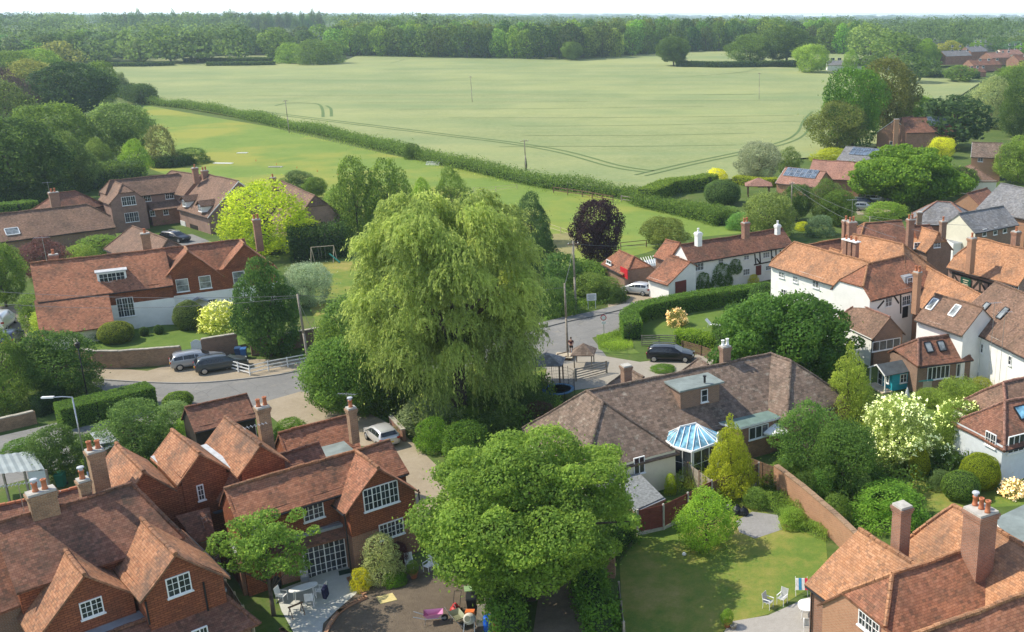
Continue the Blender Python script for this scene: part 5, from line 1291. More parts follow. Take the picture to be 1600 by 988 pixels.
# parapet roof behind
a2 = H_('parapet_outbuilding', (50, 785), 'low brick range with red coping behind the front left chimneys', 'outbuilding', 5)
W(a2, (-30, 798), (158, 752), 6.2, w=1.2, ze=5.2, tilem=T_OLD, wallm=BR_BRN, caps=CLAY, gut='')
prism(a2, 'parapet_wall', [G(84, 770, 5.4), G(116, 763, 5.4), G(122, 782, 5.4), G(92, 790, 5.4)], 5.4, 0, BR_BRN, top=LEADP, edge=LEADP)
# -- linking lean-to between A and B
a3 = H_('link_building', (310, 820), 'small dark tiled lean-to with a ladder between the two hung-tile houses', 'outbuilding', 3)
sloperoof(a3, [G(305, 848, 3.2), G(336, 838, 3.2), G(327, 792, 4.6), G(275, 806, 4.6)], T_OLD)
prism(a3, 'wall', [G(300, 846, 3.0), G(336, 838, 3.0), G(327, 796, 3.0), G(280, 808, 3.0)], 3.0, 0, BR_BRN, top=T_OLD, edge=LEAD)
# -- B
b = H_('hung_tile_cottage', (470, 770), 'orange-red tile-hung house in front with a wide cross gable, long white windows and French doors')
Bm = W(b, (353, 762), (607, 689), 6.6, (448, 798), 1.0, tilem=T_RED, wallm=HUNG, caps=T_WTH, single=True, exB=.3)
Bx = cross(b, Bm, (590, 730), 6.6, 2.35, 4.25, wb=2.5, zb=4.1, tilem=T_RED, wallm=HUNG, caps=T_WTH, single=True, og=.15, gut='f', lower=BR_RED, zl=2.55)
win(Bx, 'B', 567, 757, 623, 792, 4, 3); win(Bx, 'B', 592, 814, 631, 839, 3, 3)
win(Bm, 'f', 473, 787, 506, 812, 2, 3)
win(Bm, 'f', 392, 815, 410, 832, 2, 3)
d0, d1 = G(470, 906, 0), G(546, 884, 0); sB = seg(b, d0, d1)
def Bf(s, o, z): return sB.P(s, o, z)
prism(b, 'extension_wall', [Bf(-3.2, 0, 0), Bf(sB.L+.1, 0, 0), Bf(sB.L+.1, -1.9, 0), Bf(-3.2, -1.9, 0)], 2.95, 0, BR_RED, top=LEAD, edge=LEAD)
sloperoof(b, [Bf(-3.3, .55, 2.35), Bf(sB.L+.25, .55, 2.35), Bf(sB.L+.1, -.35, 3.0), Bf(-3.3, -.35, 3.0)], T_OLD, 'pent_roof')
win(sB, 'f', 474, 846, 542, 900, 4, 5, cols=2, name='french_doors', sill=False)
Br = W(b, (437, 676), (543, 650), 6.0, w=2.0, ze=4.0, tilem=T_RED, wallm=HUNG, caps=T_RED)
prism(b, 'rear_block', [G(494, 692, 4.75), G(527, 682, 4.75), G(552, 704, 4.75), G(507, 719, 4.75)], 4.75, 0, BR_BRN, top=FELT, edge=LEAD)
Bd = W(b, (405, 721), (496, 693), 6.0, w=1.3, ze=4.7, tilem=T_OLD, wallm=BR_BRN, caps=T_OLD)
chimney(b, 409, 634, 9.6, .9, .75, 4.5, Bm.e, 2, BR_OLD)
chimney(b, 548, 636, 8.3, .65, .6, 5., Bm.e, 1, BR_OLD, cowl=1)
downpipe(Bx, 'B', (537, 800), 5.0); downpipe(Bx, 'B', (653, 765), 4.9)
m_ = MB(); dd = G(341, 802, 3.6); m_.rev(dd, [(.02, 0), (.18, .04), (.30, .12), (.31, .13)], 14); m_.build('satellite_dish', simple('dark_grey', (.06, .06, .065)), b)
# -- C three gables
c = H_('triple_gable_house', (300, 720), 'older house with three parallel steep gables behind the left foreground houses')
uu = (G(224, 737, 7.5)-G(182, 693, 7.5)).normalized()
for i_, (A_, B_, zr_, wl, wr) in enumerate((((182, 693), (224, 737), 7.5, 1.5, 1.55), ((269, 671), (311, 707), 7.8, 1.5, 1.65), ((352, 651), (406, 694), 7.8, 1.6, 1.6))):
    w_ = W(c, A_, B_, zr_, w=wl, ze=zr_-wl*1.05, wb=wr, zb=zr_-wr*1.05, tilem=T_WTH, wallm=HUNG, caps=T_WTH, gut='', exB=.0)
    if i_ == 0: C1 = w_
    if i_ == 1: C2 = w_
strip(c, [G(240, 713, 6.4), G(283, 752, 6.0)], .35, LEADP); strip(c, [G(318, 696, 6.5), G(364, 731, 6.2)], .35, LEADP)
m_ = MB(); c0, c1 = C1.P(C1.L-.05, -1.55, 0), C2.P(C2.L-.05, 1.5, 0); c2_ = C2.P(C2.L-.05, -1.6, 0)
for p_, r_ in ((C1.P(C1.L-.06, 1.5, 0), c1), (C2.P(C2.L-.06, 1.5, 0), c2_+C2.n*-1.2)):
    m_.poly([p_, r_, V(r_.x, r_.y, 6.), V(p_.x, p_.y, 6.)])
m_.build('front_wall', HUNG, c)
win(C2, 'B', 308, 757, 319, 782, 1, 3)
sloperoof(c, [G(323, 772, 4.6), G(345, 786, 4.4), G(395, 736, 6.1), G(366, 729, 6.3)], T_RED, 'lean_to_roof')
chimney(c, 147, 702, 9.7, .95, .95, 3., C1.e, 2, BR_OLD)
a = H_('tiled_garage', (345, 645), 'small free-standing tiled garage beside the road', 'garage', 2)
W(a, (291, 637), (384, 615), 3.9, w=1.75, ze=2.4, tilem=T_OLD, wallm=TIMB, caps=T_OLD)
# -- D white and red house
d = H_('white_red_house', (230, 450), 'large house with red tile-hung upper floor over white walls and two right gables')
Dm = W(d, (48.6, 411), (256, 388.5), 8.2, w=3.45, ze=4.75, tilem=T_RED, wallm=HUNG, caps=T_RED, lower=WHITE, zl=3.3)
D1 = cross(d, Dm, (293, 391.6), 8.2, 3.2, 4.9, tilem=T_RED, wallm=HUNG, caps=T_ORG, gut='')
g2 = cross(d, Dm, (381, 381), 8.2, 3.2, 4.9, tilem=T_RED, wallm=HUNG, caps=T_ORG, gut='')
W(d, (250, 389), (381, 374), 8.0, w=2.6, ze=5, tilem=T_RED, wallm=HUNG, caps=T_RED, gut='')
fo = max((G(337, 425, 5.4)-Dm.A).dot(Dm.n), 2.5)
fD = D1.L                                                 # distance of the gable faces in front of the ridge
sD0 = (V(D1.B.x, D1.B.y, 0)-Dm.A).dot(Dm.e); sD1 = (V(g2.B.x, g2.B.y, 0)-Dm.A).dot(Dm.e)
m_ = MB(); 
m_.poly([Dm.P(sD0-2.6, fD-.01, 3.3), Dm.P(sD1+2.8, fD-.01, 3.3), Dm.P(sD1+2.8, fD-.01, 5.6), Dm.P(sD0-2.6, fD-.01, 5.6)]); m_.build('upper_wall', HUNG, d)
m_ = MB(); m_.obox(Dm.P((sD0+sD1)/2+.3, fD-.2, 1.65), Dm.e*((sD1-sD0)/2+2.95), Dm.n*.26, V(0, 0, 1.65)); m_.build('white_wall', WHITE, d)
sloperoof(d, [Dm.P(-.3, 6.4, 1.9), Dm.P(6.3, 6.4, 1.9), Dm.P(6.3, 3.2, 4.95), Dm.P(-.3, 3.2, 4.95)], T_RED, 'catslide_roof')
m_ = MB(); m_.obox(Dm.P(3.2, 4.6, 1.0), Dm.e*2.8, Dm.n*1.3, V(0, 0, 1.0)); m_.poly([Dm.P(0, 6, 0), Dm.P(0, 3.3, 0), Dm.P(0, 3.3, 4.7), Dm.P(0, 6, 2.1)]); m_.poly([Dm.P(6, 6, 0), Dm.P(6, 3.3, 0), Dm.P(6, 3.3, 4.7), Dm.P(6, 6, 2.1)]); m_.build('catslide_wall', CREAM, d)
m_ = MB()                                                # white dormer
nD = Dm.n; cD = hitplane(175, 433, Dm.P(0, 2.3, 0), nD)
m_.obox(cD-nD*.8, Dm.e*1.35, nD*.8, V(0, 0, .62)); m_.build('dormer', PAINT, d); m_ = MB(); m_.obox(cD-nD*.7+V(0, 0, .66), Dm.e*1.5, nD*.95, V(0, 0, .045)); m_.build('dormer_roof', LEADP, d)
window(d, cD+nD*.02, Dm.e, nD, 2.4, .95, 3, 2)
win(Dm, 'f', 183, 465, 210, 495, 3, 3)
sU = seg(d, Dm.P(sD0-2.9, fD+.02, 0), Dm.P(sD1+2.6, fD+.02, 0))
for r_ in ((275, 436, 295, 456), (311, 431, 330, 451), (364, 424, 383, 444)): win(sU, 'f', *r_, 1, 2, glass=GLASSP, cols=1)
sL = seg(d, Dm.P(sD0-2.6, fD+.09, 0), Dm.P(sD1+2.6, fD+.09, 0))
win(sL, 'f', 325, 467, 339, 477, 2, 2)
cn = hitplane(309, 467, sL.P(0, 0, 0), sL.n); m_ = MB(); m_.patch(cn-sL.e*1.0+sL.n*.9-V(0, 0, .3), cn+sL.n*.9+V(0, 0, .25), cn+V(0, 0, .25), cn-sL.e*1.0-V(0, 0, .3), 0, 2, 0, .05); m_.patch(cn+sL.n*.9+V(0, 0, .25), cn+sL.e*1.0+sL.n*.9-V(0, 0, .3), cn+sL.e*1.0-V(0, 0, .3), cn+V(0, 0, .25), 0, 2, 0, .05); m_.build('door_canopy', LEAD, d)
chimney(d, 226, 364, 10.4, 1.05, .75, 6.6, Dm.e, 1, BR_OLD)
chimney(d, 400, 342, 10.6, .95, .8, 6, Dm.e, 2, BR_RED)
chimney(d, 83, 397, 9.2, 1.0, .6, 7, Dm.e, 1, BR_RED)
# -- E courtyard house
e = H_('courtyard_house', (270, 310), 'pink-brown brick courtyard house with brown tiled roofs, dormers and garage doors')
Em = W(e, (172, 282), (278, 271.6), 7.5, w=2.7, ze=4.9, tilem=T_BRN, wallm=BR_PNK, caps=T_BRN, exA=1.3, hA=5.6, exB=2)
Eg = cross(e, Em, (191, 288), 7.3, 2.8, 4.6, tilem=T_BRN, wallm=BR_PNK, caps=T_BRN, exB=1.6, hB=6.2, gut='')
win(Eg, 'B', 190, 307, 212, 321, 3, 2); win(Eg, 'B', 195, 332, 217, 347, 3, 2)
win(Em, 'f', 224, 305, 236, 315, 2, 2); win(Em, 'f', 258, 300, 271, 311, 2, 2)
sloperoof(e, [Em.P(4.2, 4.6, 2.6), Em.P(11, 4.6, 2.6), Em.P(11, 2.75, 3.6), Em.P(4.2, 2.75, 3.6)], T_BRN, 'pent_roof')
m_ = MB(); m_.obox(Em.P(7.5, 3.4, 1.3), Em.e*3.4, Em.n*.75, V(0, 0, 1.3)); m_.build('pent_wall', BR_RED, e)
sE = seg(e, Em.P(4, 4.17, 0), Em.P(11, 4.17, 0)); win(sE, 'f', 234, 329, 242, 338, 1, 2); win(sE, 'f', 255, 327, 263, 336, 1, 2)
E2 = W(e, (268, 267), (314, 273), 7.6, w=3.6, ze=4.6, tilem=T_BRN, wallm=BR_PNK, caps=T_BRN, hA=5.5, exA=1.5)
E3 = W(e, (324, 272), (372, 283), 7.8, w=5.6, ze=2.7, wb=3, zb=4.8, tilem=T_BRN, wallm=BR_PNK, caps=T_BRN, barge='B')
E4 = W(e, (330, 285), (352, 306), 5.6, w=3.4, ze=2.5, tilem=T_BRN, wallm=BR_PNK, caps=T_BRN)
for px_, py_ in ((288, 318), (313, 326)):
    c_ = G(px_, py_, 3.9); n3 = E3.n; m_ = MB(); m_.obox(c_-n3*.9, E3.e*.75, n3*.9, V(0, 0, .55)); m_.build('dormer', PAINT, e); window(e, c_+n3*.02, E3.e, n3, 1.2, .95, 2, 2)
    m_ = MB(); m_.patch(c_+n3*.3-E3.e*1.1+V(0, 0, .45), c_+n3*.3+V(0, 0, 1.25), c_-n3*2.4+V(0, 0, 1.25), c_-n3*2.4-E3.e*1.1+V(0, 0, .45), 0, 2, 0, .1); m_.patch(c_+n3*.3+V(0, 0, 1.25), c_+n3*.3+E3.e*1.1+V(0, 0, .45), c_-n3*2.4+E3.e*1.1+V(0, 0, .45), c_-n3*2.4+V(0, 0, 1.25), 0, 2, 0, .1); m_.build('dormer_roof', T_BRN, e)
door(E3, 'f', 299, 352, 310, 372, TIMB, 'garage_door'); door(E3, 'f', 284, 346, 291, 366, PAINT)
chimney(e, 304, 262, 9.8, 1.0, .8, 6.5, Em.e, 1, BR_RED); chimney(e, 319, 266, 9.2, 1.1, .9, 6.5, Em.e, 2, BR_RED)
# -- F long barn, building behind it, P pyramid
f = H_('long_barn', (90, 350), 'long low brown-roofed barn with a skylight at the left edge', 'barn')
Fb = W(f, (-60, 341), (134, 319), 6.2, w=3.95, ze=2.9, tilem=T_BRN, wallm=BR_BRN, caps=T_BRN, exB=2.3, hB=4.4)
skylight(Fb, 'f', 19, 362, 1.6, 1.2, GLASSP, PAINT); chimney(f, 83, 300, 8.4, 1.5, .9, 4, Fb.e, 2, BR_BRN)
g = H_('hipped_roof_house', (100, 310), 'dark hipped-roof house half hidden behind the long barn', 'house')
W(g, (86, 303), (117, 298), 6.4, w=2.8, ze=3.8, tilem=T_OLD, wallm=BR_RED, caps=T_OLD, exA=2.6, hA=3.8, exB=2.6, hB=3.8)
g = H_('garage_block', (225, 375), 'plain light brown pyramid roof of the courtyard garage behind the tall chimney', 'garage', 2)
W(g, (207, 353), (262, 374), 5.2, w=3.6, ze=2.3, tilem=T_BRN, wallm=BR_PNK, caps=T_BRN, exA=1.5, hA=2.3, exB=2.5, hB=2.3)
g = H_('brick_house', (480, 320), 'brown-roofed brick house end half hidden by the yellow acacia')
W(g, (440, 283), (492, 306), 7.2, w=3.4, ze=4.2, tilem=T_BRN, wallm=BR_PNK, caps=T_BRN, exB=.6, hB=5.8)
chimney(g, 426, 277, 8.9, .8, .8, 6, V(1, 0, 0), 1, BR_RED)
g = H_('black_shed', (191, 262), 'low black timber shed beside the bright green tree', 'shed', 1)
W(g, (176, 256), (205, 255), 2.6, w=1.8, ze=1.9, tilem=TIMB, wallm=TIMB, ridge=False, gut='')
# -- H bungalow
h = H_('bungalow', (1070, 630), 'long brown-grey tiled bungalow with hipped ends, dormer and green flat-roofed extension')
Hm = W(h, (919, 611), (1204, 552.5), 6., w=4.5, ze=2.55, tilem=T_GRY, wallm=CREAM, caps=T_GRY, amp=.04)
Hl = W(h, (917, 611), (942, 628), 6., w=3.9, ze=2.6, tilem=T_GRY, wallm=CREAM, caps=T_GRY, exB=4.2, hB=2.6, exA=3.4, hA=2.6)
Hr = W(h, (1204, 552), (1236, 564.5), 6., w=3.7, ze=2.7, tilem=T_GRY, wallm=BR_RED, caps=T_GRY, exB=3.6, hB=2.7, exA=3, hA=2.7)
cH = hitplane(1094, 625, Hm.P(0, 2.6, 0), Hm.n); dw = 1.75
m_ = MB(); m_.obox(V(cH.x, cH.y, 4.55)-Hm.n*1.1, Hm.e*dw, Hm.n*1.1, V(0, 0, 1.0)); m_.build('dormer', BR_BRN, h)
m_ = MB(); m_.obox(V(cH.x, cH.y, 5.62)-Hm.n*1.15, Hm.e*(dw+.25), Hm.n*1.5, V(0, 0, .06)); m_.build('dormer_roof', FELT, h)
window(h, V(cH.x, cH.y, 4.75)+Hm.n*.02+Hm.e*.35, Hm.e, Hm.n, .6, 1.05, 1, 2, cols=1)
ex = [G(1098, 652, 2.9), G(1178, 629, 2.9), G(1222, 650, 2.9), G(1155, 668, 2.9)]
prism(h, 'extension_wall', ex, 2.9, 0, BR_RED, top=FELTG)
sH = seg(h, G(1120, 735, 0), G(1120, 735, 0)+Hm.e*5); exs = seg(h, V(ex[3].x, ex[3].y, 0), V(ex[2].x, ex[2].y, 0)); win(exs, 'f', 1170, 665, 1200, 684, 3, 1, bars=False)
win(Hl, 'B', 990, 714, 1007, 740, 2, 1, bars=False)
MB().rev(hitplane(1101, 598, V(0, 0, 5.75), V(0, 0, 1)), [(.09, 0), (.09, .5), (.14, .5), (.14, .58)], 8).build('flue', BLACK, h)
chimney(h, 978, 570, 7.5, .8, .8, 4., Hm.e, 0, BR_BRN); chimney(h, 1133, 540, 8., .9, .7, 4, Hm.e, 2, BR_BRN, potm=PAINT)
W(h, (983, 577), (1005, 590), 5.2, w=2.2, ze=3.0, tilem=T_GRY, wallm=CREAM, caps=T_GRY, hA=3.0, exA=1.5, gut='')
W(h, (1092, 560), (1106, 570), 5.4, w=2.4, ze=3.0, tilem=T_GRY, wallm=CREAM, caps=T_GRY, hA=3.0, exA=1.5, gut='')
# conservatory
k = H_('conservatory', (1080, 690), 'white-framed conservatory with bright blue glass roof against the bungalow', 'conservatory', 2)
tp = [G(1087, 665, 3.1), G(1083, 667, 3.1)]; rim = [G(*p, 2.6) for p in ((1031, 681), (1052, 698), (1082, 706), (1120, 692), (1122, 676))]; apx = [G(1062, 668, 3.5), G(1088, 662, 3.5)]
pane = []; rf = MB(); bars = MB()
seq = [(rim[0], apx[0]), (rim[1], apx[0]), (rim[2], apx[1]), (rim[3], apx[1]), (rim[4], apx[1])]
for (r0, a0), (r1, a1) in zip(seq[:-1], seq[1:]):
    n4 = 3
    for i_ in range(n4):
        p0, p1 = r0.lerp(r1, i_/n4), r0.lerp(r1, (i_+1)/n4); q0, q1 = a0.lerp(a1, i_/n4), a0.lerp(a1, (i_+1)/n4)
        rfp = MB(); rfp.poly([p0, p1, q1, q0] if (q1-q0).length > .01 else [p0, p1, q0]); rfp.build('roof_pane', GLASSB, k)
        bars.cyl(p0+V(0, 0, .03), q0+V(0, 0, .03), .035, .035, 5)
for p, q_ in zip(rim[:-1], rim[1:]): bars.cyl(p, q_, .07, .07, 6)
bars.cyl(apx[0]+V(0, 0, .05), apx[1]+V(0, 0, .05), .07, .07, 6); bars.build('roof_frame', PAINT, k)
for p, q_ in zip(rim[:-1], rim[1:]):
    s_ = seg(k, V(p.x, p.y, 0), V(q_.x, q_.y, 0)); 
    if s_.L > .6: window(k, s_.P(s_.L/2, 0, 1.5), s_.e, s_.n, s_.L-.05, 2.1, max(2, int(s_.L/.7)), 2, cols=1, sill=False); m_ = MB(); m_.obox(s_.P(s_.L/2, 0, .2), s_.e*s_.L/2, s_.n*.06, V(0, 0, .2)); m_.build('base_wall', PAINT, k)
# garage with ribbed grey roof by the maroon fence
k = H_('garden_garage', (1000, 775), 'small garage with grey ribbed roof behind the maroon fence panels', 'garage', 2)
gp = [G(992, 797, 1.65), G(1037, 777, 1.65), G(999, 739, 2.0), G(960, 750, 2.0)]
sloperoof(k, gp, simple('ribbed_sheet', (.20, .21, .21), .8, .35, 6, bmp=.5)); prism(k, 'wall', [p.copy() for p in gp], 1.55, 0, BR_OLD, top=LEAD, edge=BR_OLD)
# -- I cottage
i = H_('white_cottage', (1150, 400), 'long white half-timbered cottage with brown-red roof and ivy')
Im = W(i, (1064, 382), (1222, 357), 6.1, (1081, 411), 1.0, tilem=T_OLD, wallm=WHITE, caps=T_OLD, exB=.3)
for r_ in ((1085, 411, 1099, 423, 3), (1122, 405, 1130, 413, 2), (1162, 399, 1170, 406, 2), (1192, 394, 1202, 403, 3), (1161, 420, 1171, 430, 3), (1196, 415, 1206, 422, 2)): win(Im, 'f', *r_[:4], r_[4], 2)
door(Im, 'f', 1181, 415, 1189, 430, MAROON)
def beam(w, side, a0, a1, wd=.16, mt=TIMB, out=.02, root=None):
    P0, nr, t = wallplane(w, side); p = hitplane(*a0, P0, nr); q_ = hitplane(*a1, P0, nr); d_ = (q_-p); m = MB(); m.obox((p+q_)/2+nr*(out+.01), d_/2, d_.normalized().cross(nr)*wd/2, nr*.03); return m.build('beam', mt, w.root)
for a0, a1 in (((1179, 397), (1181, 414)), ((1187, 395), (1188, 413)), ((1205, 392), (1206, 409)), ((1212, 391), (1213, 407)), ((1178, 414), (1219, 406)), ((1206, 401), (1213, 407)), ((1219, 391), (1219, 406)), ((1182, 404), (1188, 413))): beam(Im, 'f', a0, a1)
I2 = W(i, (1049, 399), (1060, 402), 4.6, w=1.4, ze=2.9, tilem=T_RED, wallm=WHITE, caps=T_RED)
I3 = W(i, (1046, 400), (1078, 409), 4.6, w=3.6, ze=2.3, wb=1.2, zb=3.9, tilem=T_RED, wallm=WHITE, caps=T_RED)
door(I3, 'B', 1055, 439, 1072, 458, MAROON, 'garage_door')
W(i, (1041, 374), (1062, 380), 5.6, w=2.0, ze=3.6, tilem=T_RED, wallm=BR_BRN, caps=T_RED)
chimney(i, 1091, 363, 8.6, .8, .8, 6.2, Im.e, 1, WHITE, potm=PAINT, capm=PAINT); chimney(i, 1165, 347, 9.0, 1.0, .8, 6.2, Im.e, 2, BR_RED); chimney(i, 1215, 351, 8.2, .7, .6, 6.2, Im.e, 1, WHITE, potm=PAINT, capm=PAINT)
k = H_('brick_shed', (972, 410), 'small hipped brick outbuilding with a bright red door left of the cottage', 'outbuilding', 2)
Ks = W(k, (968, 391), (990, 401), 3.9, w=2.4, ze=2.2, tilem=T_RED, wallm=BR_BRN, caps=T_RED, exB=1.6, hB=2.8, exA=.5)
door(Ks, 'f', 970, 419, 981, 434, simple('red_paint', (.55, .02, .03)), 'door'); win(Ks, 'f', 948, 407, 955, 413, 1, 1)
prism(k, 'white_wall', [G(981, 422, 2.2), G(1003, 417, 2.2), G(1006, 412, 2.2), G(985, 413, 2.2)], 2.2, 0, WHITE, top=LEADP)
k = H_('glazed_lean_to', (1015, 405), 'pale glass-roofed lean-to between the brick shed and the cottage', 'lean-to', 2)
gl = [G(1007, 413, 2.5), G(1031, 412, 2.5), G(1028, 398, 2.8), G(1001, 403, 2.8)]; prism(k, 'wall', gl, 2.3, 0, PAINT, top=GLASSP)
m_ = MB()
for j in range(8): m_.cyl(gl[0].lerp(gl[1], j/7), gl[3].lerp(gl[2], j/7), .04, .04, 4)
m_.build('glazing_bars', PAINT, k)
# -- J pub
j = H_('white_inn', (1310, 430), 'big white-walled inn with mottled orange tile roofs and a triple chimney', 'inn')
J1 = W(j, (1241, 378), (1362, 411), 8.6, (1258, 432), 1.0, tilem=T_ORG, wallm=WHITE, caps=T_ORG, exA=1.2, hA=6.4, amp=.05)
J2 = W(j, (1356, 412), (1412, 400), 8.6, w=2.9, ze=5.7, tilem=T_RED, wallm=WHITE, caps=T_ORG, exA=2.3, hA=6.9, amp=.05, exB=2.)
J3 = W(j, (1334, 366), (1411, 381), 9.6, w=3.4, ze=6.0, tilem=T_ORG, wallm=WHITE, caps=T_ORG, exB=3.0, hB=6.0, exA=.5, amp=.05)
for r_, gl_ in (((1217, 425, 1226, 434), 0), ((1239, 432, 1247, 441), 0), ((1270, 439, 1280, 450), 0), ((1320, 454, 1330, 466), 1), ((1221, 452, 1229, 463), 1), ((1242, 457, 1252, 469), 1), ((1269, 463, 1279, 476), 1)): win(J1, 'f', *r_, 2, 2, glass=GLASS if gl_ else GLASSP, cols=1)
win(J2, 'f', 1383, 465, 1393, 479, 2, 2); win(J2, 'f', 1409, 462, 1422, 477, 2, 2)
for a0, a1 in (((1371, 482), (1381, 470)), ((1395, 460), (1404, 474)), ((1407, 458), (1407, 490)), ((1425, 455), (1425, 490))): beam(J2, 'f', a0, a1)
door(J2, 'f', 1410, 478, 1418, 496, BLACK)

for k_ in (-1, 0, 1): chimney(j, 1330+k_*7.5, 376+k_*1.6, 10.6, .62, .62, 7.6, J1.e, 1, BR_RED, capm=PAINT, potm=CLAY, cap=False)
m_ = MB(); c_ = G(1330, 376, 9.9); m_.obox(c_, J1.e*1.15, J1.n*.38, V(0, 0, .06)); c_ = V(c_.x, c_.y, 7.75); m_.obox(c_, J1.e*1.2, J1.n*.5, V(0, 0, .12)); m_.build('chimney_base', PAINT, j)
chimney(j, 1434, 424, 10.4, .7, .7, 5.5, J2.e, 2, BR_ORG)
cJ = hitplane(1421, 440, J2.P(0, 2.2, 0), J2.n); m_ = MB(); m_.obox(cJ-J2.n*.6, J2.e*.7, J2.n*.6, V(0, 0, .6)); m_.build('dormer', LEAD, j); window(j, cJ+J2.n*.02, J2.e, J2.n, .8, .9, 1, 2)
J4 = W(j, (1440, 412), (1536, 462), 7.2, w=3.2, ze=4.4, tilem=T_ORG, wallm=BR_ORG, caps=T_ORG, amp=.05)
# dark umbrella closed on the inn terrace
# -- K, L
k = H_('inn_extension', (1350, 500), 'single-storey extension with plain brown roof in front of the white inn', 'extension', 3)
K1 = W(k, (1341, 475), (1390, 496), 4.8, w=2.0, ze=2.85, tilem=T_PNK if False else T_BRN, wallm=BR_BRN, caps=T_PNK, exA=1.2, hA=3.4)
m_ = MB(); m_.poly([K1.P(-1.2, 2.03, 0), K1.P(K1.L, 2.03, 0), K1.P(K1.L, 2.03, 2.9), K1.P(-1.2, 2.03, 2.9)]); m_.build('white_wall', WHITE, k)
win(K1, 'B', 1363, 531, 1406, 546, 4, 1, bars=False)
k = H_('garden_room', (1440, 550), 'brown-roofed garden room with two skylights and white glazed doors', 'garden room', 3)
L1 = W(k, (1435, 530), (1487, 523.5), 4.7, (1469, 569), .95, wb=3.6, zb=2.4, tilem=T_OLD, wallm=BR_BRN, caps=T_PNK, exA=.9, hA=2.9, exB=1.2)
skylight(L1, 'f', 1451, 543, .7, 1.0, GLASSP, BLACK); skylight(L1, 'f', 1471, 541, .7, 1.0, GLASSP, BLACK)
win(L1, 'f', 1449, 572, 1483, 592, 5, 1, bars=False); win(L1, 'f', 1494, 568, 1505, 588, 2, 1, bars=False)
# -- M
k = H_('long_white_house', (1530, 510), 'long white-walled building with brown roof and skylights at the right edge')
Ma = W(k, (1462, 459), (1535, 481), 7.4, w=2.6, ze=5.2, tilem=T_BRN, wallm=WHITE, caps=T_BRN)
Mb_ = W(k, (1556, 440), (1660, 482), 8.6, w=4.1, ze=4.8, tilem=T_BRN, wallm=WHITE, caps=T_BRN, exA=.8, exB=1)
for x_, y_, w1 in ((1457, 476, Ma), (1492, 486, Ma), (1538, 482, Mb_), (1567, 490, Mb_)): skylight(w1, 'f', x_, y_, .7, 1.3, GLASSP, PAINT if w1 is Ma else BLACK)
for r_ in ((1533, 537, 1537, 552), (1576, 556, 1581, 571)): win(Mb_, 'f', *r_, 1, 2, cols=1)
win(Mb_, 'f', 1515, 577, 1530, 590, 2, 1, bars=False)
aerial(None, Mb_.P(6, 4.3, 0), 8.6, .3, 'tall thin aerial pole on the long white house, left of its twin'); aerial(None, Mb_.P(7.6, 4.3, 0), 8.2, .2, 'right-hand aerial pole on the long white house')
# -- N timber-fronted
k = H_('timber_framed_shop', (1550, 420), 'timber-framed brick building with orange roof and green hanging sign at the right', 'inn')
N1 = W(k, (1528, 372), (1625, 394), 8.4, (1540, 434), 1.0, tilem=T_ORG, wallm=BR_PNK, caps=T_ORG, exA=1.4, hA=6.2, amp=.05)
chimney(k, 1519, 371, 10.3, .8, .9, 5.5, N1.e, 1, BR_ORG); chimney(k, 1588, 361, 10.2, .9, .9, 6.5, N1.e, 1, BR_RED)
for a0, a1 in (((1489, 426), (1489, 442)), ((1503, 430), (1503, 446)), ((1516, 434), (1516, 450)), ((1531, 438), (1531, 456)), ((1545, 442), (1545, 458)), ((1488, 426), (1560, 447)), ((1490, 428), (1500, 444)), ((1520, 450), (1530, 438)), ((1532, 440), (1542, 457)), ((1488, 443), (1545, 460))): beam(N1, 'f', a0, a1, .2)
P0, nr, t_ = wallplane(N1, 'f'); c_ = hitplane(1510, 441, P0, nr); m_ = MB(); m_.obox(c_+nr*.12, t_*.75, nr*.04, V(0, 0, .5)); sg_ = m_.build('hanging_sign', simple('sign_green', (.012, .07, .045), .5), k)
m_ = MB()
for z_ in (.25, .0, -.25): m_.obox(c_+nr*.165+V(0, 0, z_), t_*(.42 if z_ else .30), nr*.004, V(0, 0, .055))
m_.build('sign_lettering', simple('sign_gold', (.55, .5, .35)), k)
win(N1, 'f', 1570, 443, 1592, 452, 4, 1)
# -- O old timber house
o = H_('old_timber_house', (1400, 365), 'old dark-red-roofed timber house with tall chimneys behind the inn')
O1 = W(o, (1351, 348.5), (1408, 345), 8.0, w=3.8, ze=4.6, tilem=T_OLD, wallm=BR_BRN, caps=T_ORG, exA=1.6, hA=6)
O2 = W(o, (1427, 353), (1452, 351), 7.6, w=2.5, ze=5, tilem=T_OLD, wallm=HUNG, caps=T_OLD, exB=1)
O3 = cross(o, O2, (1466, 364), 7.4, 2.0, 5.2, tilem=T_ORG, wallm=BR_BRN, caps=T_ORG, exB=.5, hB=6.4)
win(O2, 'f', 1428, 379, 1439, 388, 2, 2); win(O3, 'B', 1459, 378, 1469, 387, 2, 2)
W(o, (1262, 382), (1312, 373), 7.4, w=2.4, ze=5, tilem=T_OLD, wallm=BR_BRN, caps=T_ORG, exA=1.5, hA=5); W(o, (1298, 388), (1312, 392), 7, w=1.6, ze=5.4, tilem=T_ORG, wallm=BR_BRN)
chimney(o, 1322, 344, 10.6, .9, .8, 6, O1.e, 1, BR_RED); chimney(o, 1331, 346, 10.6, 1.2, .9, 6, O1.e, 2, BR_RED); chimney(o, 1423, 342, 10.6, .9, .8, 5.5, O1.e, 2, BR_RED); chimney(o, 1474, 345, 9.6, .8, .8, 5, O1.e, 1, BR_BRN)
cP = G(1458, 406, 0); m_ = MB(); m_.obox(cP+V(0, 0, 1.2), O2.e*1.1, O2.n*.9, V(0, 0, 1.2)); m_.build('porch', PAINT, o)
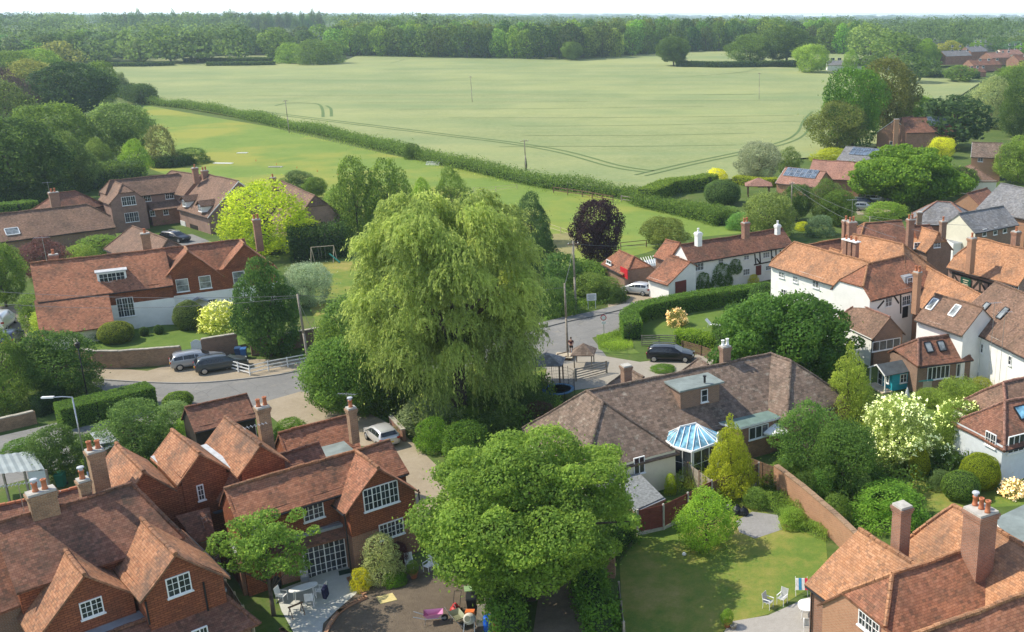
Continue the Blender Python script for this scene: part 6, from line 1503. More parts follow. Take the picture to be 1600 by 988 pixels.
m_ = MB(); m_.patch(cP+O2.n*1.0-O2.e*1.3+V(0, 0, 2.3), cP+O2.n*1.0+V(0, 0, 3.4), cP-O2.n*1.2+V(0, 0, 3.4), cP-O2.n*1.2-O2.e*1.3+V(0, 0, 2.3)); m_.patch(cP+O2.n*1.0+V(0, 0, 3.4), cP+O2.n*1.0+O2.e*1.3+V(0, 0, 2.3), cP-O2.n*1.2+O2.e*1.3+V(0, 0, 2.3), cP-O2.n*1.2+V(0, 0, 3.4)); m_.build('porch_roof', T_OLD, o)
# -- P slate-roofed
k = H_('slate_brick_house', (1545, 345), 'brown brick house with long slate roof and three white windows')
P1 = W(k, (1499, 334), (1567, 322), 7.4, w=2.9, ze=5.2, tilem=T_SLT, wallm=BR_BRN, caps=T_SLT)
m_ = MB(); m_.poly([P1.P(-.03, 2.9, 0), P1.P(-.03, 2.9, 5.2), P1.P(-.03, 0, 7.3), P1.P(-.03, -2.9, 5.2), P1.P(-.03, -2.9, 0)]); m_.build('rendered_end_wall', CREAM, k)
for r_ in ((1535, 358, 1541, 369), (1552, 355, 1558, 367), (1567, 352, 1573, 364)): win(P1, 'f', *r_, 1, 2, cols=1)
prism(k, 'white_extension', [G(1447, 352, 4), G(1478, 352, 4), G(1516, 372, 4), G(1490, 376, 4)], 3.6, 0, WHITE, top=LEAD)
k = H_('hipped_slate_house', (1470, 330), 'square brick house with hipped slate roof next to the car park shrubs')
W(k, (1464, 315), (1486, 316), 7.6, w=4.0, ze=5.0, tilem=T_SLT, wallm=BR_RED, caps=T_PNK, exA=3.6, hA=5, exB=3.6, hB=5)
chimney(k, 1437, 331, 7.8, .8, .8, 3, V(1, 0, 0), 0, BR_BRN)
k = H_('slate_orange_house', (1570, 300), 'large grey-roofed house with bright orange brick wall at the right edge')
W(k, (1564, 287), (1640, 300), 8.6, w=5.0, ze=5.2, tilem=T_SLT, wallm=BR_ORG, caps=T_SLT)
k = H_('brick_annex', (1525, 305), 'small brown-roofed brick annex with ivy left of the big grey-roofed house', 'outbuilding')
W(k, (1512, 302), (1542, 294), 5.2, w=2.4, ze=3.4, tilem=T_OLD, wallm=BR_ORG, caps=T_OLD)
# -- Q red bungalows
k = H_('red_bungalow', (1245, 275), 'red brick bungalow with pink roof carrying rows of solar panels')
Q1 = W(k, (1228, 262), (1290, 268), 5.2, w=3.6, ze=2.7, tilem=T_PNK, wallm=BR_ORG, caps=T_PNK, barge='A')
solar(Q1, 'f', 1252, 271, 6, 2, 1.15, 1.15)
k = H_('plain_red_bungalow', (1310, 265), 'plain red-roofed brick bungalow right of the solar-panelled one')
Q2 = W(k, (1271, 250), (1350, 254), 6, w=4.2, ze=3.1, tilem=T_PNK, wallm=BR_ORG, caps=T_PNK, barge='B'); win(Q2, 'B', 1339, 275, 1347, 289, 1, 1)
k = H_('solar_roof_house', (1350, 240), 'low grey roof covered in dark solar panels behind the bright domed tree')
S1 = W(k, (1322, 229), (1392, 234), 6, w=4.5, ze=3.6, tilem=T_SLT, wallm=BR_RED, caps=T_SLT); solar(S1, 'f', 1352, 238, 6, 2, 1.1, 1.3)
k = H_('solar_gable_house', (1410, 210), 'brick house at the field corner with white-edged gable and two sets of solar panels')
R1 = W(k, (1402, 186), (1426, 181), 7.6, w=5.2, ze=3.9, tilem=T_BRN, wallm=BR_ORG, caps=T_BRN, exA=1.2, barge='A'); solar(R1, 'f', 1424, 201, 4, 2, 1.7, 2.2)
R2 = W(k, (1410, 184), (1482, 183), 8.2, w=4, ze=4.8, tilem=T_OLD, wallm=BR_RED, caps=T_OLD); solar(R2, 'f', 1465, 190, 4, 2, 1.3, 1.6)
chimney(k, 1401, 186, 9.4, 1.4, .8, 1, V(1, 0, 0), 0, BR_ORG); win(R1, 'A', 1390, 221, 1399, 227, 2, 1)
k = H_('detached_house', (1540, 235), 'detached red brick house with grey-brown roof near the weeping birch')
T1 = W(k, (1520, 222.6), (1566, 224), 7.4, w=3.6, ze=4.8, tilem=T_GRY, wallm=BR_ORG, caps=T_GRY, barge='A'); win(T1, 'f', 1528, 246, 1536, 253, 2, 1)
k = H_('dark_bungalow', (1520, 268), 'low dark pyramid-roofed bungalow below the detached red house')
W(k, (1516, 258), (1524, 262), 4.6, w=3.6, ze=2.4, tilem=T_BRN, wallm=CREAM, caps=T_BRN, exA=3.2, hA=2.4, exB=3.4, hB=2.4)
# -- far estate
for x_, y_, wd_, zr_, tm, wm, lb in ((1490, 82, 40, 7.5, T_SLT, BR_RED, 'far brick house with grey slate roof, leftmost of the estate on the right'), (1521, 76, 26, 8, T_SLT, BR_RED, 'far grey-roofed house half hidden behind the first estate house'),
        (1535, 94, 44, 6, T_OLD, BR_RED, 'far low house with maroon roof in front of the estate'), (1556, 84, 30, 7, T_PNK, BR_RED, 'far pinkish-roofed house in the middle of the estate'), (1575, 80, 30, 7.5, T_PNK, CREAM, 'far pink-roofed pale house at the right of the estate'), (1516, 104, 30, 5, T_OLD, BR_RED, 'far small maroon roof in front of the grey-roofed estate house'), (1600, 88, 34, 7, T_OLD, BR_RED, 'far maroon-roofed house at the right edge of the estate')):
    k = H_('estate_house', (x_, y_), lb); u = W(k, (x_-wd_/2, y_+1), (x_+wd_/2, y_-1), zr_, w=4.5, ze=zr_-2.8, tilem=tm, wallm=wm, gut='', exA=.1)
    for q_ in range(3):
        for zz in ((1.3, 3.7) if zr_ > 7 else (1.3,)): window(k, u.P(u.L*(.2+.3*q_), 4.5, zz+root_loc(k).z), u.e, u.n, 1.7, 1.1, 2, 1, bars=False)
for x_, y_, wd_, lb in ((1305, 95, 26, 'low white house left behind the field, between the light round tree and the slim tree'), (1347, 96, 24, 'low white house right behind the field beyond the slim tree'), (1388, 94, 30, 'low pale roof behind the top of the big double tree')):
    k = H_('white_bungalow', (x_, y_), lb); u = W(k, (x_-wd_/2, y_), (x_+wd_/2, y_), 5, w=4, ze=2.8, tilem=T_SLT, wallm=WHITE, gut='')
    for q_ in range(2): window(k, u.P(u.L*(.3+.4*q_), 4, 1.4+root_loc(k).z), u.e, u.n, 2, 1.2, 2, 1, bars=False)
# -- V cream house at the right
k = H_('pale_boarded_house', (1580, 650), 'pale blue-white boarded house with hipped brown roof and glazed doors at the right edge')
V1 = W(k, (1570, 628), (1640, 612), 5.2, w=2.9, ze=2.9, tilem=T_OLD, wallm=BLUEW, caps=T_PNK, exA=2.4, hA=2.9)
win(V1, 'A', 1540, 676, 1557, 698, 2, 2); win(V1, 'f', 1575, 680, 1600, 706, 3, 1, bars=False); skylight(V1, 'f', 1597, 645, 1.0, 1.1, GLASSB, BLACK)
W(k, (1568, 597), (1640, 580), 5.6, w=3.2, ze=3, tilem=T_BRN, wallm=WHITE, caps=T_PNK, exA=2.2, hA=3)
# -- W near right house
k = H_('brick_corner_house', (1450, 900), 'bright orange-tiled brick house in the bottom right corner with a massive chimney')
W1 = W(k, (1345.5, 828), (1432, 883), 7.8, w=2.75, ze=5.05, tilem=T_ORG, wallm=BR_RED, caps=T_ORG, single=True, og=.15, exA=.9)
W2 = W(k, (1394, 897.5), (1512, 858), 8.0, w=3.6, ze=4.9, tilem=T_RED, wallm=BR_ORG, caps=T_ORG, single=True, exA=1.5, hA=6.6)
W3 = W(k, (1490, 788), (1650, 880), 8.6, w=3.6, ze=5.2, tilem=T_ORG, wallm=BR_RED, caps=T_ORG, exA=1.6, hA=5.5)
W4 = W(k, (1400, 1000), (1640, 915), 8.2, w=3.2, ze=5.2, tilem=T_RED, wallm=BR_ORG, caps=T_ORG, single=True)
win(W2, 'A', 1342, 963, 1376, 988, 3, 2)
chimney(k, 1533, 795, 11.2, 1.35, 1.35, 5.0, W2.e, 3, BR_RED, cowl=1); chimney(k, 1410, 788, 10.6, .8, .8, 3, W2.e, 0, BR_RED)
prism(k, 'rear_wall', [G(1556, 812, 6.6), G(1630, 776, 6.6), G(1680, 830, 6.6), G(1600, 868, 6.6)], 6.6, 0, BR_OLD, top=FELT, edge=PAINT)
downpipe(W1, 'f', (1270, 930), 5.1); downpipe(W1, 'f', (1311, 955), 5.1)
# ---------------- street furniture, fences, vehicles, garden things ----------------
def L_(pxs, z=0.): return [G(*p, z) for p in pxs]
def wall_line(pts, h, th, mt, label, name='garden_wall', cap=STONE, z0=0., cat='wall'):
    t = thing(name, pts[0], label, cat)
    for k, (p, q) in enumerate(zip(pts[:-1], pts[1:])):
        d = (q-p); d.z = 0; L = d.length; d.normalize(); s = V(-d.y, d.x, 0); c = (p+q)/2
        MB().obox(V(c.x, c.y, z0+h/2), d*(L/2+th*.3), s*th/2, V(0, 0, h/2)).build('brickwork', mt, t)
        n = max(2, int(L/.45)); m = MB()
        for j in range(n):
            a = p.lerp(q, (j+.5)/n); jz = .01*((j*37) % 5-2); m.obox(V(a.x, a.y, z0+h+.045+jz*.4), d*(L/n/2-.008), s*(th/2+.05), V(0, 0, .045))
        m.build('coping', cap, t)
    return t
def rail_fence(pts, h, rails, post, mt, label, name='rail_fence', pw=.09, rh=.09, cat='fence'):
    t = thing(name, pts[0], label, cat)
    for p, q in zip(pts[:-1], pts[1:]):
        d = q-p; d.z = 0; L = d.length; n = max(1, round(L/post)); d.normalize(); s = V(-d.y, d.x, 0)
        for j in range(n):
            a, b = p.lerp(q, j/n), p.lerp(q, (j+1)/n)
            MB().box((a.x, a.y, a.z), pw, pw, h, math.atan2(d.y, d.x)).build('post', mt, t)
            for r in range(rails):
                z = h*(1-r/(rails))-.1; A_, B_ = a+V(0, 0, z)+s*.06, b+V(0, 0, z)+s*.06; c = (A_+B_)/2; MB().obox(c, (B_-A_)/2*.99, s*.018, V(0, 0, rh/2)).build('rail', mt, t)
    MB().box(tuple(pts[-1]), pw, pw, h).build('post', mt, t)
    return t
def panel_fence(pts, h, mt, label, post=CONC, step=1.83, slats=9, name='panel_fence', gravel=True):
    t = thing(name, pts[0], label, 'fence')
    for p, q in zip(pts[:-1], pts[1:]):
        d = q-p; d.z = 0; L = d.length; n = max(1, round(L/step)); d.normalize(); s = V(-d.y, d.x, 0)
        for j in range(n):
            a, b = p.lerp(q, j/n), p.lerp(q, (j+1)/n); MB().box((a.x, a.y, a.z), .12, .12, h+.08, math.atan2(d.y, d.x)).build('post', post, t)
            c = (a+b)/2; hl = (b-a).length/2-.07
            if gravel: MB().obox(c+V(0, 0, .12), d*hl, s*.03, V(0, 0, .12)).build('gravel_board', CONC, t)
            z0 = .25 if gravel else .05; pn = MB()
            for k in range(slats):
                zz = z0+(h-z0)*(k+.5)/slats; pn.obox(c+V(0, 0, zz)+s*(.012*(k % 2)), d*hl, s*.012, V(0, 0, (h-z0)/slats/2*.93))
            for k in (-.96, 0, .96): pn.obox(c+d*hl*k+V(0, 0, (h+z0)/2)-s*.03, d*.025, s*.012, V(0, 0, (h-z0)/2))
            pn.build('panel', mt, t)
    MB().box(tuple(pts[-1]), .12, .12, h+.08).build('post', post, t)
    return t
def pole(px, yb, yt, label, name='telegraph_pole', mt=None, arm=1.2, r=.13, lean=0., ivy=False, cat='telegraph pole'):
    P = G(px, yb); h = zat(P.y, yt)-P.z; t = thing(name, P, label, cat)
    MB().tube([P-V(0, 0, .3), P+V(lean*.5, 0, h*.5), P+V(lean, 0, h)], [r, r*.85, r*.68], 8).build('pole', mt or WOOD, t, smooth=True)
    if arm:
        m = MB(); m.obox(P+V(lean, 0, h-.35), V(arm/2, .25*arm, 0), V(-.04, .05, 0), V(0, 0, .05)); m.build('crossarm', WOODB, t)
        for k in (-1, 0, 1): q = P+V(lean+arm*.42*k, .21*arm*k, h-.3); MB().rev(q, [(.03, 0), (.05, .05), (.04, .12), (.015, .16)], 6).build('insulator', PAINT, t)
    return t, P+V(lean, 0, h)
def wire(a, b, sag, label, r=.022):
    n = 14; pts = [a.lerp(b, k/n)-V(0, 0, sag*4*(k/n)*(1-k/n)) for k in range(n+1)]
    o = MB().tube(pts, r, 5).build('overhead_wire', simple('cable', (.13, .13, .135), .7) if 'cable' not in MATS else MATS['cable'], None, a); return tag(o, label, 'cable')
_, tp1 = pole(484, 580, 460, 'leaning pale telegraph pole by the road left of the willow', arm=0, lean=-.25, r=.15)
m_ = MB().tube([tp1-V(0, 0, .6), G(508, 560, .2)], .02, 5).build('stay_wire', RIM, _)
_, tp2 = pole(887, 549, 443, 'telegraph pole beside the standing person and the small canopy', arm=0, r=.13)
_, tp3 = pole(900, 488, 377, 'tall telegraph pole on the grass bank left of the notice board', r=.14)
_, tp4 = pole(452, 208, 156, 'telegraph pole in the long hedge at the left of the paddock')
_, tp5 = pole(738, 161, 119, 'thin telegraph pole standing alone in the middle of the barley', r=.11)
_, tp6 = pole(822, 268, 218, 'telegraph pole with ivy-covered foot at the hedge', arm=1.6)
bush(822, 268, 244, 4, 'egg_a', DARK, 'narrow ivy growing up the telegraph pole at the hedge', 'ivy', 'ivy')
_, tp7 = pole(1186, 157, 114, 'thin pale telegraph pole in the barley below the oaks', r=.10)
_, tp8 = pole(1236, 352, 284, 'telegraph pole among the dark trees behind the white cottage', arm=.8)
_, tp9 = pole(1357, 392, 338, 'slim telegraph pole behind the triple chimney of the inn', arm=0, r=.1)
wire(tp1-V(0, 0, .15), G(-60, 452, 7.5), .5, 'upper overhead wire crossing the white and red house to the left edge'); wire(tp1-V(0, 0, .3), G(-60, 470, 6.5), .9, 'lower overhead wire crossing the white and red house')
wire(tp1-V(0, 0, .1), tp2-V(0, 0, .4), .7, 'overhead wire running through the willow between two poles'); wire(tp3-V(0, 0, .3), G(1060, 378, 6.5), .4, 'overhead wire from the tall pole to the cottage roof')
wire(tp3-V(0, 0, .5), tp2-V(0, 0, .2), .3, 'short overhead wire between the tall pole and the pole by the person')
wire(tp8-V(0, 0, .2), G(1440, 362, 9), .8, 'upper overhead wire above the inn roofs'); wire(tp8-V(0, 0, .5), G(1400, 372, 9), .9, 'lower overhead wire above the inn roofs'); wire(tp9, G(1600, 352, 9), .5, 'thin overhead wire towards the slate-roofed houses')
# street lamps
def lamp(px, yb, yt, armto, label, col):
    P = G(px, yb); T = V(P.x, P.y, zat(P.y, yt)); t = thing('street_lamp', P, label, 'street lamp')
    MB().tube([P, P+V(0, 0, 1.2), T], [.09, .06, .045], 8).build('post', col, t, smooth=True)
    if armto:
        E_ = T+V(-1.3, -.15, .05); MB().tube([T, T.lerp(E_, .5)+V(0, 0, .05), E_], .035, 6).build('arm', col, t); m = MB(); m.obox(E_-V(.35, 0, 0), V(.4, .05, 0), V(0, .1, 0), V(0, 0, .06)); m.build('lamp_head', PAINT, t)
    else: MB().rev(T, [(.05, 0), (.16, .08), (.2, .45), (.22, .5), (.04, .62), (.03, .75)], 8).build('lantern', BLACK, t)
    return t
lamp(141, 760, 621, 1, 'tall thin grey street lamp with a white horizontal head behind the front left chimneys', RIM)
lamp(140, 636, 545, 0, 'black lamp post among the dark roadside trees at the left', BLACK)
# walls and fences
def garden_terrace(pxs, z):
    w_ = [G(*p) for p in pxs]; m = MB(); q = [V(p.x, p.y, z) for p in w_]; m.poly(q)
    for i_ in range(len(q)): j_ = (i_+1) % len(q); m.poly([V(q[i_].x, q[i_].y, 0), V(q[j_].x, q[j_].y, 0), q[j_], q[i_]], 1)
    o = m.build('raised_lawn', [LAWNG, SOIL], None, (0, 0, 0))
    if o.data.polygons[0].normal.z < 0: o.data.flip_normals()
    return struct(o)
garden_terrace([(124, 560), (132, 571), (150, 574), (190, 574), (284, 567), (300, 556), (330, 552), (372, 546), (420, 535), (430, 510), (300, 512), (180, 515), (100, 535)], .4)
wall_line(L_([(122, 556), (131, 571), (150, 575.5), (190, 575.5), (285, 568)]), 1.75, .3, BR_OLD, 'curved old brick retaining wall in front of the white and red house', 'brick_wall')
wall_line(L_([(319, 560), (372, 551)]), 2.0, .3, BR_BRN, 'straight dark brick wall between the white gate and the blue bins', 'brick_wall')
wall_line(L_([(395, 556), (420, 552), (478, 541), (540, 530)]), 1.7, .3, BR_BRN, 'shaded brick wall behind the white rail fence', 'brick_wall')
g_ = G(302, 563); g1_ = G(318, 560.5); t = thing('garden_gate', g_, 'pale arched wooden garden gate in the brick wall behind the parked silver estate', 'gate')
d_ = (g1_-g_).normalized(); s_ = V(-d_.y, d_.x, 0); L0 = (g1_-g_).length
for k in range(7):
    x_ = (k+.5)/7; hh = 1.75+.22*math.sin(PI*x_); MB().obox(g_+d_*L0*x_+V(0, 0, hh/2+.1), d_*(L0/14-.006), s_*.02, V(0, 0, hh/2)).build('board', BLUEW, t)
rail_fence(L_([(355, 577), (391, 587), (420, 580), (450, 574), (482, 568)]), 1.05, 3, 2.1, PAINT, 'white three-rail fence beside the grey estate car and the road', 'white_rail_fence')
rail_fence(L_([(865, 302), (910, 308), (958, 317)]), 1.25, 2, 3.2, WOODB, 'brown rail fence below the hedge, left section', pw=.14, rh=.14)
rail_fence(L_([(971, 316), (1010, 322), (1050, 330)]), 1.25, 2, 3.2, WOOD, 'grey rail fence below the hedge, right section by the brambles', pw=.14, rh=.14)
rail_fence(L_([(740, 302), (775, 300), (808, 296)]), 1.1, 2, 3.5, WOODP, 'thin pale paddock fence behind the willow', pw=.08, rh=.04)
rail_fence(L_([(858, 360), (895, 372)]), 1.1, 2, 3, WOODP, 'thin pale paddock fence left of the copper beech', pw=.08, rh=.04)
rail_fence(L_([(970, 390), (1010, 386), (1060, 378)]), 1.1, 2, 3, WOODB, 'brown paddock fence behind the brick shed', pw=.1)
rail_fence(L_([(330, 300), (350, 297), (375, 300)]), 1.1, 2, 4, WOODP, 'thin pale fence behind the courtyard house', pw=.08, rh=.05)
panel_fence(L_([(997, 837), (1037, 828), (1075, 809), (1112, 789)]), 1.85, MAROON, 'maroon panel fence with concrete posts along the top of the lawn')
panel_fence(L_([(1112, 789), (1150, 772), (1185, 758)]), 1.75, WOODB, 'grey-brown panel fence behind the golden cypress')
panel_fence(L_([(1043, 738), (1075, 757), (1112, 785)]), 1.7, WOOD, 'weathered pale fence between the conservatory and the long grass', post=WOODB, gravel=False)
panel_fence(L_([(1170, 745), (1212, 762)]), 1.6, WOODB, 'dark brown fence at the head of the brick garden wall', post=WOODB, gravel=False)
wall_line(L_([(1212, 765), (1255, 800), (1305, 845), (1350, 890)]), 1.9, .3, BR_ORG, 'sunlit orange brick garden wall running down the right of the lawn', 'brick_wall', cap=BR_OLD)
wall_line(L_([(-30, 682), (56, 662)]), 1.1, .3, BR_OLD, 'low old brick wall along the road at the left edge', 'brick_wall')
wall_line(L_([(612, 668), (632, 690)]), 1.0, .25, BR_RED, 'low brick wall beside the parked silver car', 'brick_wall')
panel_fence(L_([(968, 946), (976, 1010)]), 1.5, WOOD, 'short weathered fence at the left edge of the lawn', post=WOOD, gravel=False)
panel_fence(L_([(345, 925), (372, 965), (400, 1010)]), 1.6, WOODP, 'pale fence running down between the two front left houses', post=WOODP, gravel=False)
rail_fence(L_([(1066, 548), (1095, 556), (1122, 566)]), 1.1, 6, 1.8, WOODB, 'brown slatted fence behind the black estate car', rh=.12)
rail_fence(L_([(1003, 541), (1030, 540), (1056, 541)]), 1.2, 5, 3.0, WOOD, 'grey five-bar gate at the end of the curving hedge', 'field_gate', rh=.09, cat='gate')
rail_fence(L_([(900, 596), (948, 583)]), 1.25, 5, 3.5, WOOD, 'wooden five-bar gate standing open beside the canopy', 'field_gate', rh=.10, pw=.16, cat='gate')
rail_fence(L_([(872, 566), (888, 562)]), .9, 2, 1.2, WOODB, 'small wooden rail by the foot of the pole and the person')
# brick pier by the lawn corner
t = thing('gate_pier', G(954, 900), 'brick gate pier with stone cap under the lime tree', 'pier'); q = G(954, 900); MB().box(tuple(q), .6, .6, 1.7).build('shaft', BR_OLD, t); MB().rev(q+V(0, 0, 1.7), [(.42, 0), (.42, .1), (.3, .2), (.25, .3)], 10).build('cap', STONE, t)
# canopy, bench, trampoline
q = G(913, 571); t = thing('timber_canopy', q, 'small wooden canopy with shingled hipped roof beside the open gate', 'shelter')
for dx, dy in ((-.85, -.85), (.85, -.85), (.85, .85), (-.85, .85)): MB().box((q.x+dx, q.y+dy, 0), .1, .1, 1.45).build('post', WOOD, t)
m_ = MB(); c_ = [q+V(x, y, 1.4) for x, y in ((-1.15, -1.15), (1.15, -1.15), (1.15, 1.15), (-1.15, 1.15))]; ap = q+V(0, 0, 2.3)
for k in range(4): m_.patch(c_[k], c_[(k+1) % 4], ap, ap, 0, .6, .01, .08, 'a')
m_.build('roof', T_GRY, t)
q = G(882, 560); t = thing('timber_platform', q, 'low wooden step platform beside the pole', 'platform'); 
for k in range(5): MB().obox(q+V(0, -.6+k*.3, .3), V(.9, -.15, 0), V(.02, .13, 0), V(0, 0, .03)).build('plank', WOODP, t)
MB().obox(q+V(0, 0, .13), V(.8, -.1, 0), V(.1, .6, 0), V(0, 0, .13)).build('frame', WOODB, t)
q = G(873, 620); t = thing('trampoline', q, 'round trampoline with blue pad and black net at the foot of the willow', 'trampoline'); R_ = 1.45
MB().rev(q+V(0, 0, .7), [(R_, 0), (R_, .06), (R_-.3, .07), (R_-.3, .02)], 24).build('pad', simple('blue_pad', (.05, .16, .28), .6), t); MB().rev(q+V(0, 0, .72), [(R_-.3, 0), (0.01, .0)], 20).build('mat', BLACK, t)
for k in range(6):
    a = k*PI/3; c_ = q+V(math.cos(a)*(R_+.02), math.sin(a)*(R_+.02), 0); MB().tube([c_, c_+V(0, 0, 2.5)], .025, 6).build('net_pole', BLACK, t)
m_ = MB()
for k in range(48): a = k*PI/24; c_ = q+V(math.cos(a)*R_, math.sin(a)*R_, .8); m_.cyl(c_, c_+V(0, 0, 1.6), .008, .008, 3, cap=False)
for z_ in (.8, 1.1, 1.4, 1.7, 2.0, 2.3):
    for k in range(24): a, b_ = k*PI/12, (k+1)*PI/12; m_.cyl(q+V(math.cos(a)*R_, math.sin(a)*R_, z_), q+V(math.cos(b_)*R_, math.sin(b_)*R_, z_), .01, .01, 3, cap=False)
m_.build('net', BLACK, t)
q = G(856, 598); t = thing('garden_pavilion', q, 'dark slate-roofed open pavilion half hidden by the willow next to the trampoline', 'pavilion')
for dx, dy in ((-1.3, -1), (1.3, -1), (1.3, 1), (-1.3, 1)): MB().box((q.x+dx, q.y+dy, 0), .12, .12, 2.1).build('post', WOODB, t)
m_ = MB(); c_ = [q+V(x, y, 2.1) for x, y in ((-1.6, -1.3), (1.6, -1.3), (1.6, 1.3), (-1.6, 1.3))]; ap = q+V(0, 0, 3)
for k in range(4): m_.patch(c_[k], c_[(k+1) % 4], ap, ap, 0, .6, .01, .06, 'a')
m_.build('roof', T_SLT, t)
q = G(1185, 306); t = thing('garden_pavilion', q, 'open garden pavilion with pink pyramid roof by the topiary dome', 'pavilion')
for dx, dy in ((-2, -1.5), (2, -1.5), (2, 1.5), (-2, 1.5)): MB().box((q.x+dx, q.y+dy, 0), .25, .25, 2.2).build('post', WOODB, t)
m_ = MB(); c_ = [q+V(x, y, 2.15) for x, y in ((-2.6, -2), (2.6, -2), (2.6, 2), (-2.6, 2))]; ap = q+V(0, 0, 3.5)
for k in range(4): m_.patch(c_[k], c_[(k+1) % 4], ap, ap, 0, 1, .01, .1, 'a')
m_.build('roof', T_PNK, t)
# signs
q = G(925, 483); t = thing('notice_board', q, 'white rectangular notice board on two posts on the grass bank', 'notice board')
for dx in (-.42, .42): MB().box((q.x+dx, q.y+dx*.25, 0), .06, .06, 1.5).build('post', PAINT, t)
MB().obox(q+V(0, -.05, 1.45), V(.55, .13, 0), V(-.005, .02, 0), V(0, 0, .42)).build('board', PAINT, t)
m_ = MB()
for k, l in enumerate((.40, .44, .3, .42, .25)): m_.obox(q+V(0, -.08, 1.72-k*.13), V(l, l*.236, 0), V(-.001, .004, 0), V(0, 0, .022))
m_.build('lettering', LEAD, t)
q = G(944, 524); t = thing('road_sign', q, 'round road sign with red rim and white centre on a thin grey post', 'road sign'); MB().box(tuple(q), .06, .06, 2.3).build('post', RIM, t)
m_ = MB(); m_.cyl(q+V(0, -.04, 2.0), q+V(0, -.06, 2.0), .32, .32, 20); m_.build('red_rim', simple('sign_red', (.55, .03, .03), .5), t); MB().cyl(q+V(0, -.062, 2.0), q+V(0, -.07, 2.0), .24, .24, 20).build('sign_face', PAINT, t)
MB().obox(q+V(0, -.05, 1.42), V(.22, 0, 0), V(0, .01, 0), V(0, 0, .14)).build('sub_plate', PAINT, t)
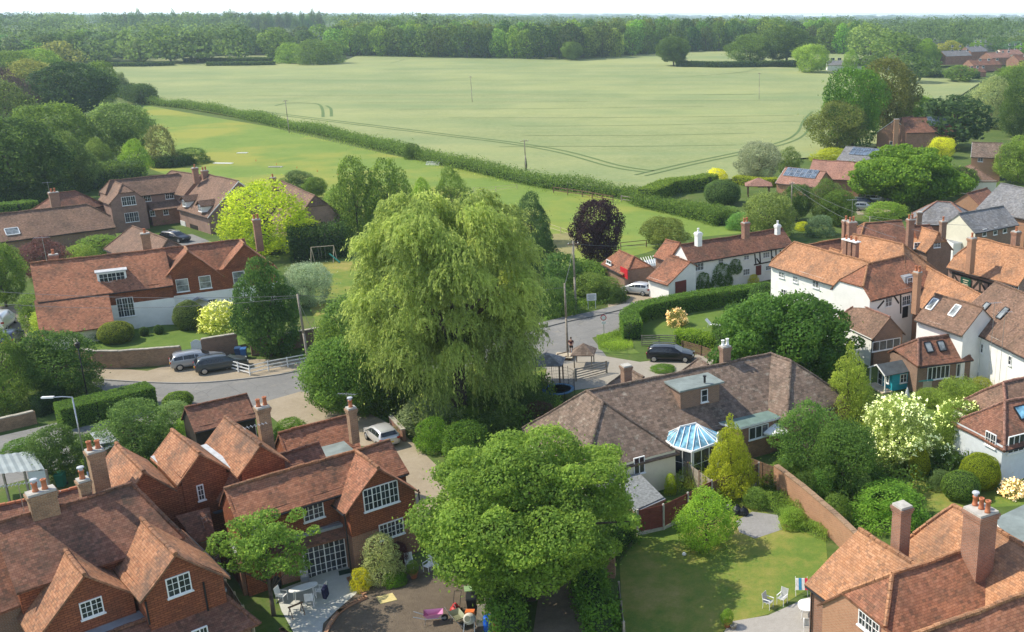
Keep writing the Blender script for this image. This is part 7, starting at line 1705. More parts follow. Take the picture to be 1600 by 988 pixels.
# ---- cars ----
def car(kind, col, label, px, py, ang, plate=(.75, .55, .03), rails=True, roofcol=None, z=0.):
    t = thing('parked_car', (0, 0, 0), label, 'car')
    if kind == 'estate': S = [(-2.36, .45, .60, .78, .80), (-2.34, .35, .80, .90, .92), (-2.25, .28, .88, .98, 1.02), (-1.98, .26, .90, 1.0, 1.42), (-1.6, .25, .91, 1.0, 1.50), (-.3, .24, .92, .98, 1.53), (.45, .24, .92, .96, 1.44), (1.22, .24, .92, .94, 1.0), (1.75, .25, .90, .88, .90), (2.2, .28, .84, .76, .78), (2.36, .38, .66, .62, .64)]
    elif kind == 'hatch': S = [(-1.95, .45, .58, .8, .82), (-1.92, .34, .78, .95, .97), (-1.8, .28, .84, 1.02, 1.08), (-1.55, .26, .85, 1.03, 1.42), (-1.1, .25, .86, 1.03, 1.49), (-.1, .24, .86, .99, 1.50), (.45, .24, .86, .97, 1.40), (1.15, .24, .86, .95, 1.0), (1.55, .25, .84, .88, .9), (1.85, .28, .78, .74, .76), (1.98, .38, .6, .6, .62)]
    else: S = [(-2.3, .4, .80, 1.2, 1.22), (-2.28, .3, .9, 1.25, 1.9), (-1.9, .28, .94, 1.25, 2.0), (-.5, .26, .95, 1.25, 2.02), (.6, .26, .95, 1.2, 1.9), (1.35, .26, .94, 1.15, 1.2), (1.9, .28, .9, 1.0, 1.02), (2.3, .38, .74, .7, .72)]
    b = MB(); rings = []
    for x, z0, w, zb, zt in S:
        wr = w*(.98 if zt-zb < .1 else .76); h = [(0, z0), (w*.86, z0), (w*.97, z0+.14), (w, .55 if zb > .6 else zb*.8), (w*.96, zb), (wr, zt-.05 if zt-zb > .1 else zt-.015), (wr*.8, zt), (0, zt+.015)]
        r = [V(x, y, z) for y, z in h]+[V(x, -y, z) for y, z in h[-2:0:-1]]; rings.append(r)
    n = len(rings[0])
    for r in rings: b.v += r
    for i_ in range(len(rings)-1):
        for k in range(n): k2 = (k+1) % n; b.f.append((i_*n+k2, i_*n+k, (i_+1)*n+k, (i_+1)*n+k2)); b.m.append(0); b.uv.append(None)
    b.f.append(tuple(range(n))); b.f.append(tuple((len(rings)-1)*n+k for k in range(n-1, -1, -1))); b.m += [0, 0]; b.uv += [None, None]
    nm = 'paint_'+str(tuple(round(c, 2) for c in col))
    if nm not in MATS:
        m, N, L, bs = newmat(nm); bs.inputs['Base Color'].default_value = (*col, 1); bs.inputs['Roughness'].default_value = .3; bs.inputs['Metallic'].default_value = .35; bs.inputs['Coat Weight'].default_value = .5
    b.build('body', MATS[nm], t, smooth=True)
    gl = MATS.get('car_glass') or glassmat('car_glass', (.018, .02, .024), .05, .7)
    def at(x):
        for (a, c) in zip(S[:-1], S[1:]):
            if a[0] <= x <= c[0]: f = (x-a[0])/(c[0]-a[0]); return [a[k]+(c[k]-a[k])*f for k in range(5)]
    x0, x1 = (S[2][0]+.25, S[-4][0]-.25) if kind != 'van' else (.3, 1.2)
    cuts = [x0, x0+(x1-x0)*.28, x0+(x1-x0)*.62, x1] if kind != 'van' else [.3, 1.1]
    for sy in (1, -1):
        for a, c in zip(cuts[:-1], cuts[1:]):
            A_, C_ = at(a+.03), at(c-.03); q = []
            def pt(s, f): 
                w, zb, zt = s[2]*.96, s[3], s[4]-.05; wr = s[2]*.76; return V(s[0], sy*(w+(wr-w)*f+.012), zb+(zt-zb)*f+.01)
            if A_[4]-A_[3] < .15: A_ = at(a+.2)
            if C_[4]-C_[3] < .15: C_ = at(c-.25)
            p = [pt(A_, .08), pt(C_, .08), pt(C_, .86), pt(A_, .86)]; MB().poly(p if sy < 0 else p[::-1]).build('side_window', gl, t)
    ia = next(i_ for i_ in range(len(S)-1) if S[i_][0] > 0 and S[i_][4]-S[i_][3] > .3 and S[i_+1][4]-S[i_+1][3] < .15)
    A_, C_ = S[ia], S[ia+1]; nrm = V(A_[4]-C_[4]+.0, 0, C_[0]-A_[0]).normalized()*.015
    MB().poly([V(C_[0]-.05, -C_[2]*.84, C_[4]+.03)+nrm, V(C_[0]-.05, C_[2]*.84, C_[4]+.03)+nrm, V(A_[0]+.04, A_[2]*.68, A_[4]-.02)+nrm, V(A_[0]+.04, -A_[2]*.68, A_[4]-.02)+nrm]).build('windscreen', gl, t)
    A_, C_ = S[2], S[3]; 
    if kind == 'van': A_, C_ = S[0], S[1]
    MB().poly([V(A_[0]-.03, A_[2]*.8, A_[4]+.04), V(A_[0]-.03, -A_[2]*.8, A_[4]+.04), V(C_[0]-.04, -C_[2]*.68, C_[4]-.03), V(C_[0]-.04, C_[2]*.68, C_[4]-.03)]).build('rear_window', gl, t)
    wx = (S[0][0]+.78, S[-1][0]-.82); wy = S[5][2] if kind != 'van' else .92
    for x in wx:
        for sy in (1, -1):
            c = V(x, sy*(wy-.1), .32); ty = MB().cyl(c-V(0, .1*sy, 0), c+V(0, .12*sy, 0), .33, .33, 20).build('wheel', RUBBER, t); ri = MB().cyl(c+V(0, .12*sy, 0), c+V(0, .135*sy, 0), .22, .2, 14)
            ri.build('rim', RIM, ty)
    for sy in (1, -1):
        MB().obox(V(S[-2][0]+.06, sy*S[-2][2]*.72, .66), V(.09, 0, 0), V(0, .17, 0), V(0, 0, .07)).build('headlight', GLASSP, t)
        MB().obox(V(S[1][0]+.05, sy*S[1][2]*.88, .86 if kind != 'van' else 1.1), V(.08, 0, 0), V(0, .13, 0), V(0, 0, .09)).build('tail_light', MATS.get('tail_red') or simple('tail_red', (.35, .01, .015), .3), t)
        MB().obox(V(S[-4][0]-.35, sy*(S[-4][2]+.09), .98), V(.07, 0, 0), V(0, .09, 0), V(0, 0, .06)).build('mirror', MATS[nm], t)
        if rails and kind == 'estate': MB().tube([V(-1.9, sy*.60, 1.48), V(-1.6, sy*.60, 1.56), V(.1, sy*.60, 1.58), V(.4, sy*.60, 1.5)], .022, 5).build('roof_rail', RIM, t)
    pl = MATS.get('plate'+str(plate)) or simple('plate'+str(plate), plate, .5)
    MB().obox(V(S[0][0]-.005, 0, .62), V(.012, 0, 0), V(0, .26, 0), V(0, 0, .055)).build('number_plate', pl, t)
    MB().obox(V(S[-1][0]-.03, 0, .40), V(.05, 0, 0), V(0, .5, 0), V(0, 0, .07)).build('grille', BLACK, t)
    P = G(px, py, z+.02); t.location = P; t.rotation_euler = (0, 0, ang); return t
SIL, GRY_, BLK, WHT = (.36, .38, .40), (.06, .075, .08), (.012, .013, .017), (.80, .80, .80)
car('estate', SIL, 'silver estate car parked nearest the brick wall beside the pale gate', 309, 571, .55)
car('estate', GRY_, 'dark grey people carrier parked in front of the silver estate by the brick wall', 347, 577, .55)
car('hatch', (.55, .54, .53), 'silver car seen from behind on the gravel drive right of the front houses', 597, 690, 2.25)
car('estate', BLK, 'black estate car with silver roof rails on the drive behind the bungalow', 1048, 562, -.06)
car('hatch', (.62, .64, .66), 'light silver hatchback parked in front of the red door shed', 996, 459, 2.75, plate=(.75, .55, .03))
car('van', WHT, 'white van parked at the left edge on the side path', 4, 512, 1.9)
car('hatch', (.05, .07, .12), 'dark blue car behind the white van, mostly hidden by leaves', 18, 536, 1.9)
car('estate', BLK, 'black car in the courtyard in front of the garage doors', 275, 377, -.35)
car('hatch', SIL, 'silver car in the car park nearest the shrub bank', 1350, 329, -.1)
car('estate', (.02, .03, .07), 'dark blue car in the middle of the car park row', 1352, 322, -.2)
car('estate', SIL, 'farthest silver car in the car park row under the big tree', 1369, 317, -.15)
car('hatch', WHT, 'white car half hidden behind the orange roof at the right', 1577, 382, .9)
# ---- playhouse ----
TURQ = simple('turquoise_paint', (.03, .36, .46), .6, .08, 2)
q0, q1 = G(1393, 612), G(1433, 604); e_ = (q1-q0).normalized(); n_ = V(e_.y, -e_.x, 0); Lp = (q1-q0).length
t = thing('playhouse', q0, 'turquoise wooden playhouse with dark felt roof and white-framed porch', 'playhouse')
def PP(s, o, z): return q0+e_*s-n_*o+V(0, 0, z)
for k in range(9): MB().obox(PP(Lp/2, 0, .12+k*.19), e_*Lp/2, n_*.02, V(0, 0, .088)).build('board', TURQ, t)
m_ = MB(); m_.obox(PP(Lp/2, 1.1, .9), e_*(Lp/2-.03), n_*1.05, V(0, 0, .9)); m_.build('body', TURQ, t)
window(t, PP(Lp*.42, -.02, 1.1), e_, n_, .75, .85, 2, 2, cols=1)
window(t, PP(-.04, .7, 1.1), -n_*-1, -e_, .7, .9, 2, 2, cols=1); window(t, PP(-.04, 1.7, .95), n_, -e_, .7, 1.7, 1, 3, cols=1, name='door_frame', glass=BLACK)
m_ = MB(); m_.patch(PP(-1.0, -.25, 1.75), PP(Lp+.2, -.25, 1.75), PP(Lp+.2, 1.1, 2.45), PP(-1.0, 1.1, 2.45), 0, 1, 0, .06); m_.patch(PP(Lp+.2, 2.4, 1.75), PP(-1., 2.4, 1.75), PP(-1., 1.1, 2.45), PP(Lp+.2, 1.1, 2.45), 0, 1, 0, .06); m_.build('roof', simple('felt_dark', (.075, .085, .09), .9, .2, 2), t)
m_ = MB()
for o_ in (-.25, 2.4): a, b_ = PP(-1.02, o_, 1.72), PP(-1.02, 1.1, 2.42); m_.obox((a+b_)/2, (b_-a)/2, e_*.02, V(0, 0, .07))
m_.build('bargeboard', PAINT, t)
for o_ in (-.1, 2.2): MB().obox(PP(-.85, o_, .9), e_*.05, n_*.05, V(0, 0, .9)).build('porch_post', PAINT, t)
MB().obox(PP(-.6, 1.1, .06), e_*.55, n_*1.3, V(0, 0, .06)).build('deck', WOODP, t)
q = G(1442, 612); t = thing('storage_box', q, 'beige plastic garden store with turquoise lid beside the playhouse', 'storage box'); MB().box(tuple(q), 1.3, .8, 1.15, .2).build('box', simple('beige_plastic', (.45, .40, .32), .6), t); MB().obox(q+V(0, 0, 1.22), V(.72, .14, 0), V(-.1, .47, 0), V(0, 0, .05)).build('lid', simple('turquoise_lid', (.08, .35, .33), .5), t)
# sheds at the left
TIN = simple('tin_sheet', (.27, .31, .31), .7, .2, 1.2, bmp=.2)
t = thing('tin_shed', G(30, 760), 'open shed with grey corrugated roof at the left edge', 'shed')
sp = [G(-30, 744, 2.2), G(70, 734, 2.2), G(52, 705, 2.7), G(-40, 716, 2.7)]; n8 = 16; m_ = MB()
for k in range(n8): a, b_ = sp[0].lerp(sp[1], k/n8), sp[0].lerp(sp[1], (k+1)/n8); c_, d_ = sp[3].lerp(sp[2], (k+1)/n8), sp[3].lerp(sp[2], k/n8); u = V(0, 0, .05)*(k % 2); v_ = V(0, 0, .05)*((k+1) % 2); m_.poly([a+u, b_+v_, c_+v_, d_+u])
m_.build('roof', TIN, t)
for k in (0, .33, .66, 1.): a = sp[0].lerp(sp[1], k); MB().box((a.x, a.y+.1, 0), .12, .12, 2.15).build('post', WOOD, t)
for k in range(8): a = sp[0].lerp(sp[1], .72+.26*k/8); MB().box((a.x, a.y+.15, 0), .2, .03, 2.1, .35).build('board', BLUEW, t)
t = thing('small_shed', G(170, 705), 'small shed with pale sheet roof behind the left gable', 'shed'); sp = [G(154, 694, 2.6), G(184, 689, 2.2), G(170, 672, 2.4), G(140, 676, 2.8)]; MB().patch(*sp, 0, .6, .0, .06).build('roof', LEADP, t); prism(t, 'wall', sp, 2.15, 0, WOODB, top=LEAD)
def wheelie(px, py, col, label, rz=0.):
    q = G(px, py); t = thing('wheelie_bin', (0, 0, 0), label, 'wheelie bin'); mt = MATS.get('bin'+str(col)) or simple('bin'+str(col), col, .5, .05)
    m = MB(); m.hexa([V(-.22, -.26, .05), V(.22, -.26, .05), V(.22, .26, .05), V(-.22, .26, .05)], [V(-.28, -.34, 1.0), V(.28, -.34, 1.0), V(.28, .34, 1.0), V(-.28, .34, 1.0)]); m.build('body', mt, t)
    m = MB(); m.hexa([V(-.31, -.38, 1.0), V(.31, -.38, 1.0), V(.31, .40, 1.0), V(-.31, .40, 1.0)], [V(-.27, -.34, 1.07), V(.27, -.34, 1.07), V(.27, .36, 1.1), V(-.27, .36, 1.1)]); m.build('lid', mt, t)
    for s in (-.25, .25): MB().cyl(V(s-.03, .3, .1), V(s+.03, .3, .1), .1, .1, 10).build('wheel', RUBBER, t)
    t.location = q; t.rotation_euler = (0, 0, rz); return t
wheelie(382, 560, (.02, .10, .28), 'blue wheelie bin against the brick wall, right of its darker neighbour', .3); wheelie(373, 559, (.015, .05, .12), 'dark navy wheelie bin left of the blue one by the brick wall', .3)
wheelie(738, 956, (.015, .016, .018), 'black wheelie bin in the yard under the lime tree', .2); wheelie(97, 760, (.02, .16, .10), 'green wheelie bin behind the front left chimneys', .2)
# ---- yard things ----
def barrow(px, py, col, label, rz, wood=False):
    t = thing('wheelbarrow', (0, 0, 0), label, 'wheelbarrow'); mt = simple('tray'+str(px), col, .5, .1); m = MB()
    b0 = [V(-.28, -.2, .38), V(.3, -.2, .34), V(.3, .2, .34), V(-.28, .2, .38)]; t0 = [V(-.45, -.33, .66), V(.62, -.3, .62), V(.62, .3, .62), V(-.45, .33, .66)]
    m.poly(b0[::-1]); m.poly(b0)
    for k in range(4): j = (k+1) % 4; m.poly([b0[k], b0[j], t0[j], t0[k]]); m.poly([b0[j]*.97+V(0, 0, .02), b0[k]*.97+V(0, 0, .02), t0[k]*.97+V(0, 0, .02), t0[j]*.97+V(0, 0, .02)])
    m.build('tray', mt, t)
    for s in (-.22, .22): MB().tube([V(-1.0, s*1.3, .66), V(-.4, s, .38), V(.6, s*.3, .2)], .02, 6).build('handle', RIM, t); MB().tube([V(-.35, s, .36), V(-.42, s, 0)], .02, 5).build('leg', RIM, t)
    w_ = MB().cyl(V(.68, -.05, .19), V(.68, .05, .19), .19, .19, 16).build('wheel', RUBBER, t); MB().cyl(V(.68, -.055, .19), V(.68, .055, .19), .09, .09, 10).build('hub', RIM, w_)
    t.location = G(px, py); t.rotation_euler = (0, 0, rz)
barrow(676, 972, (.50, .20, .36), 'pink wheelbarrow standing alone in the yard', .25); barrow(715, 974, (.33, .34, .22), 'cement-covered wheelbarrow next to the cement mixer', -.9)
q = G(735, 985); t = thing('cement_mixer', q, 'cement mixer with round pale drum and orange motor housing in the yard', 'cement mixer'); ax = V(-.1, -.75, .45).normalized()
c_ = q+V(0, 0, .75); m_ = MB(); m_.tube([c_-ax*.32, c_-ax*.2, c_+ax*.1, c_+ax*.32], [.14, .30, .33, .2], 18); m_.build('drum', simple('drum_grey', (.50, .47, .40), .7, .2), t); MB().cyl(c_+ax*.321, c_+ax*.33, .17, .17, 16).build('drum_mouth', simple('wet_cement', (.14, .14, .10), .8), t)
m_ = MB(); m_.box(tuple(q+V(-.05, .38, .7)), .5, .32, .32); m_.build('motor_housing', simple('orange_paint', (.65, .16, .04), .5), t)
for s in (-.32, .32): MB().tube([q+V(s, -.35, 0), q+V(s*.8, 0, .75), q+V(s, .4, 0)], .025, 6).build('leg', RIM, t)
q = G(712, 958); t = thing('garden_mower', q, 'red motor mower left of the cement mixer', 'mower'); RED_ = simple('red_shell', (.45, .03, .03), .45)
MB().rev(q+V(0, 0, .15), [(.28, 0), (.32, .1), (.26, .22), (.1, .3)], 14).build('deck', RED_, t); MB().rev(q+V(0, 0, .44), [(.14, 0), (.16, .1), (.08, .2)], 10).build('engine', RED_, t)
for dx, dy in ((-.3, -.2), (.3, -.2), (-.3, .25), (.3, .25)): MB().cyl(q+V(dx-.03, dy, .1), q+V(dx+.03, dy, .1), .1, .1, 10).build('wheel', RUBBER, t)
MB().tube([q+V(-.2, .25, .3), q+V(-.2, .8, .95), q+V(.2, .8, .95), q+V(.2, .25, .3)], .018, 5).build('handle', BLACK, t)
q = G(764, 985); t = thing('blue_drum', q, 'bright blue plastic water drum at the bottom of the yard', 'drum'); MB().rev(q, [(.26, 0), (.29, .1), (.29, .4), (.305, .42), (.29, .46), (.29, .8), (.25, .9), (.22, .92)], 18).build('body', simple('blue_plastic', (.01, .09, .45), .35), t, smooth=True); MB().rev(q+V(.08, 0, .92), [(.05, 0), (.05, .04)], 10).build('cap', BLACK, t)
q = G(776, 992); o = MB().rev(q, [(.16, 0), (.16, .85), (.1, .95)], 12).build('gas_bottle', simple('dark_red_paint', (.25, .03, .02), .5), None, q); tag(o, 'dark red gas bottle right of the blue drum', 'gas bottle')
for k, (x_, y_, rz_, lb) in enumerate(((752, 975, .25, 'left leaning bare board behind the blue drum'), (764, 965, -.2, 'right triangular board behind the blue drum'))):
    q = G(x_, y_); o = MB().obox(q+V(0, 0, .55), V(.22, .08*rz_, 0), V(0, .02, .0), V(.1*rz_, .25, .55)).build('timber_board', WOODP, None, q); tag(o, lb, 'board')
q = G(604, 936); o = MB().obox(q+V(0, 0, .03), V(.42, .22, 0), V(-.25, .36, 0), V(0, 0, .015)).build('yellow_mat', simple('straw_mat', (.55, .46, .20), .9, .15, 6), None, q); tag(o, 'square straw-yellow mat lying on the bare soil', 'mat')
q = G(735, 920); o = MB().obox(q+V(0, 0, .03), V(.35, .1, 0), V(-.1, .3, 0), V(0, 0, .02)).build('green_mat', simple('green_board', (.22, .33, .16), .9), None, q); tag(o, 'small pale green board behind the black wheelie bin', 'board')
q = G(541, 894); o = MB().obox(q+V(0, 0, .03), V(.38, .2, 0), V(-.12, .25, 0), V(0, 0, .012)).build('door_mat', simple('dark_green_mat', (.02, .05, .03), .95), None, q); tag(o, 'dark green doormat outside the French doors', 'mat')
def pot(px, py, r, h, label, plant=None, mt=None):
    q = G(px, py); t = thing('plant_pot', q, label, 'plant pot'); MB().rev(q, [(r*.7, 0), (r*.95, h*.85), (r*1.08, h*.86), (r*1.08, h), (r*.9, h), (r*.85, h*.8)], 14).build('pot', mt or CLAY, t, smooth=True)
    if plant: o = bpy.data.objects.new('plant', ARC['bush_b'][0]); COL.objects.link(o); o.parent = t; o.location = (0, 0, h*.9); o.scale = (r*3, r*3, r*3); o.color = col3(plant)
pot(647, 903, .26, .42, 'large terracotta pot beside the white garden chairs under the lime tree', MID); pot(1137, 979, .25, .35, 'terracotta pot with small ball tree on the edge of the lawn patio', FRESH); pot(1146, 982, .2, .25, 'empty grey pot beside the ball tree pot', None, STONE)
def chair(px, py, mt, label, rz, cush=None, fold=False, name='garden_chair'):
    t = thing(name, (0, 0, 0), label, 'chair')
    for x, y in ((-.22, -.22), (.22, -.22)): MB().tube([V(x, y, 0), V(x, y, .62)], .018, 6).build('leg', mt, t)
    for x in (-.22, .22): MB().tube([V(x, .24, 0), V(x, .2, .42), V(x, .30, .95)], .018, 6).build('leg', mt, t); MB().obox(V(x, -.0, .63), V(.025, 0, 0), V(0, .25, 0), V(0, 0, .012)).build('armrest', mt, t)
    for k in range(6): MB().obox(V(0, -.2+k*.08, .43), V(.22, 0, 0), V(0, .034, 0), V(0, 0, .012)).build('seat_slat', cush or mt, t)
    for k in range(6): MB().obox(V(-.18+k*.072, .25, .70), V(.03, 0, 0), V(0, .01, 0), V(0, .045, .25)).build('back_slat', cush or mt, t)
    t.location = G(px, py); t.rotation_euler = (0, 0, rz)
def table(px, py, rx, ry, h, mt, label, rz=0., name='garden_table'):
    t = thing(name, (0, 0, 0), label, 'table'); m = MB(); n = 28; i = 0
    top = [V(rx*math.copysign(abs(math.cos(2*PI*k/n))**.8, math.cos(2*PI*k/n)), ry*math.copysign(abs(math.sin(2*PI*k/n))**.8, math.sin(2*PI*k/n)), h) for k in range(n)]; m.poly(top); m.poly([p-V(0, 0, .04) for p in top][::-1])
    for k in range(n): j = (k+1) % n; m.poly([top[k]-V(0, 0, .04), top[j]-V(0, 0, .04), top[j], top[k]])
    m.build('tabletop', mt, t)
    for x, y in ((-.6, -.5), (.6, -.5), (.6, .5), (-.6, .5)): MB().tube([V(x*rx, y*ry, h-.04), V(x*rx*1.15, y*ry*1.15, 0)], .022, 6).build('leg', mt, t)
    t.location = G(px, py); t.rotation_euler = (0, 0, rz)
table(476, 934, .82, .36, .72, PAINT, 'white oval garden table on the pale terrace', .62)
chair(441, 940, PAINT, 'white slatted garden armchair left of the oval table', 1.4); chair(485, 946, PAINT, 'white chair in front of the oval table', 3.4); chair(503, 932, PAINT, 'white chair with a dark navy cloth over its back, right of the oval table', 4.6, None); chair(478, 915, RIM, 'pale metal chair behind the oval table by the French doors', .5)
q = G(508, 925, .8); o = MB().obox(q, V(.05, .14, .1), V(.12, -.05, 0), V(-.02, 0, .3)).build('navy_cloth', simple('navy_cloth', (.012, .014, .05), .9), None, q); tag(o, 'dark navy cloth hanging on the white chair', 'cloth')
q = G(464, 962); t = thing('saw_horse', q, 'weathered wooden saw horse on the pale terrace', 'saw horse'); MB().obox(q+V(0, 0, .7), V(.3, .3, 0), V(-.03, .03, 0), V(0, 0, .04)).build('beam', WOODB, t)
for sx in (-1, 1):
    for sy in (-1, 1): MB().tube([q+V(.24*sx, .24*sx, .68), q+V(.24*sx+.22*sy, .24*sx-.22*sy, 0)], .025, 5).build('leg', WOODB, t)
q = G(432, 918); o = MB().rev(q, [(.3, 0), (.34, .3), (.25, .6), (.08, .75)], 10).build('covered_barbecue', BLACK, None, q); tag(o, 'black covered barbecue beside the white armchair', 'barbecue')
for x_, y_, rz_, lb in ((640, 888, .4, 'left white garden chair under the edge of the lime tree'), (670, 893, -.5, 'middle white garden chair under the lime tree'), (682, 893, .9, 'right white garden chair under the lime tree')): chair(x_, y_, PAINT, lb, rz_)
for a, b_ in (((545, 905), (570, 930)), ((507, 1000), (530, 958)), ((530, 958), (572, 935)), ((440, 985), (468, 1000))):
    pts = smooth_path([a, ((a[0]+b_[0])/2-4, (a[1]+b_[1])/2), b_], 7); t = thing('brick_edging', pts[0], 'curved red brick edging of the terrace '+{545: 'beside the yellow shrub', 507: 'at the bottom of the soil yard', 530: 'between terrace and soil yard', 440: 'round the small bed at the bottom left'}[a[0]], 'edging')
    for p, q in zip(pts[:-1], pts[1:]):
        k = 0; n = max(1, int((q-p).length/.23)); d = (q-p).normalized()
        for j in range(n): c = p.lerp(q, (j+.5)/n); MB().obox(c+V(0, 0, .07+.006*(j % 3)), d*.105, V(-d.y, d.x, 0)*.11, V(0, 0, .07)).build('brick', BR_RED if j % 2 else BR_ORG, t)
# patio right
LG = simple('light_grey_canvas', (.45, .46, .44), .8)
chair(1200, 950, PAINT, 'left grey garden chair on the patio at the lawn corner', 1.0, LG); chair(1222, 944, PAINT, 'right grey garden chair leaning back on the patio', -.6, LG)
table(1263, 962, .62, .62, .72, PAINT, 'round white patio table next to the orange brick house'); chair(1262, 985, PAINT, 'white patio chair in front of the round table', 3.1, LG)
q = G(1252, 928); t = thing('clothes_airer', q, 'folding clothes airer hung with white, red and blue laundry on the lawn edge', 'airer')
for s in (-.35, .35): MB().tube([q+V(s, -.3, 0), q+V(s, .3, 1.0)], .015, 5).build('leg', PAINT, t); MB().tube([q+V(s, .3, 0), q+V(s, -.3, 1.0)], .015, 5).build('leg', PAINT, t)
for k, c_ in enumerate(((.75, .74, .70), (.05, .25, .45), (.7, .7, .66), (.6, .04, .07))): MB().obox(q+V(-.27+k*.18, -.1, .72), V(.085, 0, 0), V(0, .02, 0), V(0, .18, .28)).build('laundry', simple('laundry%d' % k, c_, .9), t)
q = G(1210, 705); t = thing('garden_parasol', q, 'round white garden parasol in front of the red bungalow extension', 'parasol'); MB().tube([q, q+V(0, 0, 2.3)], .03, 8).build('pole', PAINT, t)
m_ = MB(); 
for k in range(8): a, b_ = k*PI/4, (k+1)*PI/4; m_.poly([q+V(1.25*math.cos(a), 1.25*math.sin(a), 1.95), q+V(1.25*math.cos(b_), 1.25*math.sin(b_), 1.95), q+V(0, 0, 2.5)]); m_.poly([q+V(1.25*math.cos(a), 1.25*math.sin(a), 1.80), q+V(1.25*math.cos(b_), 1.25*math.sin(b_), 1.80), q+V(1.25*math.cos(b_), 1.25*math.sin(b_), 1.95), q+V(1.25*math.cos(a), 1.25*math.sin(a), 1.95)])
m_.build('canopy', PAINT, t)
q = G(1422, 505); t = thing('closed_parasol', G(1310, 505), 'closed grey parasol beside the white inn wall', 'parasol'); q = root_loc(t); MB().tube([q, q+V(0, 0, 2.6)], .03, 6).build('pole', PAINT, t); MB().rev(q+V(0, 0, .9), [(.22, 0), (.16, .6), (.1, 1.3), (.02, 1.7)], 10).build('folded_canopy', LEADP, t)
q = G(1416, 640); t = thing('washing_line', q, 'folded pale rotary washing line behind the white flowering tree', 'washing line'); MB().tube([q, q+V(0, 0, 2.1)], .03, 6).build('pole', RIM, t); MB().rev(q+V(0, 0, 1.0), [(.3, 0), (.12, .8), (.03, 1.1)], 8).build('folded_arms', LEADP, t)
# loungers and small table on the cottage lawn
def lounger(px, py, rz, label):
    t = thing('sun_lounger', (0, 0, 0), label, 'sun lounger')
    for x, y in ((-.6, -.28), (.6, -.28), (.6, .28), (-.6, .28)): MB().tube([V(x, y, 0), V(x, y, .33)], .025, 5).build('leg', PAINT, t)
    MB().obox(V(.25, 0, .35), V(.65, 0, 0), V(0, .32, 0), V(0, 0, .04)).build('seat', PAINT, t); MB().obox(V(-.62, 0, .62), V(.28, 0, -.3), V(0, .32, 0), V(.03, 0, .03)).build('backrest', PAINT, t)
    t.location = G(px, py); t.rotation_euler = (0, 0, rz)
lounger(1115, 512, -.3, 'white sun lounger with raised back on the cottage lawn'); q = G(1133, 511); t = thing('garden_table', q, 'small square wooden table beside the sun lounger', 'table')
MB().box(tuple(q+V(0, 0, .6)), .8, .8, .05, .3).build('tabletop', WOODP, t)
for dx, dy in ((-.3, -.3), (.3, -.3), (.3, .3), (-.3, .3)): MB().box((q.x+dx, q.y+dy, 0), .07, .07, .6).build('leg', WOODP, t)
# swing
q0, q1 = G(489, 412), G(524, 409); t = thing('garden_swing', q0, 'wooden garden swing frame with green slide in front of the tall dark hedge', 'swing')
for q in (q0, q1):
    for dy in (-.7, .7): MB().tube([q+V(0, dy, 0), q+V(0, 0, 2.3)], .05, 6).build('leg', WOODP, t)
MB().tube([q0+V(0, 0, 2.3), q1+V(0, 0, 2.3)], .05, 6).build('beam', WOODP, t)
for f_ in (.3, .42, .6): c_ = q0.lerp(q1, f_); MB().tube([c_+V(0, 0, 2.3), c_+V(0, 0, .6)], .012, 4).build('rope', RIM, t)
c_ = q0.lerp(q1, .9); MB().obox(c_+V(.5, -.6, .7), V(.7, -.1, -.6), V(0, .2, 0), V(0, 0, .03)).build('slide', simple('green_slide', (.05, .3, .2), .5), t)
# ladder on the link roof
a, b_ = G(348, 905, .2), G(318, 806, 4.4); t = thing('ladder', a, 'long aluminium ladder lying against the small dark lean-to roof', 'ladder'); d_ = (b_-a); s_ = d_.cross(V(0, 0, 1)).normalized()*.2
for k in (-1, 1): MB().tube([a+s_*k, b_+s_*k], .03, 5).build('stile', RIM, t)
for k in range(16): c_ = a.lerp(b_, (k+.5)/16); MB().tube([c_-s_, c_+s_], .018, 5).build('rung', RIM, t)
# aerials
aerial(None, G(38, 800, 8.0), 1.7, .4, 'long comb-shaped aerial beside the pair of front left chimneys', 12, 1.9)
aerial(None, G(73, 408, 8.4), 2.6, .3, 'aerial standing above the left chimney of the white and red house', 8, 1.4); aerial(None, G(78, 305, 7), 2.0, .5, 'aerial on the hipped-roof house behind the long barn'); aerial(None, G(404, 700, 7.2), 1.6, .7, 'H-shaped aerial on the small roof in the middle of the front houses')
aerial(None, G(1331, 345, 9.6), 2.6, .2, 'aerial on the tall chimney behind the inn'); aerial(None, G(546, 652, 6.5), 1.8, 3.0, 'aerial beside the rear chimney of the front house')
# paddock jump poles
for k, (x_, y_, l_, a_, lb) in enumerate(((377, 240, 2.4, .1, 'pair of white jump poles on the paddock grass, farthest'), (348, 256, 4.5, -.1, 'long white jump poles on the paddock behind the courtyard house'), (429, 262, 3.0, .05, 'grey jump poles on the paddock right of the acacia'), (676, 258, 3.2, -.2, 'white jump rails stacked by the gap in the long hedge'))):
    q = G(x_, y_); t = thing('jump_poles', q, lb, 'jump poles')
    for j in range(3): MB().tube([q+V(-l_/2, j*.5, .08+.25*(k == 3)*j), q+V(l_/2, j*.5+l_*a_, .08+.25*(k == 3)*j)], .07, 6).build('pole', PAINT if k != 2 else CONC, t)
    for j in (-1, 1): MB().box((q.x+j*l_*.45, q.y+.3, q.z), .12, .5, .5 if k == 3 else .15).build('stand', PAINT, t)
for k in range(9):
    q = G(400+k*32, 252+k*5.5); o = MB().rev(q, [(.12, 0), (.10, .04), (.03, .4)], 8).build('marker_cone', simple('cone_orange', (.6, .18, .05), .6) if 'cone_orange' not in MATS else MATS['cone_orange'], None, q); tag(o, 'tiny orange marker cone on the paddock grass', 'cone', 'orange cones on the paddock')
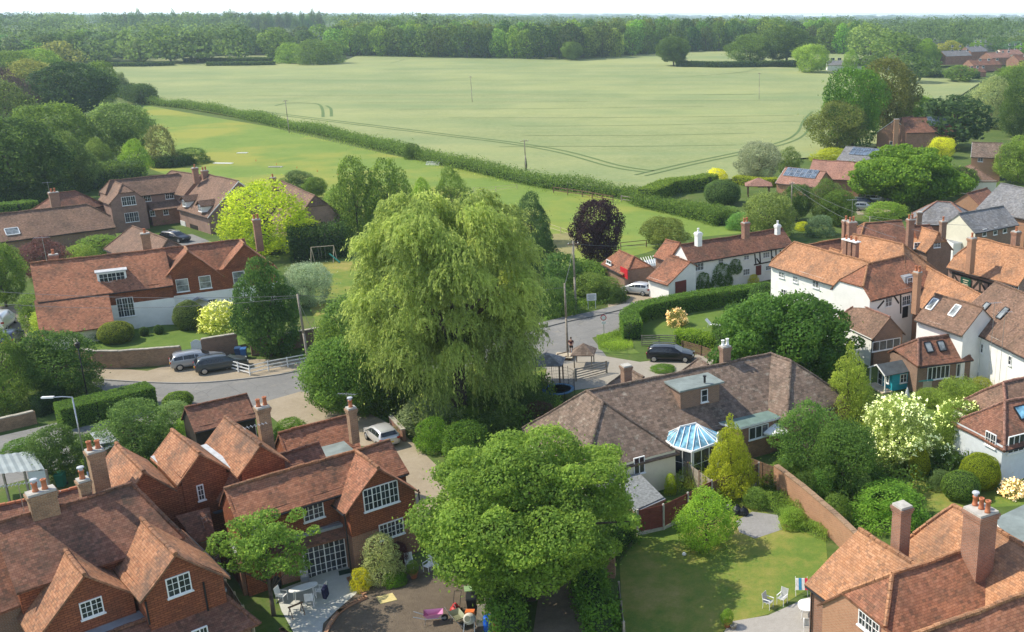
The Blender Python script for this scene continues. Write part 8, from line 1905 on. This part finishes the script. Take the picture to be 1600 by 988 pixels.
# bags and bicycle corner
for k, (x_, y_, r_) in enumerate(((1140, 800, .35), (1152, 803, .4), (1162, 805, .32))):
    q = G(x_, y_); b = MB(); b.rev(q, [(r_*.8, 0), (r_, .15), (r_*.85, .4), (r_*.3, .6), (r_*.18, .7)], 9)
    for i_, v in enumerate(b.v): v += V(noise.noise(v*3)*.12, noise.noise(v*3+V(5, 0, 0))*.12, 0)
    tag(b.build('refuse_bag', simple('black_plastic', (.02, .022, .028), .3) if 'black_plastic' not in MATS else MATS['black_plastic'], None, q), ('left', 'middle', 'right')[k]+' black refuse bag of three at the edge of the gravel bed', 'refuse bag')
q = G(1069, 868); o = MB().rev(q, [(.05, 0), (.13, .05), (.14, .12), (.08, .2), (.02, .22)], 12).build('football', PAINT, None, q); tag(o, 'small white and pink ball lying on the lawn', 'ball')
# ---- person ----
def person(px, py):
    P = G(px, py); t = thing('person', P, 'person in dark red t-shirt and black shorts standing by the telegraph pole', 'person')
    def skin(name, verts, edges, radii, mt, par):
        me = bpy.data.meshes.new(name); me.from_pydata(verts, edges, []); o = bpy.data.objects.new(name, me); COL.objects.link(o); o.parent = par
        md = o.modifiers.new('skin', 'SKIN'); me.skin_vertices[0].data[0].use_root = True
        for v, r in zip(me.skin_vertices[0].data, radii): v.radius = (r if isinstance(r, tuple) else (r, r))
        sb = o.modifiers.new('sub', 'SUBSURF'); sb.levels = sb.render_levels = 1; me.materials.append(mt); return o
    SK = simple('skin_tone', (.50, .27, .19), .55)
    v = [(0, 0, .95), (0, 0, 1.15), (0, .01, 1.38), (0, .01, 1.50), (0, -.01, 1.60), (0, -.01, 1.72)]; r = [(.14, .10), (.13, .09), (.17, .10), (.055, .055), (.08, .09), (.065, .075)]
    e = [(0, 1), (1, 2), (2, 3), (3, 4), (4, 5)]
    for s in (-1, 1):
        k = len(v); v += [(s*.09, 0, .88), (s*.11, -.01, .50), (s*.12, .02, .09), (s*.13, -.12, .03)]; r += [.085, .058, .042, .035]; e += [(0, k), (k, k+1), (k+1, k+2), (k+2, k+3)]
        k = len(v); v += [(s*.19, .01, 1.40), (s*.25, .02, 1.12), (s*.12, -.20, 1.08), (s*.06, -.24, 1.10)]; r += [.055, .043, .032, .030]; e += [(2, k), (k, k+1), (k+1, k+2), (k+2, k+3)]
        h = k+3
        for f_ in range(4):
            q = len(v); v += [(s*(.05-.018*f_)*.6, -.265-.008*f_, 1.115-.018*f_), (s*(-.005), -.285, 1.10-.018*f_)]; r += [.010, .008]; e += [(h, q), (q, q+1)]
        q = len(v); v += [(s*.05, -.25, 1.145), (s*.02, -.262, 1.16)]; r += [.011, .009]; e += [(h, q), (q, q+1)]
    b = skin('body', v, e, r, SK, t)
    skin('t_shirt', [(0, 0, 1.0), (0, 0, 1.18), (0, .01, 1.38), (-.19, .01, 1.40), (.19, .01, 1.40), (-.24, .015, 1.24), (.24, .015, 1.24), (0, .01, 1.45)], [(0, 1), (1, 2), (2, 3), (2, 4), (3, 5), (4, 6), (2, 7)], [(.17, .13), (.165, .12), (.185, .12), .075, .075, .07, .07, (.09, .075)], simple('dark_red_cotton', (.07, .015, .02), .9), t)
    skin('shorts', [(0, 0, .98), (-.09, 0, .85), (.09, 0, .85), (-.11, 0, .62), (.11, 0, .62)], [(0, 1), (0, 2), (1, 3), (2, 4)], [(.17, .13), .11, .11, .095, .095], simple('black_cotton', (.012, .012, .015), .9), t)
    m = MB(); m.rev((0, .005, 1.66), [(.085, -.02), (.092, .04), (.08, .10), (.04, .14), (.01, .15)], 12); h = m.build('hair', simple('dark_hair', (.04, .025, .015), .8), None, (0, 0, 0)); h.parent = t
    for s in (-1, 1): MB().rev((s*.03, -.088, 1.655), [(.008, -.006), (.01, 0), (.006, .006)], 6).build('eye', BLACK, None, (0, 0, 0)).parent = t; MB().obox(V(s*.13, -.07, .04), V(.045, 0, 0), V(0, .12, 0), V(0, 0, .035)).build('shoe', PAINT, None, (0, 0, 0)).parent = t
    MB().obox(V(0, -.10, 1.63), V(.012, 0, 0), V(0, .012, 0), V(0, 0, .02)).build('nose', SK, None, (0, 0, 0)).parent = t
person(893, 553)
# ivy on the cottage
for x_, y0_, y1_, w_, lb_ in ((1098, 426, 458, 26, 'left ivy mound climbing the white cottage front'), (1127, 412, 452, 36, 'big ivy clump in the middle of the white cottage front'), (1148, 405, 426, 22, 'top right tuft of ivy under the cottage windows'), (1079, 430, 460, 14, 'small ivy at the garage door of the white cottage')):
    P0, nr, t_ = wallplane(Im, 'f'); c_ = hitplane(x_, (y0_+y1_)/2, P0, nr); hh = hitplane(x_, y0_, P0, nr).z-max(0, hitplane(x_, y1_, P0, nr).z); wd_ = w_/ppm(c_)
    o = bpy.data.objects.new('wall_ivy', ARC['bush_c'][0]); COL.objects.link(o); o.location = V(c_.x, c_.y, max(0, hitplane(x_, y1_, P0, nr).z))+nr*.15; o.scale = (wd_*1.15, .95, hh); o.rotation_euler = (0, 0, math.atan2(Im.e.y, Im.e.x)); o.color = col3((.065, .125, .03)); tag(o, lb_, 'ivy')
bush(1178, 448, 430, 18, 'bush_b', (.30, .30, .03), 'small yellow flowering shrub at the cottage door', 'garden_shrub', dep=1.)
